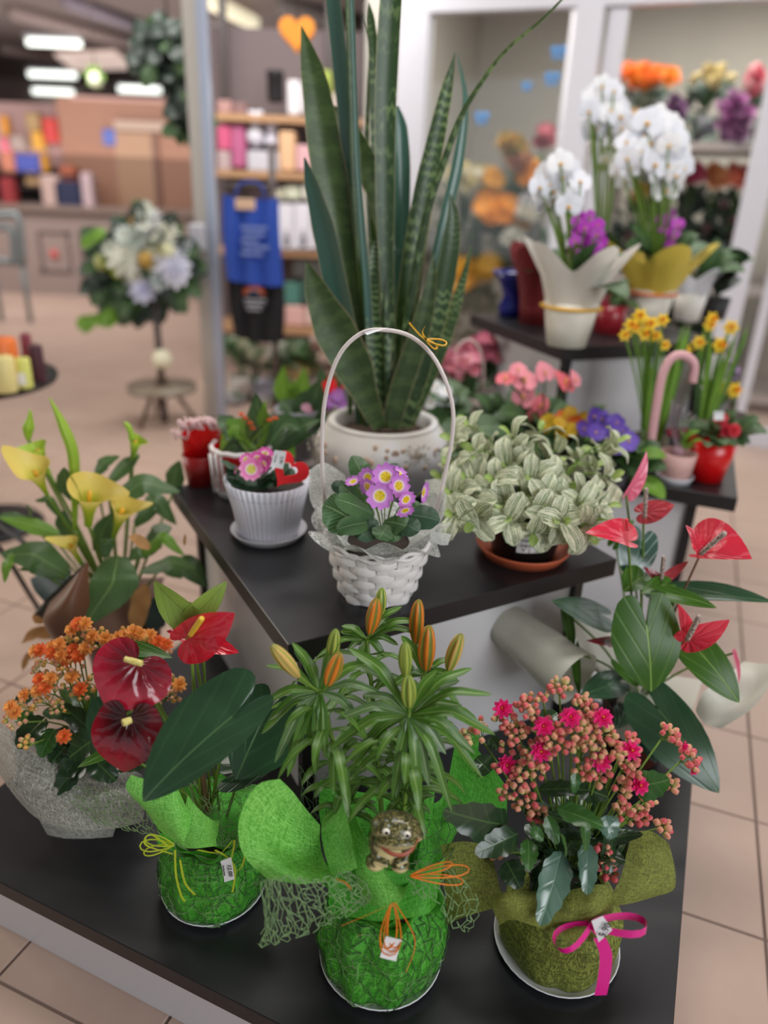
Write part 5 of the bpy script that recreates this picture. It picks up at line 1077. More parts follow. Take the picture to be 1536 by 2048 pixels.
pleaf(bk, (1010, 980), (785, 850), 95, 1.20, 1.17); pleaf(bk, (1060, 920), (880, 740), 62, 1.22, 1.20); pleaf(bk, (1040, 760), (945, 580), 48, 1.26, 1.30, nrm=(.2, -.9, .2)); pleaf(bk, (1020, 1030), (1045, 930), 34, 1.15, 1.17, 'prim_leaf_dark')
pleaf(bk, (1120, 940), (1240, 970), 60, 1.19, 1.15); pleaf(bk, (1200, 900), (1425, 940), 60, 1.20, 1.17, 'prim_leaf_dark'); pleaf(bk, (950, 780), (830, 740), 34, 1.24, 1.24, 'prim_leaf_dark'); pleaf(bk, (1080, 960), (940, 1000), 50, 1.17, 1.15, 'prim_leaf_dark')
pleaf(bk, (1150, 700), (1190, 620), 30, 1.27, 1.30, 'prim_leaf_dark'); pleaf(bk, (1140, 960), (1090, 1040), 50, 1.16, 1.13, 'prim_leaf'); pleaf(bk, (1000, 900), (1030, 1010), 60, 1.19, 1.15, 'prim_leaf_dark'); pleaf(bk, (1230, 900), (1330, 860), 45, 1.22, 1.22, 'prim_leaf')
for O_, T_, w_, m_ in [((1080, 940), (860, 985), 48, 'prim_leaf'), ((1090, 960), (980, 1040), 44, 'prim_leaf_dark'), ((1130, 960), (1190, 1050), 46, 'prim_leaf'), ((1180, 940), (1310, 1000), 50, 'prim_leaf_dark'), ((1060, 900), (850, 820), 50, 'prim_leaf')]: pleaf(bk, O_, T_, w_, 1.18, 1.135, m_)
PF = {k: flower_mesh('primrose_flower', 1.0, 5, M['prim_' + k], .38, 1, .12, 1.05) for k in ('lilac', 'pink', 'white', 'magenta')}
def pflower(par, p, r, d, m, hubp=None):
    mb = MB(); q = p - Vector(d).normalized() * .004
    if hubp is not None: mb.tube(spline([hubp, hubp.lerp(q, .6) + Vector((0, 0, .004)), q], 6), .0011, 5); st = part('flower_stalk', mb, M['stem'], par)
    Mx = Matrix.Translation(p) @ Vector(d).to_track_quat('Z', 'Y').to_matrix().to_4x4() @ Matrix.Rotation(random.random() * 6, 4, 'Z') @ Matrix.Scale(r, 4); return inst('flower', PF[m], Mx, par)
hubp = Vector((bc[0] + .01, bc[1], BT)) 
for x, y, r, d, yy in [(1096, 800, 82, (0, -1, .35), 1.13), (1128, 695, 80, (0, -.85, .5), 1.17), (1200, 745, 72, (.5, -.8, .3), 1.16), (1240, 820, 60, (.5, -.9, -.1), 1.14), (1235, 880, 56, (.3, -.8, -.5), 1.13), (1030, 700, 60, (-.5, -.8, .3), 1.18), (1030, 750, 56, (-.5, -.7, 0), 1.17), (1200, 680, 56, (.4, -.3, .8), 1.20), (1335, 780, 66, (.95, -.4, 0), 1.18), (950, 722, 48, (-.3, -.3, .9), 1.20)]:
    pflower(bk, pd(*Z2(x, y), yy), sz(r / 2.3, pd(400, 900, yy)), d, 'lilac', hubp)
# ------------------------------------------------------------------ pleated white pot with the red heart
KD = 1.034; pc2 = cpt(538, 1069, UZ); wp = thing('pleated_pot_primrose', 'pink primrose in a white pleated plastic pot with a red felt heart', 'potted plant', (pc2[0], pc2[1], UZ))
saucer(wp, pc2, .083, UZ, M['white_plastic'], .018)
PZ = UZ + .135; mb = MB(); NPL = 44
def pl(r, z, a): k = (1 if (z > UZ + .01 and r > .05) else 0); return (r * (1 + .022 * k * math.cos(a * NPL)), z + (.0012 * math.cos(a * NPL) if z > PZ - .002 else 0))
mb.lathe([(.001, UZ + .004), (.058, UZ + .004), (.0655, UZ + .012), (.075, UZ + .07), (.091, PZ), (.089, PZ), (.074, PZ - .06), (.07, PZ - .07)], (pc2[0], pc2[1], 0), NPL * 6, 0, pl); part('pleated_pot', mb, P_('#e4e4ee', .35), wp)
mb = MB(); mb.lathe([(.001, PZ - .022), (.086, PZ - .025)], (pc2[0], pc2[1], 0), 24); part('soil', mb, M['soil'], wp)
hb2 = Vector((pc2[0], pc2[1], PZ - .02))
ZA = lambda x, y: (440 + x / 7.68, 880 + y / 7.68)
for O, T, w in [((420, 620), (120, 640), 90), ((500, 620), (420, 740), 110), ((560, 620), (640, 730), 110), ((450, 520), (100, 520), 80), ((300, 420), (60, 380), 70), ((650, 640), (760, 600), 80), ((600, 560), (760, 470), 70), ((480, 650), (250, 700), 90), ((700, 640), (1150, 560), 90), ((600, 600), (900, 640), 90), ((560, 560), (380, 690), 80), ((700, 560), (1050, 450), 80), ((640, 650), (540, 745), 80), ((500, 600), (200, 580), 70)]: pleaf(wp, O, T, w, 1.42, 1.38, 'prim_leaf_dark', (0, -.5, .85), 3.6, ZA)
for x, y, r, d, yy, m in [(480, 450, 230, (0, -.9, .5), 1.36, 'pink'), (400, 290, 130, (-.2, -.5, .8), 1.38, 'magenta'), (570, 290, 150, (0, -.8, .6), 1.38, 'magenta'), (650, 370, 150, (.3, -.9, .4), 1.37, 'magenta'), (690, 210, 150, (0, -.5, .9), 1.40, 'magenta'), (760, 260, 120, (.4, -.6, .7), 1.40, 'magenta'), (250, 460, 80, (-.8, -.4, .3), 1.38, 'magenta'), (620, 440, 110, (0, -.9, 0), 1.365, 'magenta'), (710, 320, 120, (.3, -.9, .3), 1.375, 'magenta')]:
    pflower(wp, pd(*ZA(x, y), yy), sz(r / 7.68, pd(500, 950, yy)), d, m, hb2)
def heart_felt(par, cpx, size, tilt, y, thick, m, hole=True, name='felt_heart', zf=None, label=None):
    c_ = pd(*cpx, y); s = sz(size, c_); ex, ez = Vector((math.cos(tilt), 0, math.sin(tilt))), Vector((-math.sin(tilt), .25, math.cos(tilt))); n = ex.cross(ez).normalized(); out = []
    for k in range(40):
        t = 2 * PI * k / 40; X = 16 * math.sin(t) ** 3; Y = 13 * math.cos(t) - 5 * math.cos(2 * t) - 2 * math.cos(3 * t) - math.cos(4 * t); out.append((X / 17, Y / 17))
    mb = MB(); inn = [(a * .42, b * .42) for a, b in out] if hole else [(a * .01, b * .01) for a, b in out]
    rows = []
    for (ring, dz) in ((inn, -1), (out, -1), (out, 1), (inn, 1), (inn, -1)): rows.append([c_ + ex * (a * s) + ez * (b * s) + n * (dz * thick) for a, b in ring])
    mb.grid(rows, None, 0, True, False); return part(name, mb, m, par, label), c_, ex, ez, s
heart_felt(wp, (578, 940), 41, -.62, 1.335, .002, M['red_felt'], label='red felt heart with a heart-shaped cut-out')
P4 = [pd(549, 900, 1.335), pd(573, 903, 1.335), pd(566, 938, 1.33), pd(541, 933, 1.33)]; tagcard(wp, P4, M['paper'], label='white price sticker on the heart')
Mx = cardframe([P4[1], P4[2], P4[3], P4[0]], .0015); text(wp, '5,90', Mx @ Matrix.Translation((0, .006, 0)), .0085, M['ink']); text(wp, 'Primula', Mx @ Matrix.Translation((0, -.006, 0)), .005, M['ink'])
# ------------------------------------------------------------------ striped inch plant
KD = 1.017; tc = cpt(1045, 1106, UZ); tr = thing('striped_inch_plant', 'green and cream striped trailing plant in a black pot on a terracotta saucer', 'potted plant', (tc[0], tc[1], UZ))
saucer(tr, tc, .102, UZ, M['terracotta'], .026, 'saucer', .003); pot(tr, tc, .066, .088, UZ + .005, .115, M['black_plastic'])
P4 = [pd(1050, 1086, 1.315), pd(1103, 1085, 1.32), pd(1095, 1124, 1.325), pd(1035, 1127, 1.315)]
mb = MB(); rows = []
for i in range(2):
    row = []
    for j in range(9):
        a = math.radians(-112 + 52 * j / 8); z = UZ + .035 + .042 * i; R_ = .066 + (.088 - .066) * (z - UZ - .005) / .115 + .0022; row.append(Vector((tc[0] + R_ * math.cos(a), tc[1] + R_ * math.sin(a), z + .004 * j / 8)))
    rows.append(row)
mb.grid(rows); part('pot_label', mb, M['paper'], tr, 'white printed label wrapped on the pot')
for txt, dz, sz_, a in [('Tradescantia', .033, .0105, -92), ('brightness', .021, .0105, -94)]:
    aa = math.radians(a); z = UZ + .035 + dz; R_ = .066 + .022 * (z - UZ) / .115 + .0034; n = Vector((math.cos(aa), math.sin(aa), 0)); x = Vector((-math.sin(aa), math.cos(aa), 0)); Mx = Matrix.Identity(4)
    for i in range(3): Mx[i][0] = x[i]; Mx[i][1] = (0, 0, 1)[i]; Mx[i][2] = n[i]; Mx[i][3] = (tc[0] + n.x * R_, tc[1] + n.y * R_, z)[i]
    text(tr, txt, Mx @ Matrix.Translation((0, 0, .001)), sz_ * .8, M['ink'])
aa = math.radians(-92); n = Vector((math.cos(aa), math.sin(aa), 0)); x = Vector((-math.sin(aa), math.cos(aa), 0)); Mx = Matrix.Identity(4)
for i in range(3): Mx[i][0] = x[i]; Mx[i][1] = (0, 0, 1)[i]; Mx[i][2] = n[i]; Mx[i][3] = (tc[0] + n.x * .078, tc[1] + n.y * .078, UZ + .044)[i]
text(tr, 'V  )   /', Mx, .012, M['ink'])
TL = []
for k in range(4):
    mb = MB(); z = (.10, .18, .26, .12)[k]; blade(mb, [(0, 0, 0), (0, .3, z * .6), (0, .65, z), (0, 1.0, z * .2)], [.12, .24, .29, .30, .25, .03], 'oval', 10, None, (0, 0, 1), .22, 6, .01); TL.append(mb.mesh('leaf', M['trad'] if k < 3 else M['trad_young']))
hub = Vector((tc[0], tc[1], UZ + .115)); rnd = random.Random(5)
shoots = [(935, 850, 1.50), (905, 880, 1.46), (945, 900, 1.42), (900, 930, 1.42), (1020, 870, 1.44), (1025, 905, 1.40), (1080, 860, 1.55), (1045, 900, 1.47), (1115, 900, 1.50), (1060, 955, 1.34), (1100, 960, 1.38), (1150, 935, 1.50), (1190, 930, 1.46), (1215, 900, 1.50), (1235, 885, 1.50), (1225, 955, 1.42), (1185, 985, 1.36), (1220, 1010, 1.34), (1165, 1010, 1.31),
    (930, 960, 1.36), (960, 1000, 1.34), (900, 985, 1.34), (985, 960, 1.34), (1000, 1010, 1.30), (905, 1030, 1.27), (945, 1045, 1.25), (1015, 1040, 1.26), (1085, 1000, 1.30), (1110, 1040, 1.25), (1130, 1045, 1.24), (1068, 1070, 1.25), (1165, 1045, 1.28), (1180, 1070, 1.28), (980, 900, 1.50), (1010, 930, 1.38), (1140, 975, 1.40), (960, 930, 1.40), (1060, 1000, 1.32), (1110, 925, 1.44), (1160, 905, 1.54), (1075, 1030, 1.27), (935, 1010, 1.30), (880, 955, 1.42), (1195, 1040, 1.31), (1130, 1000, 1.33)]
for (px, py, y) in shoots:
    p = pd(px, py, y); hd = Vector((p.x - tc[0], p.y - tc[1], 0)); hl = hd.length; hd = hd.normalized() if hl > .01 else Vector((0, -1, 0)); low = p.z < UZ + .14; mb = MB()
    mb.tube(spline([hub + hd * min(.07, hl * .4) + Vector((0, 0, 0)), hub.lerp(p, .6) + Vector((0, 0, .03)), p], 8), .0016, 5); part('stem', mb, M['stem'], tr)
    ax = (hd * .9 + Vector((0, -.25, -.3 if low else .5))).normalized(); s = ax.orthogonal().normalized(); t = ax.cross(s); n_ = 5 if rnd.random() < .7 else 6; a0 = rnd.random() * 6
    for j in range(n_):
        a = a0 + j * 2.4; d = (s * math.cos(a) + t * math.sin(a)); q = p - ax * (.006 * (n_ - 1 - j)) ; L = rnd.uniform(.047, .062) * (1 if j < n_ - 1 else .5); yv = (d * (.95 if j < n_ - 1 else .3) + ax * (.15 if j < n_ - 1 else 1) + Vector((0, 0, -.1))).normalized(); inst('leaf', TL[3] if j == n_ - 1 else TL[(j + int(px)) % 3], frame(q, yv, ax + Vector((0, -.5, .6)), L, L * rnd.uniform(.95, 1.2)), tr)
# ------------------------------------------------------------------ rose-red anthurium at the right
KD = 1.05; c = cpt(1260, 1500, LZ); ar = thing('rose_anthurium', 'large anthurium with rose red flowers and heart leaves in cream paper, right', 'potted plant', (c[0], c[1], LZ)); hub = Vector((c[0], c[1], LZ + .14))
pot(ar, c, .062, .08, LZ, .14, M['brown_pot'])
Z4 = lambda x, y: (1080 + x / 2.7675, 880 + y / 2.7675)
def al(O, T, w, mat, nrm, yO, yT, name='leaf', sm='stem', stem=True, **k):
    w = tuple(a / 2.7675 for a in w) if isinstance(w, tuple) else w / 2.7675; return aleaf(ar, Z4(*O), Z4(*T), w, mat, nrm, yO, yT, stem, hub, name, sm, **k)
al((592, 1035), (618, 1395), (185, 200), 'anth_leaf_green', (0, -.92, .4), 1.10, 1.06, lobe=.5, arch=.04, cup=-.06, wave=.03, nr=9, slim=1.0)
al((850, 1135), (1105, 1455), (105, 120), 'anth_leaf_green', (.1, -.85, .5), 1.12, 1.06, lobe=.25, arch=.06, cup=.05, wave=.04)
al((655, 1490), (990, 1955), (150, 190), 'anth_leaf', (.1, -.85, .5), 1.10, 1.0, lobe=.3, arch=.08, cup=-.08, wave=.04, nr=9)
al((600, 1560), (640, 1790), (90, 90), 'anth_leaf_blue', (-.2, -.7, .7), 1.13, 1.08, lobe=.3, arch=.05)
al((760, 860), (1300, 900), (75, 45), 'anth_leaf', (-.05, -.5, .85), 1.20, 1.16, lobe=.3, arch=.06, cup=.3, fold=.1)
al((700, 850), (980, 930), (45, 55), 'anth_leaf_green', (0, -.6, .8), 1.15, 1.13, lobe=.3, arch=.08, cup=.2)
al((560, 560), (490, 790), (100, 120), 'anth_leaf_blue', (.1, -.7, .7), 1.28, 1.24, lobe=.3, arch=.05, cup=.05)
al((560, 760), (460, 840), (60, 90), 'anth_leaf_green', (0, -.5, .85), 1.22, 1.20, lobe=.3, arch=.08)
al((700, 800), (560, 850), (50, 60), 'anth_leaf_green', (0, -.4, .9), 1.18, 1.16)
al((330, 960), (60, 890), (120, 60), 'anth_leaf', (.1, -.6, .8), 1.22, 1.16, lobe=.3, arch=.05, cup=.12)
al((420, 1350), (220, 1420), (70, 90), 'anth_leaf', (0, -.6, .8), 1.17, 1.12, lobe=.35, arch=.08, cup=-.1)
al((470, 1500), (420, 1600), (60, 60), 'anth_leaf', (0, -.5, .9), 1.16, 1.12); al((200, 1180), (220, 1420), (26, 30), 'anth_leaf_green', (-.6, -.6, .5), 1.18, 1.15, arch=.04)
al((150, 960), (190, 1160), (30, 36), 'anth_leaf_green', (-.3, -.8, .5), 1.22, 1.20); al((440, 1240), (540, 1370), (50, 50), 'anth_leaf_green', (0, -.5, .8), 1.18, 1.16)
al((420, 560), (520, 440), (40, 40), 'anth_leaf_green', (0, -.6, .8), 1.36, 1.38); al((620, 830), (540, 700), (70, 70), 'anth_leaf', (0, -.5, .8), 1.24, 1.30)
al((480, 300), (590, 60), (24, 62), 'spathe_pink', (.35, -.9, .1), 1.30, 1.32, 'spathe', lobe=.12, arch=.06, cup=.25)
al((575, 400), (745, 360), (58, 70), 'spathe_dull', (-.1, -.75, .6), 1.27, 1.25, 'spathe', lobe=.3, arch=.04, cup=-.08); spadix(ar, Z4(580, 430), Z4(588, 275), 9, 'spadix_grey', 1.255, 1.25)
al((490, 560), (250, 515), (35, 110), 'spathe_rose', (-.15, -.8, .6), 1.17, 1.12, 'spathe', lobe=.28, arch=.12, cup=.1); spadix(ar, Z4(485, 500), Z4(480, 440), 7, 'spathe_rose', 1.165, 1.16)
al((890, 632), (1175, 660), (200, 25), 'spathe_rose', (.05, -.85, .5), 1.16, 1.10, 'spathe', 'stem_red', lobe=.26, arch=.1, cup=.12, wave=.02); al((885, 628), (806, 470), (20, 48), 'spathe_rose', (-.1, -.85, .5), 1.165, 1.17, 'spathe', lobe=.05, stem=False, arch=.08); spadix(ar, Z4(892, 628), Z4(1018, 518), 11.5, 'spadix_grey', 1.13, 1.10)
al((680, 780), (822, 670), (32, 26), 'spathe_dull', (.1, -.6, .8), 1.20, 1.19, 'spathe', arch=-.12, cup=.3); al((675, 782), (572, 700), (18, 32), 'spathe_wine', (-.1, -.6, .8), 1.20, 1.21, 'spathe', arch=-.12, cup=.3); spadix(ar, Z4(672, 770), Z4(685, 650), 9, 'spadix_grey', 1.185, 1.18)
al((810, 1110), (1050, 995), (72, 80), 'spathe_rose', (.15, -.85, .5), 1.085, 1.06, 'spathe', lobe=.22, arch=.08, cup=.12); al((805, 1105), (762, 905), (18, 60), 'spathe_rose', (-.1, -.9, .4), 1.09, 1.09, 'spathe', stem=False, lobe=.1, arch=.05); spadix(ar, Z4(815, 1105), Z4(880, 980), 11.5, 'spadix_grey', 1.065, 1.055)
al((400, 1120), (255, 1110), (26, 34), 'spathe_wine', (0, -.8, .5), 1.18, 1.15, 'spathe', lobe=.1, arch=.15, cup=.5); al((1080, 1180), (1100, 1350), (12, 22), 'spathe_pink', (.4, -.9, .3), 1.16, 1.14, 'spathe', lobe=.15)
M['cream_paper'] = plain('cream wrapping film', '#dcdacd', .35, tr=.3, var=.06, vs=9)
part('paper_wrap', sheet([prow([Z4(a, b) + (d,) for a, b, d in r]) for r in [[(1130, 1225, 1.22), (1200, 1235, 1.20), (1262, 1240, 1.18), (1330, 1250, 1.16)], [(1000, 1330, 1.16), (1110, 1400, 1.14), (1180, 1410, 1.13), (1290, 1330, 1.13)], [(900, 1400, 1.14), (1000, 1500, 1.12), (1080, 1500, 1.11), (1180, 1480, 1.10)], [(860, 1500, 1.15), (900, 1560, 1.13), (960, 1590, 1.12), (1000, 1600, 1.11)]]], 14, 14), M['cream_paper'], ar, 'cream paper flap pointing right')
part('paper_wrap', sheet([prow([Z4(a, b) + (d,) for a, b, d in r]) for r in [[(180, 930, 1.30), (300, 1020, 1.33), (460, 1100, 1.36)], [(200, 1100, 1.24), (330, 1250, 1.26), (500, 1290, 1.28)], [(300, 1280, 1.20), (420, 1330, 1.20), (560, 1380, 1.20)]]], 10, 10), M['cream_paper'], ar)
part('paper_wrap', sheet([prow([Z4(a, b) + (d,) for a, b, d in r]) for r in [[(500, 1290, 1.30), (700, 1300, 1.32), (900, 1330, 1.30)], [(430, 1430, 1.19), (600, 1480, 1.18), (850, 1480, 1.18)], [(400, 1620, 1.16), (560, 1700, 1.14), (800, 1640, 1.15)]]], 12, 10), M['cream_paper'], ar)
# rolled film cone lying against the white base
A0, A1 = pd(985, 1225, 1.33), pd(1115, 1330, 1.19); ax = (A1 - A0).normalized(); s = ax.cross(Vector((0, 0, 1))).normalized(); t = ax.cross(s); rows = []
for i in range(13):
    row = []
    for j in range(30):
        a = 2 * PI * j / 27; R_ = (.040 + .020 * i / 12) * (1 + .02 * j / 30) + .0016 * math.sin(j * 1.7) * (1 if 2 < i < 9 else .2) + (.004 * (abs(i - 3) < 1)); row.append(A0 + ax * ((A1 - A0).length * 1.25 * i / 12) + (s * math.cos(a) + t * math.sin(a)) * R_)
    rows.append(row)
mb = MB(); mb.grid(rows); roll_ = part('film_roll', mb, M['cream_paper'], ar, 'rolled cream film with embossed palm leaf pattern')
fr_ = sampler(rows)
for k in range(11):
    u0 = .62; a = -1.1 + k * .22; pts = [fr_(u0 + .012 * math.sin(a) * q * 2.2, .78 - .045 * q * math.cos(a * .7)) + Vector((0, -.001, .001)) for q in range(8)]; mb = MB(); mb.tube(pts, [.0012] * 6 + [.0008, .0004], 4); part('embossed_leaf', mb, M['cream_paper'], roll_)
# ------------------------------------------------------------------ calla lily on the floor at the left
KD = 1.036; c = cpt(261, 1400, 0); cl = thing('calla_lily', 'yellow calla lily in brown and dark green paper standing left of the tables', 'potted plant', (c[0], c[1], 0)); hub = Vector((c[0], c[1], .26))
pot(cl, c, .07, .1, 0, .24, M['brown_pot'])
Z1 = lambda x, y: (x / 3.339, 780 + y / 3.339)
def z1(L): return prow([Z1(a, b) + (d,) for a, b, d in L])
part('paper_wrap', sheet([z1(r) for r in [[(590, 1140, 1.36), (600, 1400, 1.33), (640, 1650, 1.32)], [(520, 1220, 1.34), (450, 1450, 1.29), (520, 1720, 1.28)], [(420, 1330, 1.38), (300, 1520, 1.30), (400, 1700, 1.28)], [(330, 1420, 1.42), (290, 1540, 1.36), (340, 1660, 1.34)]]], 14, 14), M['fleece_brown'], cl, 'brown paper curving round the front')
part('paper_wrap', sheet([z1(r) for r in [[(600, 1120, 1.40), (560, 1180, 1.40), (560, 1260, 1.42)], [(420, 1310, 1.42), (330, 1380, 1.42), (360, 1450, 1.46)], [(250, 1480, 1.42), (220, 1510, 1.44), (260, 1560, 1.46)]]], 10, 10), M['fleece_darkgreen'], cl, 'dark green inside of the wrapping paper')
part('paper_wrap', sheet([z1(r) for r in [[(200, 1260, 1.56), (300, 1220, 1.60), (480, 1200, 1.62)], [(230, 1340, 1.52), (330, 1340, 1.55), (480, 1330, 1.58)], [(320, 1440, 1.48), (400, 1460, 1.50), (500, 1440, 1.52)]]], 10, 10), M['fleece_darkgreen'], cl)
part('paper_wrap', sheet([z1(r) for r in [[(920, 1420, 1.46), (1010, 1390, 1.50), (1120, 1400, 1.52)], [(960, 1520, 1.42), (1050, 1520, 1.46), (1110, 1540, 1.48)], [(1000, 1640, 1.40), (1060, 1600, 1.44), (1100, 1580, 1.46)]]], 10, 10), M['fleece_darkgreen'], cl)
part('paper_wrap', sheet([z1(r) for r in [[(640, 1180, 1.50), (850, 1250, 1.55), (1100, 1250, 1.60)], [(620, 1420, 1.46), (800, 1450, 1.48), (1040, 1440, 1.50)], [(640, 1680, 1.40), (820, 1680, 1.42), (1000, 1660, 1.44)]]], 10, 10), M['fleece_brown'], cl)
def cleaf(O, T, w, mat='calla_leaf', y0=1.5, y1=1.45, mid=None, nrm=(0, -.6, .8), fold=-.1):
    o, t = pd(*Z1(*O), y0), pd(*Z1(*T), y1); m = pd(*Z1(*mid), (y0 + y1) / 2) if mid else o.lerp(t, .5) + Vector((0, 0, .03)); W = sz(w / 3.339, o); mb = MB()
    blade(mb, [o, o.lerp(m, .6), m, m.lerp(t, .55), t], [W * .35, W * .85, W, W * .8, W * .45, W * .02], 'oval', 14, None, nrm, fold, 6, .05); part('leaf', mb, M[mat], cl)
    stalk(cl, [hub, hub.lerp(o, .5), o], .003, M['stem'], 8, 'petiole')
cleaf((450, 1230), (0, 1095), 118, 'calla_leaf', 1.46, 1.42, (230, 1100)); cleaf((70, 1095), (30, 1290), 50, 'calla_leaf_lit', 1.42, 1.38, (40, 1180), (-.3, -.9, .2)); cleaf((390, 960), (0, 850), 60, 'calla_leaf_lit', 1.52, 1.50, (200, 900)); cleaf((300, 920), (-40, 850), 50, 'calla_leaf', 1.54, 1.52, (60, 850))
cleaf((790, 1110), (560, 1575), 165, 'calla_leaf', 1.40, 1.30, (745, 1300), (0, -.9, .35), -.15); cleaf((750, 740), (1205, 680), 92, 'calla_leaf', 1.50, 1.55, (960, 620)); cleaf((720, 620), (935, 430), 60, 'calla_leaf', 1.56, 1.60, (850, 490)); cleaf((640, 560), (800, 440), 55, 'calla_leaf', 1.60, 1.62, (700, 480))
cleaf((950, 1210), (1315, 1190), 58, 'calla_leaf', 1.45, 1.40, (1150, 1150)); cleaf((920, 1120), (1235, 1110), 48, 'calla_leaf_lit', 1.48, 1.46, (1090, 985)); cleaf((540, 760), (430, 515), 75, 'calla_leaf', 1.52, 1.50, (440, 620), (0, -.95, .2)); cleaf((900, 900), (1180, 900), 75, 'calla_leaf', 1.60, 1.62, (1040, 740))
cleaf((1150, 700), (1200, 470), 70, 'calla_leaf', 1.66, 1.68, (1170, 560)); cleaf((940, 1100), (1150, 920), 90, 'calla_leaf', 1.54, 1.52, (1060, 960)); cleaf((1080, 1180), (1390, 1320), 90, 'calla_leaf', 1.50, 1.46, (1260, 1180)); cleaf((400, 1240), (120, 1200), 40, 'calla_leaf', 1.44, 1.42, (250, 1180)); cleaf((420, 860), (230, 740), 34, 'calla_leaf', 1.56, 1.54, (320, 730)); cleaf((460, 1000), (430, 800), 60, 'calla_leaf', 1.55, 1.56, (420, 880), (0, -.95, .2)); cleaf((640, 1080), (760, 820), 70, 'calla_leaf', 1.56, 1.56, (690, 930), (0, -.95, .2)); cleaf((200, 880), (180, 760), 20, 'calla_leaf', 1.56, 1.54, (200, 800))
cleaf((700, 1120), (740, 1060), 50, 'calla_leaf', 1.42, 1.44); cleaf((1000, 1080), (850, 1140), 60, 'calla_leaf', 1.50, 1.46, (930, 1080))
def funnel(base, throat, rb, rt, lip, liplen, mat='calla', y0=1.5, y1=1.47, open_=1.0, ybend=0):
    """a calla spathe: a rolled funnel whose mouth flares into a pointed lip"""
    B, T = pd(*Z1(*base), y0), pd(*Z1(*throat), y1); ax = (T - B).normalized(); LV = pd(*Z1(*lip), y1 - .01) - T; s = LV - ax * LV.dot(ax); s.normalize(); t = ax.cross(s); R0, R1 = sz(rb / 3.339, B), sz(rt / 3.339, T); H = (T - B).length; rows = []
    for i in range(12):
        u = i / 11; row = []
        for j in range(25):
            a = -PI + 2 * PI * j / 24 * .985; r = R0 + (R1 - R0) * u ** 1.6; ext = max(0, math.cos(a)) ** 4; rr = r * (1 + (open_ * .5 * (u ** 4))); p = B + ax * (H * u + (H * .12 * u ** 5 * (1 if True else 0)) * math.cos(a * 2) * .3) + (s * math.cos(a) + t * math.sin(a)) * rr
            p += LV * (ext * (u ** 5)) * .9; row.append(p)
        rows.append(row)
    mb = MB(); mb.grid(rows); o = part('spathe', mb, M[mat], cl); mb = MB(); mb.tube([B + ax * H * .3, B + ax * H * .85], sz(4, B), 8); part('spadix', mb, M['gold'], o)
    stalk(cl, [hub, hub.lerp(B, .5) + Vector((0, 0, .02)), B], .0042, M['stem'], 8, 'flower_stalk')
funnel((315, 700), (215, 510), 14, 78, (100, 400), 60, 'calla', 1.48, 1.44); funnel((330, 560), (235, 370), 14, 50, (150, 390), 30, 'calla_green', 1.54, 1.52); funnel((590, 900), (600, 640), 26, 95, (745, 660), 60, 'calla', 1.46, 1.42); funnel((760, 980), (830, 760), 16, 62, (950, 730), 40, 'calla', 1.50, 1.46, .8)
funnel((530, 1150), (460, 1010), 12, 40, (350, 985), 30, 'calla', 1.44, 1.41); funnel((890, 450), (905, 320), 20, 36, (960, 340), 20, 'calla_green', 1.60, 1.58, .6)
def cbud(path, w, y):
    mb = MB(); P = [pd(*Z1(*p), y) for p in path]; W = [sz(a / 3.339, P[0]) for a in w]; mb.tube(spline(P, 14), lerp_list(W, 14), 10, flat=.75); part('flower_bud', mb, M['calla_green'], cl); stalk(cl, [hub, hub.lerp(P[0], .6), P[0]], .004, M['stem'], 8, 'flower_stalk')
cbud([(500, 930), (495, 480), (440, 280), (330, 50)], [18, 44, 42, 4], 1.50); cbud([(190, 330), (190, 250), (200, 180), (200, 125)], [20, 48, 22, 3], 1.54); cbud([(890, 330), (860, 250), (830, 215)], [26, 24, 14], 1.585)
for O, T, w, m_ in [((370, 1640), (145, 1690), 45, (250, 1620)), ((300, 1760), (150, 1880), 30, (190, 1780)), ((280, 1560), (220, 1500), 30, None), ((980, 1300), (900, 1640), 75, (930, 1470)), ((1230, 1040), (1240, 960), 14, None), ((1000, 1060), (860, 980), 40, (920, 1000))]:
    o, t = pd(*Z1(*O), 1.42), pd(*Z1(*T), 1.40); m = pd(*Z1(*m_), 1.41) if m_ else o.lerp(t, .5); W = sz(w / 3.339, o); mb = MB(); blade(mb, [o, m, t], [W * .3, W, W * .8, W * .05], 'oval', 10, None, (0, -.7, .7), .15, 4, .15); part('dried_leaf', mb, M['dried_leaf'], cl)
# black tube stand behind the calla
st = thing('tube_stand', 'black bent tube floor stand standing on the tiles behind the calla', 'stand', pz(70, 1240, 0))
for P in [[(-60, 1012, .36), (0, 1052, .34), (52, 1088, .32)], [(-40, 1060, .55), (10, 1110, .4), (60, 1190, .2), (105, 1262, .02)], [(52, 1088, .32), (110, 1180, .2), (150, 1270, .02)]]:
    mb = MB(); mb.tube(spline([pz(*p) for p in P], 12), .0075, 8); part('leg', mb, M['black_plastic'], st)
KD = 1.0
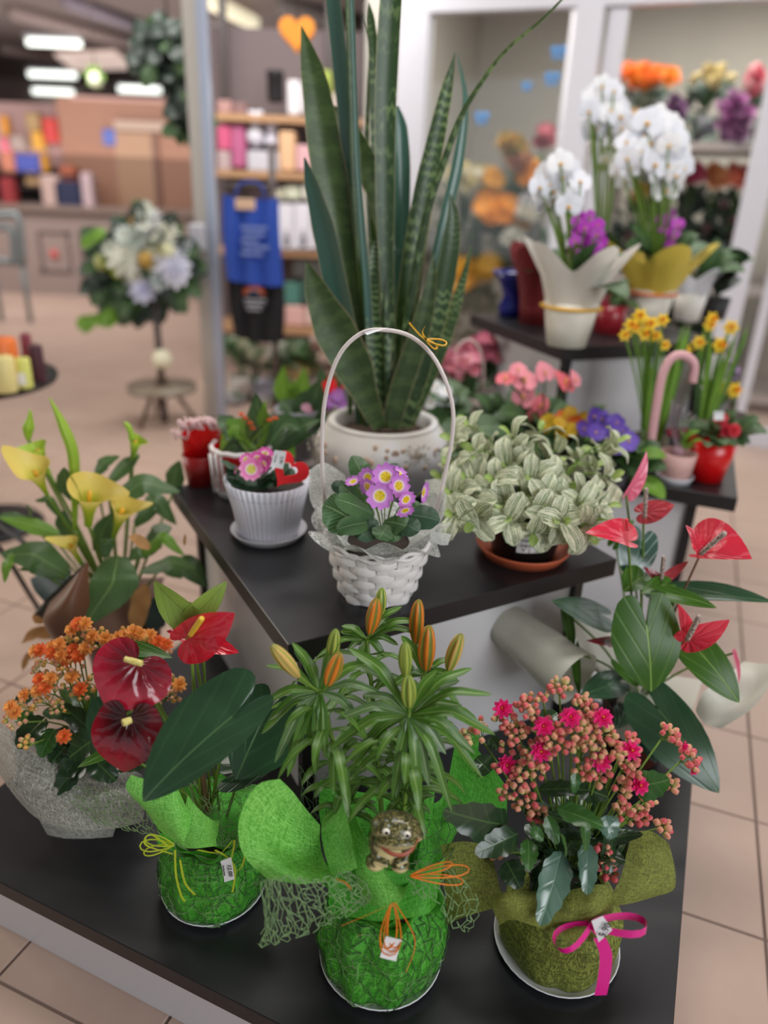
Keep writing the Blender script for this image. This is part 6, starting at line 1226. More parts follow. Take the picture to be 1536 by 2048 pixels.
# ------------------------------------------------------------------ flower kinds for the stands behind
FM = {}
def fmesh(kind, col):
    key = (kind, col)
    if key in FM: return FM[key]
    m = P_(col, .55, .2) if col.startswith('#') else M[col]
    if kind == 'rose': me = bloom_mesh('flower', 1.0, m, m)
    elif kind == 'daisy': me = flower_mesh('flower', 1.0, 9, m, .05, 1, .1, .95, M['gold'])
    elif kind == 'gerbera': me = flower_mesh('flower', 1.0, 14, m, .02, 2, .12, .95, P_('#5a3a12'))
    elif kind == 'prim': me = flower_mesh('flower', 1.0, 5, m, .2, 1, .12, 1.1, M['gold'])
    elif kind == 'tulip':
        mb = MB()
        for p in range(6):
            a = p * PI / 3; d = Vector((math.cos(a), math.sin(a), 0)); s = Vector((-d.y, d.x, 0)); mb.grid([[d * (r * .55) + s * (w * j) + Vector((0, 0, z)) - d * (abs(j) * .15 * r) for j in (-1, 0, 1)] for r, w, z in ((.2, .1, -.9), (.9, .5, -.4), (1.0, .5, .2), (.6, .08, 1.0))])
        me = mb.mesh('flower', m)
    elif kind == 'orchid':
        mb = MB()
        for a, w in ((90, .42), (210, .36), (330, .36), (10, .62), (170, .62)):
            r = math.radians(a); d = Vector((math.cos(r), math.sin(r), 0)); s = Vector((-d.y, d.x, 0)); mb.grid([[d * t + s * (w * k * j) + Vector((0, 0, .1 * t * t - .06 * abs(j))) for j in (-1, 0, 1)] for t, k in ((.03, .2), (.3, .8), (.65, 1), (.92, .6), (1.0, .08))])
        mb.ball((0, -.12, .12), .17, 8, 1, (1, .8, .9)); me = mb.mesh('flower', [m, M['gold']])
    elif kind == 'daff':
        mb = MB(); 
        for p in range(6):
            a = p * PI / 3; d = Vector((math.cos(a), math.sin(a), 0)); s = Vector((-d.y, d.x, 0)); mb.grid([[d * t + s * (w * j) for j in (-1, 0, 1)] for t, w in ((.1, .15), (.55, .3), (1, .03))])
        mb.lathe([(.2, 0), (.24, .3), (.36, .55)], (0, 0, 0), 10, 1); me = mb.mesh('flower', [m, P_('#f2a21a')])
    elif kind == 'bead':
        mb = MB(); mb.ball((0, 0, 0), 1, 8); me = mb.mesh('flower', m)
    elif kind == 'spathe':
        mb = MB(); heart(mb, (0, 0, 0), (0, 1.2, 0), .75, (0, 0, 1), .35, .06, .2); mb.tube([(0, 0, .02), (0, .3, .3)], .06, 6, 1); me = mb.mesh('flower', [m, M['gold']])
    FM[key] = me; return me
LM = {}
def lmesh(mat, asp=.25):
    k = (mat, asp)
    if k not in LM: mb = MB(); blade(mb, [(0, 0, 0), (0, .35, .12), (0, .7, .14), (0, 1, 0)], asp, 'lance', 7, None, (0, 0, 1), .2, 2); LM[k] = mb.mesh('leaf', M[mat])
    return LM[k]
def arrangement(name, label, cat, base, flowers, foliage=None, cont=None, stem='stem_dark', group=None, hubz=None, stems=True):
    """base: foot point. flowers: (point, radius, kind, colour, facing). foliage: (n, centre, spread xyz, length, material, aspect). cont: (material, r0, r1, h)"""
    t = thing(name, label, cat, base, group); hz = base.z + (cont[3] if cont else 0); hub = Vector((base.x, base.y, hz))
    if cont and cont[0] is not None:
        m, r0, r1, h = cont[:4]; mb = MB(); mb.lathe([(.001, base.z), (r0, base.z), ((r0 + r1) / 2 * 1.01, base.z + h * .5), (r1, base.z + h), (r1 * .94, base.z + h), (r1 * .9, base.z + h * .85), (.001, base.z + h * .85)], (base.x, base.y, 0), 24); part(cont[4] if len(cont) > 4 else 'pot', mb, m, t)
    if stems and flowers:
        mb = MB()
        for p, r, k, c_, d in flowers: mb.tube(spline([hub, hub.lerp(p, .5) + Vector((0, 0, .02)), p], 5), .0025, 4, cap=False)
        part('stems', mb, M[stem], t)['kind'] = 'stuff'
    for p, r, k, c_, d in flowers:
        Mx = Matrix.Translation(p) @ Vector(d).to_track_quat('Z', 'Y').to_matrix().to_4x4() @ Matrix.Rotation(random.uniform(0, 6) if k not in ('orchid', 'spathe') else random.uniform(-.4, .4), 4, 'Z') @ Matrix.Scale(r, 4); inst('flower', fmesh(k, c_), Mx, t)
    for (n, cc, sp, L, mt, asp) in (foliage or []):
        for i in range(n):
            p = cc + Vector((random.uniform(-1, 1) * sp[0], random.uniform(-1, 1) * sp[1], random.uniform(-1, 1) * sp[2])); d = (p - hub).normalized() * .7 + Vector((random.uniform(-.7, .7), random.uniform(-.7, .3), random.uniform(-.4, .6))); LL = L * random.uniform(.7, 1.2); inst('leaf', lmesh(mt, asp), frame(p, d, (random.uniform(-.3, .3), -.5, 1), LL), t)
    return t
def blobs(px, py, wx, wy, n, r, kind, cols, at, ymix=.06, face=(0, -.8, .5)):
    """n flowers spread over an ellipse of pixels; at(px, py) gives the point"""
    out = []; rnd = random.Random(int(px * 7 + py))
    for i in range(n):
        a = i * 2.4; q = math.sqrt((i + .5) / n); x, y = px + wx * q * math.cos(a), py + wy * q * math.sin(a); p = at(x, y) + Vector((0, rnd.uniform(-ymix, ymix), 0)); out.append((p, sz(r, p) * rnd.uniform(.85, 1.15), kind, cols[i % len(cols)], (face[0] + rnd.uniform(-.4, .4), face[1], face[2] + rnd.uniform(-.4, .4))))
    return out
def at_y(y): return lambda px, py: pd(px, py, y)
def at_c(d):      # on a plane d behind the cooler front
    def f(px, py):
        r = ray(px, py); o = Vector((0, 0, CZ)); n = cy; t = ((C0 + cy * d) - o).dot(n) / r.dot(n); return o + r * t
    return f
def cbx(mb, px0, px1, z0, z1, d0, d1):
    A, B = at_c(d0)(px0, 400), at_c(d0)(px1, 400); a0, a1 = (A - C0).dot(cx), (B - C0).dot(cx); return cbox(mb, a0, a1, d0, d1, z0, z1, 0)
# ------------------------------------------------------------------ flowers inside the cooler
D1 = 1.25; f1 = at_c(D1)
s1 = f1(1430, 292).z; s2 = f1(1430, 560).z; s3 = f1(1430, 760).z
e0, e1 = cpix(820), aR0 + .7
for k, (z, lab) in enumerate([(s1, 'upper white flower shelf across the cooler'), (s2, 'middle white flower shelf across the cooler'), (s3, 'lowest white flower shelf across the cooler')]):
    mb = MB(); cbox(mb, aM0 - (.0 if k == 0 else .9), e1, .85, 1.65, z - .05, z, 0); t = thing('flower_shelf', lab, 'shelf', cold((aM0 + e1) / 2, 1.25, 0)); part('shelf_board', mb, M['shelf_white'], t)
    if k == 0:
        for a in (aM1 - .1, e1 - .05):
            mb = MB(); cbox(mb, a, a + .04, 1.6, 1.64, 0, s1, 0); part('shelf_post', mb, M['shelf_white'], t)
def cool(name, label, px, py, wx, wy, n, r, kind, cols, shelf, bw, bcol, d=D1, fol='foliage_grey', nf=26, cat='flower bunch', fy=None):
    f = at_c(d); c_ = f(px, py); b = Vector((c_.x, c_.y, shelf)); fl = blobs(px, py, wx, wy, n, r * 1.15, kind, cols, at_c(d - .16)); bh = max(.08, (c_.z - shelf) * .42); R_ = sz(bw, c_)
    return arrangement(name, label, cat, b, fl, [(nf, Vector((c_.x, c_.y + .03, shelf + (c_.z - shelf) * .5)), (sz(wx, c_) * 1.0, .05, (c_.z - shelf) * .26), .13, fol, .28)], (P_(bcol, .4), R_ * .75, R_, bh, 'bucket'))
cool('rose_bunch', 'bunch of orange roses on the upper cooler shelf', 1295, 152, 58, 16, 22, 15, 'rose', ['#d9702c', '#e0842e', '#d45f28'], s1, 30, '#4b4f4d', nf=60)
cool('tulip_bunch', 'bunch of cream tulips on the upper cooler shelf', 1425, 152, 40, 18, 12, 12, 'tulip', ['#cfc08f', '#bfae7d'], s1, 26, '#54545c', nf=50)
cool('tulip_bunch', 'bunch of pink tulips at the right end of the upper cooler shelf', 1512, 162, 24, 26, 10, 14, 'tulip', ['#d8687c', '#d9a0a4'], s1, 22, '#6b5a62', nf=26)
cool('wrapped_bunch', 'bunch of mauve flowers low on the upper cooler shelf', 1468, 235, 30, 45, 16, 16, 'rose', ['#96688c', '#a9689c', '#8c6486'], s1, 24, '#6e6470', d=1.05, nf=10)
cool('wrapped_bunch', 'bunch of yellow flowers standing left on the upper cooler shelf', 1262, 262, 26, 34, 12, 15, 'rose', ['#c99a3c', '#b88a34'], s1, 20, '#5b5a4c', d=1.05, nf=18)
cool('wrapped_bunch', 'small bunch of purple flowers in the middle of the upper cooler shelf', 1352, 222, 22, 22, 8, 13, 'rose', ['#70466e', '#5d3a5c'], s1, 18, '#50221f', d=1.05, nf=12)
cool('rose_bunch', 'bunch of pink roses at the left of the middle cooler shelf', 1388, 346, 22, 18, 9, 14, 'rose', ['#c8607a', '#b9566e'], s2, 22, '#2c2f30', nf=40)
cool('rose_bunch', 'bunch of peach roses on the middle cooler shelf between pink and red', 1435, 352, 20, 18, 8, 14, 'rose', ['#d89a6c', '#cf8a5c'], s2, 20, '#26282a', nf=40)
cool('rose_bunch', 'bunch of coral red roses at the right of the middle cooler shelf', 1482, 350, 24, 18, 10, 14, 'rose', ['#d4665c', '#e08a70'], s2, 22, '#26282a', nf=40)
cool('rose_bunch', 'bunch of salmon roses half hidden behind the white orchid', 1290, 372, 26, 18, 8, 15, 'rose', ['#d8a060', '#c98a50'], s2, 22, '#2c2f30', nf=40)
cool('foliage_bunch', 'dark bunch of greenery low on the middle shelf at right', 1440, 440, 60, 40, 4, 8, 'bead', ['#4a2c30'], s2, 30, '#17181a', nf=70, fol='foliage_deep')
cool('foliage_bunch', 'dark bunch of greenery low on the middle shelf at left', 1290, 450, 60, 50, 3, 8, 'bead', ['#4a2c30'], s2, 30, '#222325', nf=70)
cool('foliage_bunch', 'dark greenery on the lowest shelf behind the yellow wrap', 1400, 590, 70, 40, 3, 8, 'bead', ['#2c1c20'], s3, 34, '#17181a', nf=60, fol='foliage_deep')
for nm, lb, x, y, wx, wy, n, r, k, cc in [('gerbera', 'dark red blossom showing highest behind the glass door', 1088, 278, 14, 16, 3, 18, 'gerbera', ['#8c2838']), ('rose_bunch', 'ochre yellow bunch behind the glass, left of the dark red blossom', 1022, 290, 26, 22, 9, 13, 'rose', ['#b08a3c', '#9c8440']),
        ('rose_bunch', 'peach bunch behind the glass under the ochre one', 1036, 326, 20, 14, 6, 12, 'rose', ['#b0785c', '#c08a68']), ('gerbera', 'bright orange gerbera beside the white orchid', 1062, 346, 14, 16, 3, 20, 'gerbera', ['#eb9c1e']),
        ('daisy_bunch', 'bunch of small cream blossoms behind the snake plant tips', 935, 352, 46, 24, 20, 11, 'daisy', ['#b8a86c', '#9c9468', '#c0b8a0']), ('gerbera', 'small amber gerbera right of the cream blossoms', 984, 354, 18, 12, 4, 15, 'gerbera', ['#d89a30']),
        ('gerbera_bunch', 'bunch of wide orange yellow gerberas in the middle of the glass door', 992, 416, 36, 20, 8, 24, 'gerbera', ['#efa023', '#e9981c']), ('rose_bunch', 'white roses right of the orange gerberas', 1052, 418, 18, 18, 5, 18, 'rose', ['#dcdcdc', '#d0ccbc']),
        ('rose_bunch', 'single round white rose below the orange gerberas', 1023, 472, 6, 6, 2, 24, 'rose', ['#e6e6da']), ('gerbera_bunch', 'bunch of deep yellow gerberas low at the right of the snake plant', 905, 548, 34, 26, 9, 26, 'gerbera', ['#e6a817', '#dea012']), ('gerbera_bunch', 'pair of dull yellow gerberas right of the deep yellow ones', 975, 540, 20, 14, 3, 22, 'gerbera', ['#c2941e']), ('rose_bunch', 'dark ochre roses between the white roses', 1040, 446, 14, 10, 4, 14, 'rose', ['#a87c20'])]:
    f = at_c(.75); c_ = f(x, y); dn_ = Vector((c_.x, c_.y, max(0, c_.z - .45))); sh = s2 - .02 if y < 480 else s3; cool(nm, lb, x, y, wx, wy, n, r, k, cc, sh, 14, '#5c5a50', d=.95, fol='foliage', nf=34)
for k, (x, c_, l) in enumerate([(868, '#7d7a72', 'grey bucket behind the snake plant'), (930, '#6c6258', 'brown bucket behind the glass door'), (985, '#8a8478', 'beige bucket behind the glass door')]):
    p = at_c(.95)(x, 470); mb = MB(); R_ = sz(24, p); mb.lathe([(.001, s2 + .002), (R_ * .8, s2 + .002), (R_, s2 + .24), (R_ * .93, s2 + .24), (R_ * .75, s2 + .03)], (p.x, p.y, 0), 20); solo('bucket', mb, P_(c_), l, 'bucket', (p.x, p.y, s2))
# ------------------------------------------------------------------ raised back table: wrapped orchids
def wrapcone(t, c_, r0, r1, h, m, name='gift_wrap', pts=5, z0=None, label=None):
    z0 = c_.z if z0 is None else z0; mb = MB(); mb.lathe([(r0, z0), (r0 * 1.05, z0 + h * .1), (r1 * .7, z0 + h * .55), (r1, z0 + h)], (c_.x, c_.y, 0), 60, 0, lambda r, z, a: (r * (1 + .28 * ((z - z0) / h) * math.cos(a * pts)), z + .25 * h * ((z - z0) / h) ** 2 * math.cos(a * pts))); return part(name, mb, m, t, label)
def orchid(label, bpx, y, pot_m, pr, ph, sprays, wrap=None, ribbon=None, lab2=None, group=None):
    b = pz(bpx[0], bpx[1], BZ) if y is None else Vector((pd(bpx[0], bpx[1], y).x, y, BZ)); fl = []
    for (x, yy, wx, wy, n, r, col) in sprays: fl += blobs(x, yy, wx, wy, n, r, 'orchid', col, at_y(b.y), .05, (0, -1, .1))
    t = arrangement('wrapped_orchid', label, 'potted orchid', b, fl, [(7, b + Vector((0, 0, ph + .05)), (.05, .04, .02), .16, 'foliage', .28)], (pot_m, pr * .72, pr, ph), 'stem', group)
    if wrap: m, r1, h, n = wrap; wrapcone(t, b, pr * .92, r1, h, m, 'gift_wrap', n, BZ + ph * .85)
    if ribbon: mb = MB(); mb.tube([b + Vector((math.cos(a * PI / 12) * pr * 1.02, math.sin(a * PI / 12) * pr * 1.02, ph * .9)) for a in range(25)], .011, 6, flat=.5); part('ribbon', mb, ribbon, t)
    return t
Wc = plain('cream tissue wrap', '#dcd6cc', .5, tr=.35); Wy = plain('yellow crepe wrap', '#d3bd52', .5, tr=.3); Ww = plain('white tissue wrap', '#dcdce4', .5, tr=.3); Wr = plain('dark red wrap', '#6e1c20', .5, tr=.1)
WT = ['orchid_white', '#eeeef4', '#e4e6ee']; PU = ['orchid_purple', '#a52ca6', '#c050c4']
orchid('white and purple orchid in a cream wrapped pot tied with yellow ribbon', (1132, 690), None, P_('#e6e0d2', .5), .08, .125, [(1120, 372, 42, 50, 18, 26, WT), (1172, 478, 34, 48, 24, 15, PU)], (Wc, .135, .15, 5), M['gold'])
orchid('tall white orchid standing behind the cream wrapped pot, leftmost tall spray', (1185, 640), None, P_('#7a2226', .4), .07, .12, [(1210, 222, 38, 56, 18, 24, WT), (1222, 325, 16, 30, 5, 18, ['#d6dcc8', '#cdd4b4'])], None, None)
orchid('large white orchid rising over the yellow crepe wrap', (1292, 655), None, P_('#e4ddcf', .5), .075, .13, [(1322, 290, 46, 60, 22, 30, WT), (1335, 350, 34, 34, 8, 28, WT), (1262, 322, 24, 50, 10, 22, WT), (1337, 462, 18, 45, 14, 13, PU)], (Wy, .15, .14, 4), P_('#e0722c', .4))
t = orchid('white tissue wrapped plant at the right end of the raised back table', (1372, 640), None, P_('#e4e0d8', .5), .06, .1, [(1375, 530, 22, 22, 5, 16, ['#d8c0d0', '#e8e4ea'])], (Ww, .09, .09, 5), None)
arrangement('pink_flower_pot', 'pot of coral pink flowers right of the white tissue wrap', 'potted plant', at_c(-.35)(1425, 650) * 1.0 if False else Vector((pd(1425, 640, pz(1372, 640, BZ).y + .05).x, pz(1372, 640, BZ).y + .05, BZ)), blobs(1425, 525, 28, 22, 10, 16, 'rose', ['#d4607a', '#cc6a78'], at_y(pz(1372, 640, BZ).y + .05)), [(20, pd(1425, 560, pz(1372, 640, BZ).y + .05), (.06, .05, .05), .1, 'foliage_deep', .3)], (P_('#2a2a2a'), .04, .05, .08))
b = pz(1075, 655, BZ); b.y += .08; t = arrangement('red_wrapped_pot', 'dark red wrapped pot left of the cream wrapped orchid', 'potted plant', b, [], [(6, b + Vector((0, 0, .15)), (.03, .03, .02), .1, 'foliage', .3)], (Wr, .05, .06, .12)); wrapcone(t, b, .055, .11, .16, Wr, 'gift_wrap', 3, BZ + .06)
b = pz(1022, 632, BZ); t = thing('blue_bowl_vase', 'dark blue glass bowl vase at the left end of the raised back table', 'vase', b); mb = MB(); mb.lathe([(.001, BZ), (.045, BZ), (.05, BZ + .03), (.035, BZ + .07), (.055, BZ + .12), (.085, BZ + .155), (.08, BZ + .155), (.05, BZ + .12), (.03, BZ + .07)], (b.x, b.y, 0), 28); part('bowl', mb, P_('#161c6e', .15), t)
b = pz(1215, 665, BZ); arrangement('red_pot', 'small red glazed pot between the two wrapped orchids', 'potted plant', b, blobs(1218, 618, 14, 10, 4, 12, 'rose', ['#c0425c', '#b83a50'], at_y(b.y)), [(8, b + Vector((0, 0, .1)), (.04, .03, .02), .07, 'foliage', .3)], (P_('#8c1c26', .3), .045, .055, .09))
# ------------------------------------------------------------------ second table: anthuriums, primroses, daffodils
def on2(px, py): return pz(px, py, UZ)
def up(b): return at_y(b.y)
b = on2(1075, 925); fl = [(up(b)(x, y), sz(r, b), 'spathe', '#e8707c' if i % 2 else '#ee93a0', d) for i, (x, y, r, d) in enumerate([(1048, 768, 34, (0, -.5, .9)), (1010, 762, 26, (-.3, -.4, 1)), (1090, 752, 26, (.2, -.8, .6)), (1130, 772, 34, (.5, -.4, .8)), (1045, 800, 30, (-.3, -.9, .3)), (1078, 815, 24, (.2, -.9, .2)), (1035, 745, 22, (0, -.6, .8)), (1068, 835, 20, (0, -.9, .1)), (1150, 765, 22, (.6, -.5, .5))])]
arrangement('pink_anthurium', 'salmon pink anthurium behind the striped plant', 'potted plant', b, fl, [(18, b + Vector((0, 0, .09)), (.10, .07, .03), .11, 'foliage', .36)], (M['black_plastic'], .05, .06, .1))
for k, (x, y, c_, n, lb) in enumerate([(925, 840, ['#c8687c', '#d88a98', '#b85a6c'], 16, 'basket of dusky pink primroses nearest the snake pot, with cane handle'), (968, 800, ['#d4788a', '#c05a78'], 14, 'basket of pink primroses behind the first one, with cane handle'), (1012, 770, ['#cc8494', '#b8647c'], 12, 'basket of pale pink primroses at the back of the row, with cane handle')]):
    b = on2(x, y); t = arrangement('primrose_basket', lb, 'basket', b, blobs(x, y - 110 + 6 * k, 34, 28, int(n * 1.3), 15, 'prim', c_, at_y(b.y - .05)), [(12, b + Vector((0, 0, .085)), (.05, .04, .015), .06, 'foliage', .4)], (P_('#cdb9b2', .6), .05, .062, .075, 'basket'), group='pink primrose baskets')
    mb = MB(); h = [b + Vector((.06 * math.cos(a * PI / 14), 0, .07 + .2 * math.sin(a * PI / 14) ** .7)) for a in range(15)]; mb.tube(h, .0045, 6); part('basket_handle', mb, P_('#c9aea8', .5), t)
b = on2(868, 880); arrangement('white_primrose', 'pot of white primroses just right of the snake plant pot', 'potted plant', b, blobs(868, 785, 32, 20, 9, 16, 'prim', ['#eeeeec', '#e6e6ea'], up(b)), [(14, b + Vector((0, 0, .1)), (.06, .05, .03), .08, 'foliage', .4)], (P_('#8a6a5c'), .045, .055, .08))
b = on2(880, 800); arrangement('pale_pink_primrose', 'pot of blush pink flowers behind the basket handle', 'potted plant', b, blobs(878, 718, 24, 16, 7, 15, 'rose', ['#d8b8bc', '#cf9aa8'], up(b)), [(12, b + Vector((0, 0, .1)), (.06, .05, .03), .08, 'foliage', .4)], (P_('#6a5a52'), .045, .055, .08))
b = on2(1128, 945); arrangement('yellow_primrose', 'pot of yellow and orange primroses behind the striped plant', 'potted plant', b, blobs(1130, 852, 46, 20, 14, 17, 'prim', ['#d2ac1e', '#c89c1c', '#d8641e'], at_y(b.y - .05)) + blobs(1130, 876, 40, 7, 6, 16, 'prim', ['#d44a28', '#dc6a6a'], up(b)), [(18, b + Vector((0, 0, .08)), (.07, .05, .02), .075, 'foliage', .4)], (P_('#3a3a30'), .05, .06, .07))
b = on2(1215, 965); arrangement('purple_primrose', 'pot of large violet blossoms left of the pink cane pot', 'potted plant', b, blobs(1212, 862, 42, 26, 12, 22, 'prim', ['#6a4ab0', '#5c3ca0', '#7a5cc0'], at_y(b.y - .06)) + blobs(1252, 890, 14, 24, 4, 18, 'prim', ['#6242b0'], up(b)), [(20, b + Vector((0, 0, .07)), (.07, .05, .02), .075, 'foliage', .4), (8, b + Vector((.02, 0, .06)), (.05, .05, .03), .09, 'foliage_bright', .3)], (P_('#3c3c48'), .045, .055, .06))
b = on2(1190, 850); arrangement('violet_hyacinth', 'single violet hyacinth standing before the pale blue panel', 'potted plant', b, blobs(1186, 765, 14, 26, 14, 9, 'prim', ['#6656a8', '#7464b4'], up(b), .01), [(8, b + Vector((0, 0, .09)), (.02, .02, .03), .14, 'foliage_bright', .14)], (P_('#4a3c38'), .04, .05, .07))
def daffs(label, bp, heads, n, w_, y2=None):
    b = on2(*bp); fl = [(up(b)(x, y), sz(r, b), 'daff', '#f0cc28', (random.uniform(-.4, .4), -1, .3)) for x, y, r in heads]; t = thing('daffodil_pot', label, 'potted plant', b); mb = MB(); mb.lathe([(.001, UZ), (.04, UZ), (.052, UZ + .08), (.048, UZ + .08), (.045, UZ + .06), (.001, UZ + .06)], (b.x, b.y, 0), 20); part('pot', mb, P_('#57503c'), t)
    top = min(h[1] for h in heads)
    for p, r, k, c_, d in fl: stalk(t, [b + Vector((random.uniform(-.02, .02), 0, .07)), b.lerp(p, .6) + Vector((0, 0, .03)), p + Vector((0, .004, 0))], .003, M['foliage_bright'], 6, 'stem', 5); inst('flower', fmesh('daff', c_), Matrix.Translation(p) @ Vector(d).to_track_quat('Z', 'Y').to_matrix().to_4x4() @ Matrix.Scale(r, 4), t)
    H = max(p.z for p, *_ in fl) - UZ
    for i in range(n):
        a = random.uniform(0, 6.3); q = b + Vector((math.cos(a) * .025, math.sin(a) * .02, .06)); e = b + Vector((math.cos(a) * w_, math.sin(a) * w_ * .7, H * random.uniform(.7, .98))); mb = MB(); blade(mb, [q, q.lerp(e, .5), e], .006, 'strap', 6, (1, 0, 0), None, .3, 2); part('leaf', mb, M['foliage_bright'] if i % 3 else M['foliage'], t)
    return t
daffs('pot of yellow daffodils with long leaves left of the pink cane', (1292, 925), [(1262, 650, 15), (1280, 632, 16), (1300, 648, 17), (1325, 640, 14), (1290, 668, 15), (1312, 672, 13), (1250, 670, 13), (1330, 690, 12), (1272, 655, 14)], 26, .05)
daffs('pot of taller yellow daffodils at the back right of the table', (1400, 880), [(1425, 638, 15), (1440, 690, 18), (1462, 655, 16), (1398, 685, 15), (1372, 700, 12), (1420, 650, 14), (1470, 780, 18), (1448, 775, 16)], 20, .07)
b = on2(1460, 860); arrangement('lilac_hyacinth', 'lilac hyacinth at the far right edge of the second table', 'potted plant', b, blobs(1461, 745, 16, 26, 16, 9, 'prim', ['#9a78a8', '#a888b4'], up(b), .01), [(6, b + Vector((-.03, 0, .1)), (.02, .02, .03), .12, 'foliage', .16)], (P_('#4a3c38'), .03, .04, .06))
b = on2(1408, 955); t = arrangement('red_flower_pot', 'glossy red pot with pink primrose at the corner of the second table', 'potted plant', b, blobs(1368, 872, 18, 12, 5, 14, 'rose', ['#b8384c', '#a82c44'], up(b)) + blobs(1445, 848, 14, 10, 4, 15, 'rose', ['#e04a58', '#d23c50'], up(b)), [(26, b + Vector((.01, 0, .125)), (.05, .045, .015), .065, 'foliage', .36)], (M['red_pot'], .048, .068, .12))
P4 = [up(b)(1428, 822), up(b)(1448, 822), up(b)(1448, 840), up(b)(1428, 840)]; tagcard(t, P4, M['paper'])
b = on2(1347, 962); t = arrangement('pink_cane_pot', 'small pink rimmed pot with a fuzzy pink cane and a hyacinth bulb', 'potted plant', b, [], [(5, b + Vector((.01, 0, .1)), (.015, .015, .02), .06, 'foliage_bright', .2)], (P_('#c9a09a', .6), .036, .048, .085)); saucer(t, (b.x, b.y), .05, UZ, P_('#cfcfd6', .4), .02)
mb = MB(); y_ = b.y; mb.tube(spline([pd(1300, 900, y_), pd(1312, 820, y_), pd(1325, 750, y_), pd(1345, 715, y_), pd(1370, 712, y_), pd(1388, 730, y_), pd(1385, 765, y_)], 30), .012, 8); part('pink_cane', mb, P_('#d0a0a4', .9), t, 'fuzzy pale pink candy cane'); mb = MB(); mb.ball(b + Vector((-.005, 0, .085)), .022, 10, 0, (1, 1, .8)); part('bulb', mb, P_('#8a6a70'), t)
for k in range(5): mb = MB(); mb.tube(spline([b + Vector((0, 0, .08)), pd(1340 + k * 8, 850, y_), pd(1345 + k * 12, 800 + 8 * k, y_)], 6), .002, 4); part('twig', mb, P_('#8f8088'), t)
b = on2(1015, 905); arrangement('red_berry_plant', 'low plant with scarlet berries peeping over the striped plant', 'potted plant', b, blobs(930, 868, 20, 8, 7, 7, 'bead', ['#d43a2a', '#d8502a'], up(b)) + blobs(1005, 870, 12, 22, 8, 6, 'bead', ['#d4342c'], up(b)), [(10, pd(1005, 860, b.y), (.03, .03, .03), .1, 'foliage', .25), (18, b + Vector((-.05, 0, .06)), (.12, .06, .03), .12, 'foliage', .36)], (P_('#3c3c38'), .05, .06, .06))
# pale blue and white boards leaning against the raised back table
for (x0, y0, x1, y1, c_, lb, dy) in [(1140, 712, 1212, 830, '#b4c0d2', 'pale blue panel leaning against the raised back table', 0), (1222, 705, 1250, 825, '#dcdad4', 'narrow white card strip beside the pale blue panel', .02)]:
    b = on2((x0 + x1) / 2, y1); A = pd(x0, y0, b.y + .03 + dy); B = pd(x1, y0, b.y + .03 + dy); A2 = pd(x0 - 4, y1, b.y + dy); B2 = pd(x1 - 4, y1, b.y + dy); n_ = Vector((0, .006, 0)); mb = MB(); mb.add([A, B, B2, A2, A + n_, B + n_, B2 + n_, A2 + n_], [(0, 1, 2, 3), (7, 6, 5, 4), (0, 4, 5, 1), (1, 5, 6, 2), (2, 6, 7, 3), (3, 7, 4, 0)], None, 0, False); solo('leaning_panel', mb, P_(c_, .4), lb, 'board', A2)
# ------------------------------------------------------------------ small pots at the left rear of the raised table
KDs = KD
def onu(px, py): return pz(px, py, UZ)
b = onu(486, 985); t = thing('red_white_pot', 'red and white crocheted pot with broad ribbed leaves and orange flowers, behind the pleated pot', 'potted plant', b)
pot(t, (b.x, b.y), .05, .068, UZ + .004, .12, M['red_pot']); saucer(t, (b.x, b.y), .07, UZ, M['white_plastic'], .022)
mb = MB(); mb.tube([b + Vector((.071 * math.cos(a * PI / 12), .071 * math.sin(a * PI / 12), .122 + .002 * math.sin(a * 3))) for a in range(25)], .006, 6); part('pot_rim', mb, P_('#e6dedc', .5), t, 'white crochet rim')
for dx in (-.012, .0, .012): mb = MB(); mb.tube([Vector((b.x - .045 + dx, b.y - .052, UZ + .02)), Vector((b.x - .05 + dx, b.y - .06, UZ + .12))], .004, 5); part('pot_stripe', mb, P_('#e6dedc', .5), t)
tw = t; yb = b.y; FL = [[(385, 930), (378, 880), (372, 850)], [(400, 930), (398, 880), (396, 848)], [(410, 930), (412, 880), (412, 842)], [(420, 930), (430, 885), (430, 850)], [(425, 930), (442, 890), (447, 862)], [(395, 930), (385, 895), (362, 868)], [(418, 930), (420, 880), (420, 846)], [(405, 930), (388, 880), (384, 846)]]
pf = thing('red_paper_flower', 'red trumpet shaped bloom with white frayed tips behind the white pot', 'flower', pd(405, 985, yb + .05))
for q in FL:
    mb = MB(); blade(mb, [pd(405, 980, yb + .05), pd(*q[0], yb + .04), pd(*q[1], yb + .03), pd(*q[2], yb + .02)], [.006, .012, .02, .017, .01], 'strap', 10, (1, 0, 0), None, -.3, 4, .1); part('petal', mb, M['red_pot'], pf)
    mb = MB(); p = pd(*q[2], yb + .02)
    for i in range(7): mb.tube([p + Vector((random.uniform(-.016, .016), 0, -.014)), p + Vector((random.uniform(-.022, .022), random.uniform(-.01, .01), .012))], .0022, 3)
    o = part('frayed_tip', mb, P_('#efc8c8', .7), pf); o['kind'] = 'stuff'
mb = MB(); mb.lathe([(.001, UZ), (.035, UZ), (.045, UZ + .08), (.04, UZ + .08)], (pd(405, 985, yb + .05).x, yb + .05, 0), 20); part('pot', mb, P_('#8c1418', .4), pf)
b = onu(486, 985); hub = Vector((b.x, b.y, UZ + .11)); t = tw
ya = hub.y
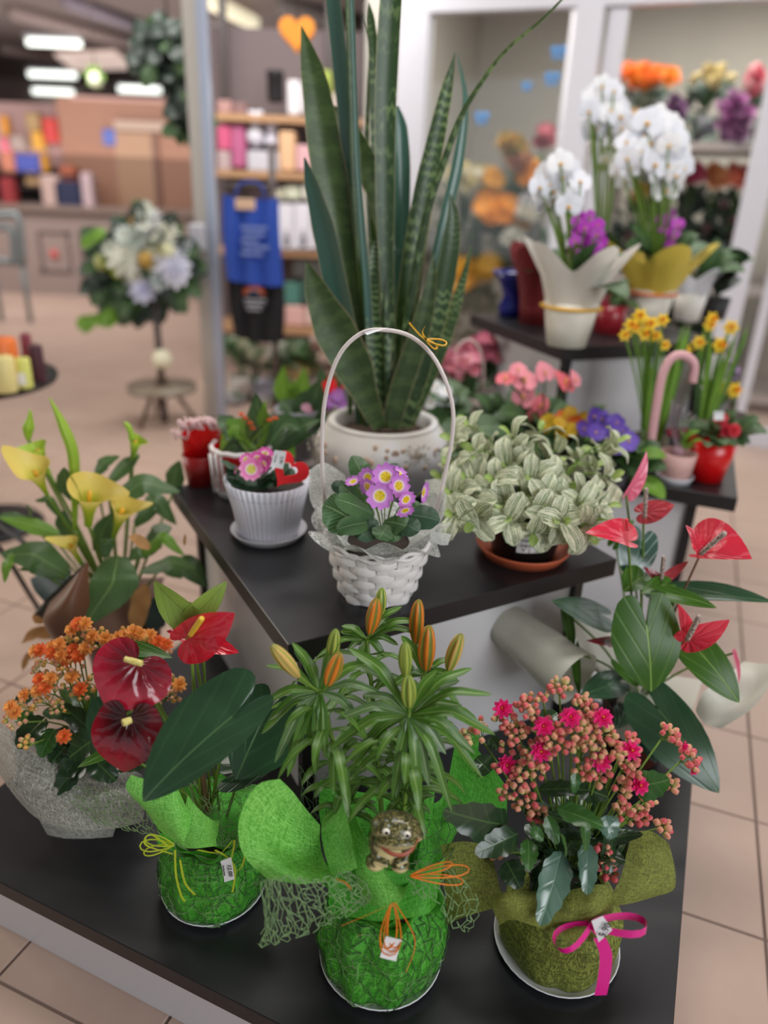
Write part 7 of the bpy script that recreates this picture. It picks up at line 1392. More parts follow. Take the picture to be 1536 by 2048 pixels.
for O, mdl, T, w, mt in [((515, 900), (518, 840), (512, 785), 26, 'foliage'), ((512, 895), (525, 850), (530, 800), 16, 'foliage_bright'), ((515, 910), (470, 850), (440, 905), 20, 'foliage_bright'), ((500, 900), (480, 870), (448, 880), 16, 'foliage'), ((520, 905), (500, 880), (470, 875), 14, 'foliage_bright'), ((510, 920), (470, 890), (435, 925), 22, 'foliage'), ((530, 900), (570, 850), (600, 860), 26, 'foliage'), ((530, 910), (590, 860), (640, 840), 26, 'foliage'), ((540, 900), (580, 880), (625, 870), 22, 'foliage'), ((500, 920), (460, 930), (440, 950), 20, 'foliage'), ((540, 910), (570, 890), (590, 915), 18, 'foliage_bright'), ((470, 870), (450, 845), (440, 860), 20, 'foliage')]:
    o, m_, t_ = pd(*O, ya), pd(*mdl, ya), pd(*T, ya - .02); W = sz(w, o); mb = MB(); blade(mb, [hub, o.lerp(hub, .3), o, m_, t_], [W * .2, W * .3, W * .8, W, W * .03], 'oval', 14, None, (0, -.7, .6), .2, 4, .05); part('leaf', mb, M[mt], t)
for x, y in [(490, 838), (500, 848), (540, 842), (550, 838), (483, 830), (505, 858)]:
    p = pd(x, y, ya - .02); stalk(t, [hub, p], .0015, M['stem'], 5, 'flower_stalk'); inst('flower', fmesh('rose', '#e87a4a'), Matrix.Translation(p) @ Matrix.Scale(sz(8, p), 4), t)
b = onu(585, 940); b.y += .12; t = thing('grey_pot_plant', 'grey pot with primrose leaves and a pale pink bloom beside the snake pot', 'potted plant', b); pot(t, (b.x, b.y), .05, .062, UZ, .14, P_('#85858c', .5)); hub = b + Vector((0, 0, .14)); ya = b.y
for O, T, w, mt in [((600, 830), (620, 780), 22, 'foliage'), ((600, 840), (560, 800), 24, 'foliage'), ((610, 840), (650, 790), 24, 'foliage'), ((590, 850), (540, 830), 24, 'foliage'), ((610, 850), (655, 835), 24, 'foliage'), ((600, 860), (560, 870), 22, 'foliage'), ((620, 830), (640, 760), 20, 'foliage')]:
    o, t_ = pd(*O, ya - .02), pd(*T, ya); W = sz(w, o); mb = MB(); blade(mb, [hub, o, o.lerp(t_, .6), t_], [W * .3, W, W, W * .1], 'oval', 10, None, (0, -.6, .7), .1, 4, .1); part('leaf', mb, M[mt], t)
for x, y, r, c_ in [(612, 815, 12, '#d8a0b8'), (618, 822, 9, '#c88aa8'), (595, 835, 12, '#c8c8c0'), (578, 852, 9, '#d8d8d0')]: p = pd(x, y, ya - .04); inst('flower', fmesh('prim', c_), Matrix.Translation(p) @ Vector((0, -.7, .7)).to_track_quat('Z', 'Y').to_matrix().to_4x4() @ Matrix.Scale(sz(r, p), 4), t)
b = onu(590, 930); b.y += .35; b.z = UZ; yh = b.y
t = thing('bright_bud_plant', 'plant with two upright lime green leaves behind the grey pot', 'potted plant', Vector((pd(587, 900, yh).x, yh, UZ))); hub = pd(590, 860, yh); mb = MB(); mb.lathe([(.001, UZ), (.04, UZ), (.05, hub.z - .01), (.001, hub.z - .01)], (hub.x, hub.y, 0), 16); part('pot', mb, P_('#6d6a60'), t)
for T, w, md in [((568, 732), 20, (566, 780)), ((608, 735), 18, (604, 780)), ((588, 760), 16, (588, 790))]: o, m_, t_ = pd(588, 812, yh), pd(*md, yh), pd(*T, yh); W = sz(w, o); mb = MB(); blade(mb, [hub, o, m_, t_], [W * .3, W * .5, W, W * .1], 'oval', 10, (1, 0, 0), None, .25, 4); part('leaf', mb, M['foliage_bright'], t)
t = thing('heart_pick', 'red felt heart pick over a lilac primrose, seen left of the snake plant', 'decoration', Vector((pd(668, 800, yh).x, yh, UZ))); 
heart_felt(t, (662, 772), 30, 0, yh, .003, M['red_felt'], False); mb = MB(); mb.tube([pd(662, 790, yh + .005), pd(664, 880, yh + .005)], .003, 5); part('stick', mb, P_('#b08a5c'), t); q = pd(664, 880, yh + .005); mb = MB(); mb.lathe([(.001, UZ), (.045, UZ), (.055, UZ + .07), (.001, UZ + .07)], (q.x, q.y, 0), 16); part('pot', mb, P_('#57503c'), t)
for x, y, r in [(660, 800, 17), (676, 790, 15), (682, 806, 14), (655, 815, 12)]: p = pd(x, y, yh - .03); inst('flower', fmesh('prim', '#b878cc'), Matrix.Translation(p) @ Vector((0, -.9, .4)).to_track_quat('Z', 'Y').to_matrix().to_4x4() @ Matrix.Scale(sz(r, p), 4), t)
for T in [(640, 735), (690, 730), (650, 780)]: o, t_ = pd(655, 800, yh), pd(*T, yh); W = sz(14, o); mb = MB(); blade(mb, [o, o.lerp(t_, .5), t_], [W * .3, W, W * .1], 'oval', 8, None, (0, -.7, .6), .1, 4); part('leaf', mb, M['foliage'], t)
# ------------------------------------------------------------------ gift corner behind: shelf rack with goods, aprons
YG = 5.6
def pbox(mb, x0, y0, x1, y1, y, dep, bev=0.0):
    A, B = pd(x0, (y0 + y1) / 2, y), pd(x1, (y0 + y1) / 2, y); xm = (x0 + x1) / 2; zt, zb = pd(xm, y0, y).z, pd(xm, y1, y).z; return mb.box(((A.x + B.x) / 2, y + dep / 2, (zt + zb) / 2), (abs(B.x - A.x), dep, abs(zt - zb)), 0, 0, bev)
def goods(name, label, cat, x0, y0, x1, y1, y, dep, col, group=None, bev=.01):
    mb = MB(); pbox(mb, x0, y0, x1, y1, y, dep, bev); A = pd((x0 + x1) / 2, y1, y); return solo(name, mb, P_(col) if isinstance(col, str) else col, label, cat, (A.x, y, A.z), group)
rk = thing('gift_shelf_rack', 'open rack with pale wooden shelves full of gifts behind the aprons', 'shelf', pd(560, 820, YG) * 1.0)
SH = [232, 345, 500, 655]
for yy in SH: mb = MB(); pbox(mb, 432, yy, 740, yy + 14, YG, .45); part('shelf_board', mb, M['shelf_wood'], rk)
for x in (446, 660, 735): mb = MB(); pa, pb2 = pd(x, 60, YG + .4), pd(x, 400, YG + .4); mb.box((pa.x, YG + .4, 1.25), (.05, .04, 2.5)); part('rack_post', mb, M['counter_dark'], rk)
mb = MB(); pbox(mb, 425, 60, 800, 690, YG + .5, .04); part('rack_back', mb, P_('#77696a', .8), rk)
for i, (x0, y0, x1, y1, c_, nm, lb) in enumerate([(434, 238 - 38, 462, 228, '#b58a84', 'gift_box', 'dusty pink gift box on the top rack shelf, leftmost'), (465, 205, 492, 230, '#8c6a68', 'gift_box', 'brown red gift box on the top rack shelf'), (535, 150, 568, 205, '#1d1a1e', 'round_gift_box', 'black round box high beside the orange heart'), (575, 160, 600, 230, '#e4dfe2', 'gift_box', 'tall white box on the top rack shelf'), (603, 170, 640, 228, '#d8d4d8', 'gift_box', 'wide white box on the top rack shelf'), (642, 140, 662, 228, '#9fb04c', 'gift_box', 'lime green box on the top rack shelf'), (665, 185, 700, 230, '#c9b7b0', 'gift_box', 'beige box on the top rack shelf'),
        (434, 250, 460, 300, '#d05a80', 'toy', 'pink toy package, leftmost on the second rack shelf'), (462, 250, 490, 335, '#b86088', 'toy', 'mauve pink toy package on the second rack shelf'), (434, 302, 460, 342, '#bfa6a6', 'gift_box', 'greyish box under the pink toy package'), (494, 210, 528, 300, '#dedbe4', 'toy', 'big white plush shape on the second rack shelf'), (530, 240, 556, 300, '#d2cdda', 'toy', 'white plush shape right of the big one'), (494, 302, 556, 343, '#c8c4cc', 'gift_box', 'wide pale box under the plush shapes'), (558, 262, 590, 342, '#e0b48c', 'gift_box', 'peach coloured box on the second rack shelf'), (592, 290, 625, 342, '#d9a9ae', 'gift_box', 'pink box right of the peach one'), (628, 300, 655, 342, '#c2485c', 'gift_box', 'red pink box on the second rack shelf'), (660, 360, 690, 440, '#d8b8b4', 'gift_box', 'blush box behind the snake plant'),
        (570, 372, 600, 398, '#cfd0b8', 'gift_box', 'cream green box over the white packages'), (540, 376, 568, 400, '#b8b29c', 'gift_box', 'khaki box left of the cream green one'), (604, 370, 640, 398, '#ddd8cc', 'gift_box', 'ivory box right of the cream green one'),
        (568, 565, 600, 610, '#4f7f74', 'gift_box', 'teal green box on the lower rack shelf'), (602, 560, 640, 608, '#3f5a50', 'gift_box', 'dark green box on the lower rack shelf'), (570, 612, 610, 652, '#e0b0a8', 'gift_box', 'salmon pink package, left on the lower rack shelf'), (612, 610, 655, 652, '#e6c8c0', 'gift_box', 'pale pink package, right on the lower rack shelf'), (585, 520, 650, 556, '#4c4a46', 'gift_box', 'dark box just under the white packages')]):
    if nm == 'toy' and 'plush' in lb:
        t = thing('plush_toy', lb, 'toy', pd((x0 + x1) / 2, y1, YG)); mb = MB(); p = pd((x0 + x1) / 2, y1 - (y1 - y0) * .3, YG + .1); mb.ball(p, sz((x1 - x0) * .55, p), 12); part('plush_body', mb, P_(c_, .9), t); mb = MB(); p = pd((x0 + x1) / 2, y0 + (y1 - y0) * .3, YG + .1); R_ = sz((x1 - x0) * .42, p); mb.ball(p, R_, 12); part('plush_head', mb, P_(c_, .9), t)
        for s_ in (-1, 1): mb = MB(); mb.ball(p + Vector((s_ * R_ * .7, 0, R_ * .7)), R_ * .4, 8); part('plush_ear', mb, P_(c_, .9), t)
    elif nm == 'round_gift_box':
        p = pd((x0 + x1) / 2, y1, YG + .15); mb = MB(); R_ = sz((x1 - x0) / 2, p); H = sz(y1 - y0, p); mb.lathe([(.001, p.z), (R_ * .9, p.z), (R_, p.z + H * .1), (R_, p.z + H * .85), (R_ * 1.04, p.z + H * .86), (R_ * 1.04, p.z + H), (.001, p.z + H)], (p.x, p.y, 0), 24); solo(nm, mb, P_(c_), lb, 'box', p)
    else: goods(nm, lb, 'box', x0, y0, x1, y1, YG + .02 + .01 * (i % 3), .22, c_)
for k in range(3):
    x0 = 556 + k * 33; t = thing('white_carton', ['white carton with a dark bottle print, left of three', 'white carton with a dark bottle print, middle of three', 'white carton with a dark bottle print, right of three'][k], 'box', pd(x0 + 16, 498, YG), 'white cartons on the rack'); mb = MB(); pbox(mb, x0, 408, x0 + 31, 499, YG - .04, .2, .006); part('carton', mb, P_('#e2dee6', .5), t)
    p = pd(x0 + 17, 478, YG - .042); mb = MB(); s_ = sz(1, p); out = [(-5, -16), (5, -16), (5, 4), (2, 10), (2, 17), (-2, 17), (-2, 10), (-5, 4)]; mb.add([p + Vector((a * s_, -.001, b_ * s_)) for a, b_ in out], [tuple(range(8))], None, 0, False); part('bottle_print', mb, P_('#4b4854', .6), t)
# low planters and cream flowers under the aprons
for k, (x, y, wx, wy, n, r, cc, lb) in enumerate([(485, 700, 26, 24, 10, 13, ['#d8d6bc', '#c8ccb0'], 'cream blossoms under the black apron, next to the column'), (520, 730, 26, 24, 10, 13, ['#cbbba8', '#d8c8b8'], 'beige rose cluster under the middle of the aprons'), (560, 705, 22, 30, 9, 13, ['#d9d9cc', '#e6e2d2'], 'white blossoms right of the beige cluster'), (600, 730, 26, 26, 10, 13, ['#e6c890', '#e8e0c4', '#dcb870'], 'pale yellow blossoms under the rack'), (640, 700, 20, 26, 8, 13, ['#e2a8a8', '#d8c0b4'], 'blush blossoms beside the snake plant'), (470, 790, 20, 24, 7, 13, ['#dad6cc', '#c8b8b0'], 'white blossoms low beside the column'), (535, 780, 26, 22, 9, 13, ['#b4aeb8', '#c8c4cc'], 'silver grey blossoms low on the floor stand'), (610, 790, 30, 22, 9, 12, ['#c8ccd4', '#a8b0bc'], 'bluish white blossoms low beside the lime leaves')]):
    y_ = 4.9 - .12 * (k > 4); b = pd(x, y + 110, y_); b.z = max(.0, b.z); arrangement('silk_flowers', lb, 'artificial flowers', b, blobs(x, y, wx, wy, n, r, 'rose', cc, at_y(y_)), [(10, pd(x, y + 14, y_), (.1, .06, .06), .12, 'foliage', .3)], (P_(['#b3aaa0', '#8f8078', '#a8a4a8'][k % 3], .5), .07, .09, max(.06, (pd(x, y, y_).z - b.z) * .5)))
YA = 4.25
rs = thing('apron_rack', 'dark metal garment stand holding the blue and the black apron', 'rack', pd(540, 830, YA) * 1.0)
mb = MB(); pa = pd(543, 300, YA + .05); mb.tube([Vector((pa.x, YA + .05, 0)), Vector((pa.x, YA + .05, pd(543, 285, YA).z))], .018, 8); part('pole', mb, M['counter_dark'], rs)
mb = MB(); zz = pd(500, 372, YA).z; mb.tube([Vector((pd(448, 372, YA).x, YA, zz)), Vector((pd(560, 372, YA).x, YA, zz))], .012, 8); part('cross_bar', mb, M['counter_dark'], rs)
mb = MB(); mb.lathe([(.001, 0), (.16, 0), (.16, .012), (.001, .02)], (pa.x, YA + .05, 0), 24); part('foot', mb, M['counter_dark'], rs)
def cloth(t, name, pts_rows, m, th=.01, label=None):
    g = patch([prow(r) for r in pts_rows], 18, 14); rnd = 0
    for i, r in enumerate(g):
        for j in range(len(r)): r[j] = r[j] + Vector((0, .018 * math.sin(j * 1.1 + i * .1), 0))
    mb = MB(); mb.grid(g); mb.grid([[p + Vector((0, th, 0)) for p in r] for r in g]); return part(name, mb, m, t, label)
t = thing('blue_apron', 'royal blue apron with pale print hanging on the rack, upper of two', 'apron', pd(500, 570, YA))
cloth(t, 'apron_cloth', [[(446, 388, YA - .03), (480, 398, YA - .03), (520, 398, YA - .03), (556, 396, YA - .03)], [(444, 460, YA - .05), (480, 470, YA - .05), (520, 470, YA - .05), (558, 465, YA - .05)], [(452, 558, YA - .05), (485, 566, YA - .05), (530, 572, YA - .05), (566, 572, YA - .05)]], M['bluefab'])
mb = MB(); pbox(mb, 470, 398, 510, 420, YA - .06, .012, .004); part('hang_tag', mb, P_('#c9a78c', .6), t, 'tan cardboard hang tag')
for s_ in (-1, 1): mb = MB(); mb.tube(spline([pd(500 + s_ * 30, 395, YA - .03), pd(500 + s_ * 22, 370, YA - .02), pd(500, 362, YA - .01)], 6), .006, 5); part('strap', mb, M['bluefab'], t)
for k in range(5):
    x0 = 482 + (k % 2) * 4; mb = MB(); pbox(mb, x0, 452 + k * 13, x0 + 52 - (k % 3) * 9, 459 + k * 13, YA - .078, .004); part('print_line', mb, P_('#6d7cb4', .7), t)
t = thing('black_apron', 'black apron with a small rainbow print hanging below the blue one', 'apron', pd(510, 690, YA))
cloth(t, 'apron_cloth', [[(456, 556, YA), (490, 560, YA), (530, 562, YA), (566, 562, YA)], [(458, 610, YA - .01), (490, 615, YA - .01), (530, 615, YA - .01), (568, 612, YA - .01)], [(468, 672, YA), (495, 680, YA), (530, 686, YA), (566, 684, YA)]], M['blackfab'])
p = pd(508, 590, YA - .05)
for k, c_ in enumerate(['#8a2a20', '#b86a20', '#3a5a8a']): mb = MB(); R_ = sz(21 - 5 * k, p); mb.tube([p + Vector((R_ * math.cos(a * PI / 10), 0, R_ * .75 * math.sin(a * PI / 10))) for a in range(11)], sz(2.6, p), 5); part('rainbow_arc', mb, P_(c_, .7), t)
for k in range(3): mb = MB(); pbox(mb, 488 + 3 * k, 598 + k * 9, 532 - 5 * k, 603 + k * 9, YA - .052, .004); part('print_line', mb, P_('#8a8a90', .7), t)
# hanging things
t = thing('orange_heart', 'orange padded heart hanging above the snake plant leaf', 'decoration', pd(592, 70, 4.6)); heart_felt(t, (594, 66), 38, 0, 4.6, .02, P_('#e58a14', .6), False); mb = MB(); a_ = pd(594, 40, 4.6); mb.tube([a_, Vector((a_.x, a_.y, 3.55))], .004, 4); part('cord', mb, M['counter_dark'], t)
t = thing('lime_lantern', 'lime green paper ball hanging in the gift corner', 'decoration', pd(450, 140, 6.2)); p = pd(450, 142, 6.2); mb = MB(); mb.ball(p, sz(26, p), 16, 0, (1, 1, .85)); part('paper_ball', mb, P_('#a6dc62', .6), t); mb = MB(); mb.tube([p, Vector((p.x, p.y, 3.58))], .005, 4); part('cord', mb, M['counter_dark'], t)
t = thing('hanging_bloom', 'white and lime hanging bloom in the checkout hall', 'decoration', pd(192, 165, 8)); p = pd(192, 160, 8); mb = MB(); mb.ball(p, sz(15, p), 12); part('bloom', mb, P_('#e6eccc', .5), t)
for a in range(7): inst('leaf', lmesh('foliage_bright', .25), frame(p + Vector((0, 0, .03)), (math.cos(a), -.3, math.sin(a)), (0, -1, .2), .11), t)
mb = MB(); mb.tube([p, Vector((p.x, p.y, 3.58))], .005, 4); part('cord', mb, M['counter_dark'], t)
t = thing('hanging_ivy', 'dark hanging ivy basket with trailing vines left of the column', 'hanging plant', pd(340, 120, 4.9)); c_ = pd(338, 100, 4.9); mb = MB(); mb.lathe([(.001, c_.z - .12), (.1, c_.z - .1), (.16, c_.z), (.15, c_.z)], (c_.x, c_.y, 0), 20); part('basket', mb, P_('#2a2420'), t); mb = MB(); mb.tube([c_, Vector((c_.x, c_.y, 3.58))], .006, 4); part('cord', mb, M['counter_dark'], t)
for i in range(230):
    q = i / 230
    if i < 140: a = random.uniform(0, 6.3); rr = math.sqrt(random.random()); x, y = 335 + 62 * rr * math.cos(a), 92 + 58 * rr * math.sin(a)
    else: q = (i - 140) / 90; x, y = 372 + 18 * math.sin(i) + 5 * q, 120 + 150 * q
    p = pd(x, y, 4.9 + random.uniform(-.15, .15)); inst('leaf', lmesh('foliage_deep' if random.random() < .8 else 'foliage', .4), frame(p, (random.uniform(-1, 1), random.uniform(-.6, 0), random.uniform(-1.2, .2)), (0, -1, .3), random.uniform(.07, .13)), t)
for x in (362, 376, 390): mb = MB(); mb.tube(spline([c_, pd(x, 150, 4.9), pd(x + 4, 265, 4.9)], 8), .005, 4); part('vine', mb, M['stem_dark'], t)
# white bouquet on its stand
YB = pz(330, 845, 0).y; b = pz(330, 845, 0); t = thing('white_bouquet', 'large bouquet of white roses and lilies on a tall stand left of the column', 'bouquet', b)
cb = pd(290, 520, YB); mb = MB(); mb.tube([Vector((b.x, b.y, .0)), Vector((b.x, b.y, cb.z - .1))], .02, 8); part('stand_pole', mb, M['counter_dark'], t)
for a in range(3): mb = MB(); mb.tube([Vector((b.x, b.y, .3)), Vector((b.x + .2 * math.cos(a * 2.1), b.y + .2 * math.sin(a * 2.1), .01))], .014, 6); part('leg', mb, P_('#6d5a48'), t)
zb_ = pd(320, 770, YB).z; mb = MB(); mb.lathe([(.001, zb_ - .03), (.2, zb_ - .03), (.2, zb_), (.001, zb_)], (b.x, b.y, 0), 24); part('stand_shelf', mb, P_('#8f8272', .3), t)
mb = MB(); p = pd(324, 718, YB - .05); mb.ball(p, sz(20, p), 12); part('white_ball', mb, P_('#e6e0c4', .4), t, 'round cream candle on the stand shelf')
BP = [(250, 520, 30, 'rose', '#e6e6da'), (268, 540, 26, 'rose', '#eeece0'), (306, 448, 24, 'rose', '#f0f0f0'), (330, 470, 24, 'rose', '#eceada'), (300, 485, 22, 'rose', '#d8dccc'), (345, 530, 30, 'rose', '#e6e6f2'), (355, 548, 26, 'rose', '#ececf6'), (286, 580, 24, 'rose', '#dedef0'), (270, 478, 22, 'rose', '#c8d0c8'), (310, 520, 22, 'rose', '#e0dcc0'), (335, 505, 20, 'tulip', '#dedcb4'), (285, 445, 16, 'daisy', '#d8dcd0'), (290, 418, 15, 'daisy', '#cfd4c4'), (225, 500, 18, 'daisy', '#c8ccb8'), (215, 530, 16, 'tulip', '#b4c060'), (292, 520, 14, 'bead', '#c09a4c'), (275, 445, 13, 'bead', '#b89048'), (250, 470, 18, 'daisy', '#cfd8cf'), (365, 500, 20, 'rose', '#e2e4ea'), (320, 560, 20, 'rose', '#cfd8d8'), (235, 545, 16, 'tulip', '#a8b850'), (205, 525, 14, 'bead', '#b8bc80')]
for x, y, r, k, c2 in BP: p = pd(x, y, YB - .08 + random.uniform(-.06, .02)); inst('flower', fmesh(k, c2), Matrix.Translation(p) @ Vector((random.uniform(-.5, .5), -.9, .4)).to_track_quat('Z', 'Y').to_matrix().to_4x4() @ Matrix.Scale(sz(r * 1.3, p), 4), t)
for i in range(150):
    a = random.uniform(0, 6.3); rr = math.sqrt(random.random()); x, y = 288 + 80 * rr * math.cos(a), 530 + 72 * rr * math.sin(a); p = pd(x, y, YB + random.uniform(-.04, .12)); inst('leaf', lmesh(['foliage', 'foliage_deep', 'foliage', 'foliage_grey'][i % 4], .28), frame(p, ((x - 288) / 90 + random.uniform(-.3, .3), random.uniform(-.6, .1), -(y - 510) / 80 + random.uniform(-.4, .4)), (0, -1, .4), random.uniform(.12, .2)), t)
for x, y in [(180, 632), (190, 640), (228, 618), (235, 630), (200, 630), (222, 628), (200, 465), (210, 458), (190, 472)]: p = pd(x, y, YB - .05); inst('leaf', lmesh('foliage_bright', .35), frame(p, (-.5, -.4, -.6), (0, -1, .4), .1), t)
# ------------------------------------------------------------------ candle table at the left edge
ct = pd(20, 760, 2.7); zc = pd(60, 788, 2.55).z; t = thing('round_candle_table', 'round black table at the left edge carrying candles', 'table', (pd(-60, 700, 2.7).x, 2.75, 0)); cx0, cy0 = pd(-75, 780, 2.75).x, 2.78
Rt = abs(pd(102, 760, cy0).x - cx0); mb = MB(); mb.lathe([(.001, zc - .03), (Rt - .01, zc - .03), (Rt, zc - .015), (Rt - .004, zc), (.001, zc)], (cx0, cy0, 0), 48); part('table_top', mb, M['black_top'], t); mb = MB(); mb.tube([Vector((cx0, cy0, 0)), Vector((cx0, cy0, zc - .03))], .03, 10); part('pedestal', mb, M['black_plastic'], t); mb = MB(); mb.lathe([(.001, 0), (.2, 0), (.18, .02), (.001, .03)], (cx0, cy0, 0), 24); part('foot', mb, M['black_plastic'], t)
for k, (x, y0_, y1_, w_, c_, lb, dy) in enumerate([(14, 712, 782, 44, '#e6d690', 'pale yellow pillar candle at the left edge of the round table', -.16), (52, 705, 765, 26, '#dfe07a', 'lemon yellow candle with a white sticker on the round table', -.1), (15, 678, 758, 54, '#ee7a34', 'orange candle lying behind the pale yellow one', .02), (80, 690, 762, 26, '#4c2430', 'dark plum pillar candle nearest the table edge', .0), (62, 668, 748, 20, '#8a3a48', 'wine red candle behind the plum one', .1)]):
    y_ = cy0 + dy - .05; p = pd(x, y1_, y_); R_ = sz(w_ / 2, p); H = sz(y1_ - y0_, p); mb = MB(); mb.lathe([(.001, zc + .001), (R_ * .97, zc + .001), (R_, zc + H * .05), (R_, zc + H * .95), (R_ * .9, zc + H), (.001, zc + H * .97)], (p.x, p.y, 0), 24); t = thing('pillar_candle', lb, 'candle', (p.x, p.y, zc)); part('wax', mb, P_(c_, .45, .1), t); mb = MB(); mb.tube([Vector((p.x, p.y, zc + H * .95)), Vector((p.x, p.y, zc + H + .012))], .0015, 4); part('wick', mb, M['ink'], t)
    if k == 1: mb = MB(); q = Vector((p.x, p.y - R_ - .002, zc + H * .35)); mb.box(q, (R_ * 1.2, .001, H * .4)); part('sticker', mb, M['paper'], t)
# ------------------------------------------------------------------ checkout hall, far left
YC = 9.3
def hall(name, label, cat, x0, y0, x1, y1, y, dep, m, zfloor=True):
    A, B = pd(x0, y1, y), pd(x1, y1, y); zt = pd((x0 + x1) / 2, y0, y).z; zb = 0 if zfloor else pd((x0 + x1) / 2, y1, y).z; t = thing(name, label, cat, ((A.x + B.x) / 2, y + dep / 2, zb)); mb = MB(); mb.box(((A.x + B.x) / 2, y + dep / 2, (zt + zb) / 2), (B.x - A.x, dep, zt - zb)); part('body', mb, m, t); return t, zt
t, zt = hall('checkout_counter', 'long taupe checkout counter across the far hall', 'counter', -90, 425, 425, 600, YC, .9, M['counter'])
A, B = pd(-95, 425, YC), pd(430, 425, YC); mb = MB(); mb.box(((A.x + B.x) / 2, YC + .42, zt + .03), (B.x - A.x, 1.0, .06)); part('counter_top', mb, P_('#7f6e66', .4), t)
for (x0, y0_, x1, y1_) in [(78, 462, 140, 545), (160, 462, 190, 560)]:
    for (a, b_, c2, d2) in ((x0, y0_, x1, y0_ + 5), (x0, y1_ - 5, x1, y1_), (x0, y0_, x0 + 5, y1_), (x1 - 5, y0_, x1, y1_)): mb = MB(); pbox(mb, a, b_, c2, d2, YC - .02, .02); part('panel_frame', mb, P_('#6e5f5b', .5), t)
mb = MB(); p = pd(108, 508, YC - .02); mb.ball(p, sz(9, p), 10, 0, (1, .3, 1)); part('red_badge', mb, P_('#c85a5a', .5), t)
t, zt = hall('brown_partition', 'brown panelled partition with a lighter door behind the checkout', 'partition', 140, 200, 395, 430, 11.0, .2, M['brown_panel'])
mb = MB(); pbox(mb, 235, 265, 308, 440, 10.96, .04); part('door_leaf', mb, M['brown_panel_light'], t); mb = MB(); pbox(mb, 228, 243, 352, 262, 10.9, .1); part('door_header', mb, P_('#b59c8c', .5), t); mb = MB(); pbox(mb, 205, 258, 230, 290, 10.95, .04, .01); part('blue_sign', mb, P_('#5a6cb4', .6), t, 'small blue sign on the partition')
mb = MB(); pbox(mb, 140, 196, 395, 204, 10.97, .1); part('top_rail', mb, P_('#c49a90', .5), t); mb = MB(); pbox(mb, 308, 262, 318, 440, 10.95, .05); part('door_jamb', mb, P_('#7a5648', .5), t)
t, zt = hall('cigarette_shelf', 'dark goods shelf wall at the far left behind the counter', 'shelf', -80, 330, 152, 430, 10.4, .3, P_('#241c20', .7)); SHW = t; t, zt = hall('poster_wall', 'pale partition with bright packages at the far left', 'partition', -80, 205, 140, 330, 11.4, .1, P_('#a68784', .8))
for k_, yy in enumerate((346, 373)):
    A, B = pd(-60, yy, 10.15), pd(150, yy, 10.15); mb = MB(); mb.box(((A.x + B.x) / 2, 10.28, A.z * .5 + B.z * .5 - .01), (B.x - A.x, .3, .02)); part('shelf_ledge', mb, P_('#3a2e30', .6), SHW)
rnd = random.Random(3)
LBL = ['red snack package', 'orange snack package', 'yellow snack package', 'pink snack package', 'cream snack package', 'blue snack package', 'white snack package', 'scarlet snack package']
for k, (x0, y0_, x1, y1_, c_, lb) in enumerate([(85, 235, 115, 285, '#c8403c', 'tall red package hanging on the far pale partition'), (50, 225, 78, 260, '#a88a60', 'tan package hanging left of the tall red one'), (62, 262, 84, 300, '#d8a03c', 'yellow package under the tan one'), (0, 230, 12, 270, '#e0983c', 'orange package at the left image edge'), (0, 275, 14, 310, '#e87a8c', 'pink package at the left image edge'), (118, 240, 132, 275, '#c87870', 'dull red package right of the tall red one'), (18, 270, 48, 300, '#a8948c', 'beige package left of the yellow one'),
        (30, 308, 78, 345, '#5560b8', 'blue box standing on the dark shelf'), (80, 308, 92, 340, '#e0a03c', 'narrow amber box right of the blue box'), (0, 305, 28, 345, '#d88a70', 'salmon box left of the blue box'), (0, 355, 28, 400, '#8c2c30', 'dark red box low on the dark shelf'), (48, 345, 80, 370, '#b8946c', 'tan box on the dark shelf'), (82, 350, 118, 402, '#b89c94', 'beige bag on the dark shelf'), (118, 332, 150, 362, '#a85a40', 'rust coloured bag on the dark shelf'), (108, 362, 160, 410, '#1e2444', 'navy bag leaning on the counter'), (162, 345, 185, 400, '#b8a0a4', 'pale pink bag at the end of the counter')]):
    goods('package', lb, 'package', x0, y0_, x1, 419 if y1_ >= 400 else 372 if y1_ > 350 else 345 if y1_ > 330 else y1_, 9.6 if y1_ >= 400 else 10.2 if y0_ > 300 else 11.2, .15, c_, None, .02)
t = thing('tube_chair', 'grey tubular chair at the far left before the counter', 'chair', pz(30, 640, 0)); yq = 7.4
for P in [[(-20, 432), (20, 430), (38, 440), (46, 530)], [(-20, 455), (15, 455), (25, 465), (30, 530)], [(-20, 520), (46, 526)]]: mb = MB(); mb.tube(spline([pd(x, y, yq) for x, y in P], 10), .035, 6); part('tube_frame', mb, M['grey_chair'], t)
for x in (-15, 44): mb = MB(); a_ = pd(x, 528, yq); mb.tube([a_, Vector((a_.x, yq, 0))], .025, 6); part('leg', mb, M['grey_chair'], t)
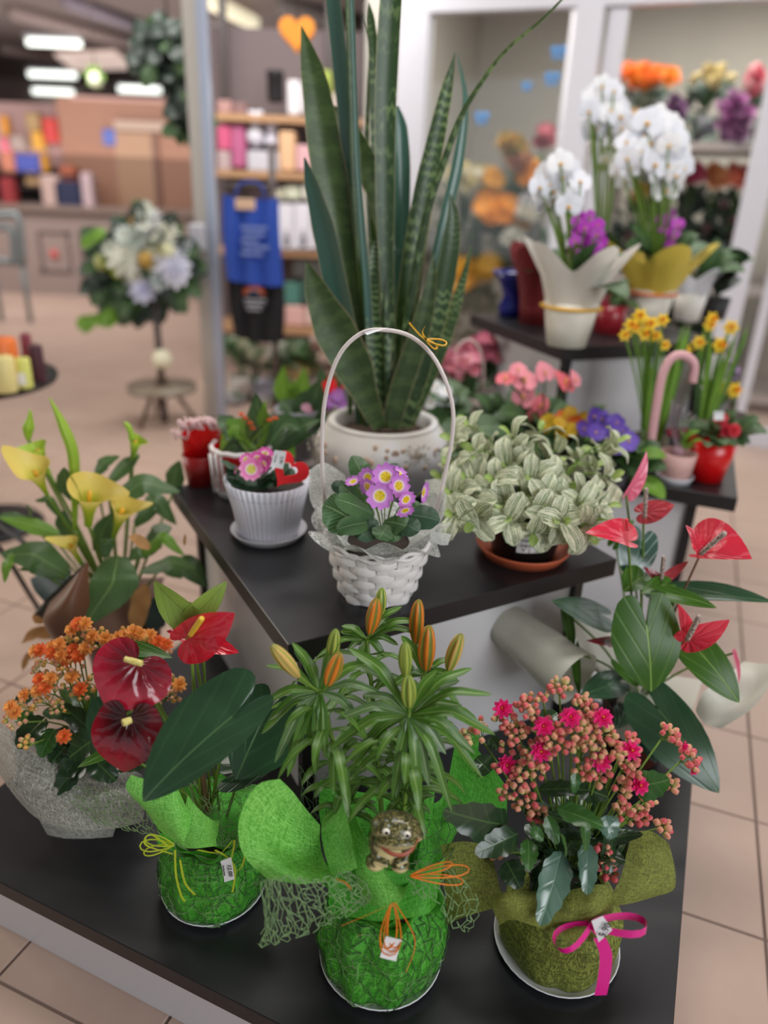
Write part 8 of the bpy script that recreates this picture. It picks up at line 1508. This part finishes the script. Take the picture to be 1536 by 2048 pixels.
# ------------------------------------------------------------------ ceiling lamps and beams
for k, (x0, y0_, x1, y1_, zz, w_, lb) in enumerate([(55, 84, 160, 74, 3.3, 9, 'lit tube lamp nearest the upper left corner'), (58, 148, 150, 139, 3.3, 8, 'lit tube lamp under the nearest left one'), (66, 182, 145, 177, 3.3, 7, 'lowest lit tube lamp at the left'), (238, 178, 320, 172, 3.3, 8, 'lit tube lamp left of the ivy vines'), (270, 136, 318, 133, 3.3, 8, 'short lit tube lamp behind the ivy'), (412, 66, 458, 60, 3.3, 9, 'short lit tube lamp right of the column top'), (425, 178, 525, 168, 3.3, 8, 'long lit tube lamp over the pink toys'), (520, 125, 558, 122, 3.3, 8, 'short lit tube lamp under the orange heart'), (700, 165, 722, 164, 3.3, 8, 'tiny lit lamp seen between snake plant leaves')]):
    A = pz(x0, y0_, zz); B = pd(x1, y1_, A.y); B.z = A.z; t = thing('tube_lamp', lb, 'ceiling lamp', ((A.x + B.x) / 2, A.y, A.z), 'tube lamps of the hall'); r = sz(w_, A); mb = MB(); mb.tube([A, B], r * .7, 10); part('tube', mb, M['lamp'], t); mb = MB(); mb.box(((A.x + B.x) / 2, A.y, A.z + r * 1.1), (abs(B.x - A.x) * 1.04, r * 2.4, r * .6)); part('lamp_housing', mb, M['white_metal'], t)
    for s_ in (.15, .85): q = A.lerp(B, s_); mb = MB(); mb.tube([q + Vector((0, 0, r)), Vector((q.x, q.y, 3.6))], .008, 4); part('hanger', mb, M['white_metal'], t)
t = thing('panel_lamp', 'wide cream light panel in the hall ceiling above the partition', 'ceiling lamp', pz(190, 125, 3.5)); P4 = [pz(110, 112, 3.5), pz(230, 108, 3.5), pz(270, 138, 3.5), pz(150, 142, 3.5)]; mb = MB(); mb.add(P4 + [p + Vector((0, 0, .06)) for p in P4], [(0, 1, 2, 3), (7, 6, 5, 4), (0, 4, 5, 1), (1, 5, 6, 2), (2, 6, 7, 3), (3, 7, 4, 0)], None, 0, False); part('panel', mb, P_('#e6cfc4', .5) if False else plain('cream light panel', '#ecd2c6', .5, emit=.75), t)
t = thing('cream_beam_lamp', 'slanting cream light strip at the top beside the column', 'ceiling lamp', pz(450, 30, 3.45)); mb = MB(); mb.tube([pz(405, -6, 3.45), pz(508, 46, 3.45)], .1, 6); part('strip', mb, plain('cream light strip', '#f0e6c6', .5, emit=.9), t)
for k, (a, b_, w_, c_) in enumerate([((20, 20), (330, 100), .12, '#a08c88'), ((130, 0), (300, 60), .1, '#8f8490'), ((0, 95), (120, 120), .1, '#8a7876'), ((560, 10), (760, 55), .12, '#7a716e')]):
    mb = MB(); mb.tube([pz(*a, 3.52), pz(*b_, 3.52)], w_, 4); struct('trim_%d' % (k + 5), mb, P_(c_, .7), None, pz(*a, 3.52))
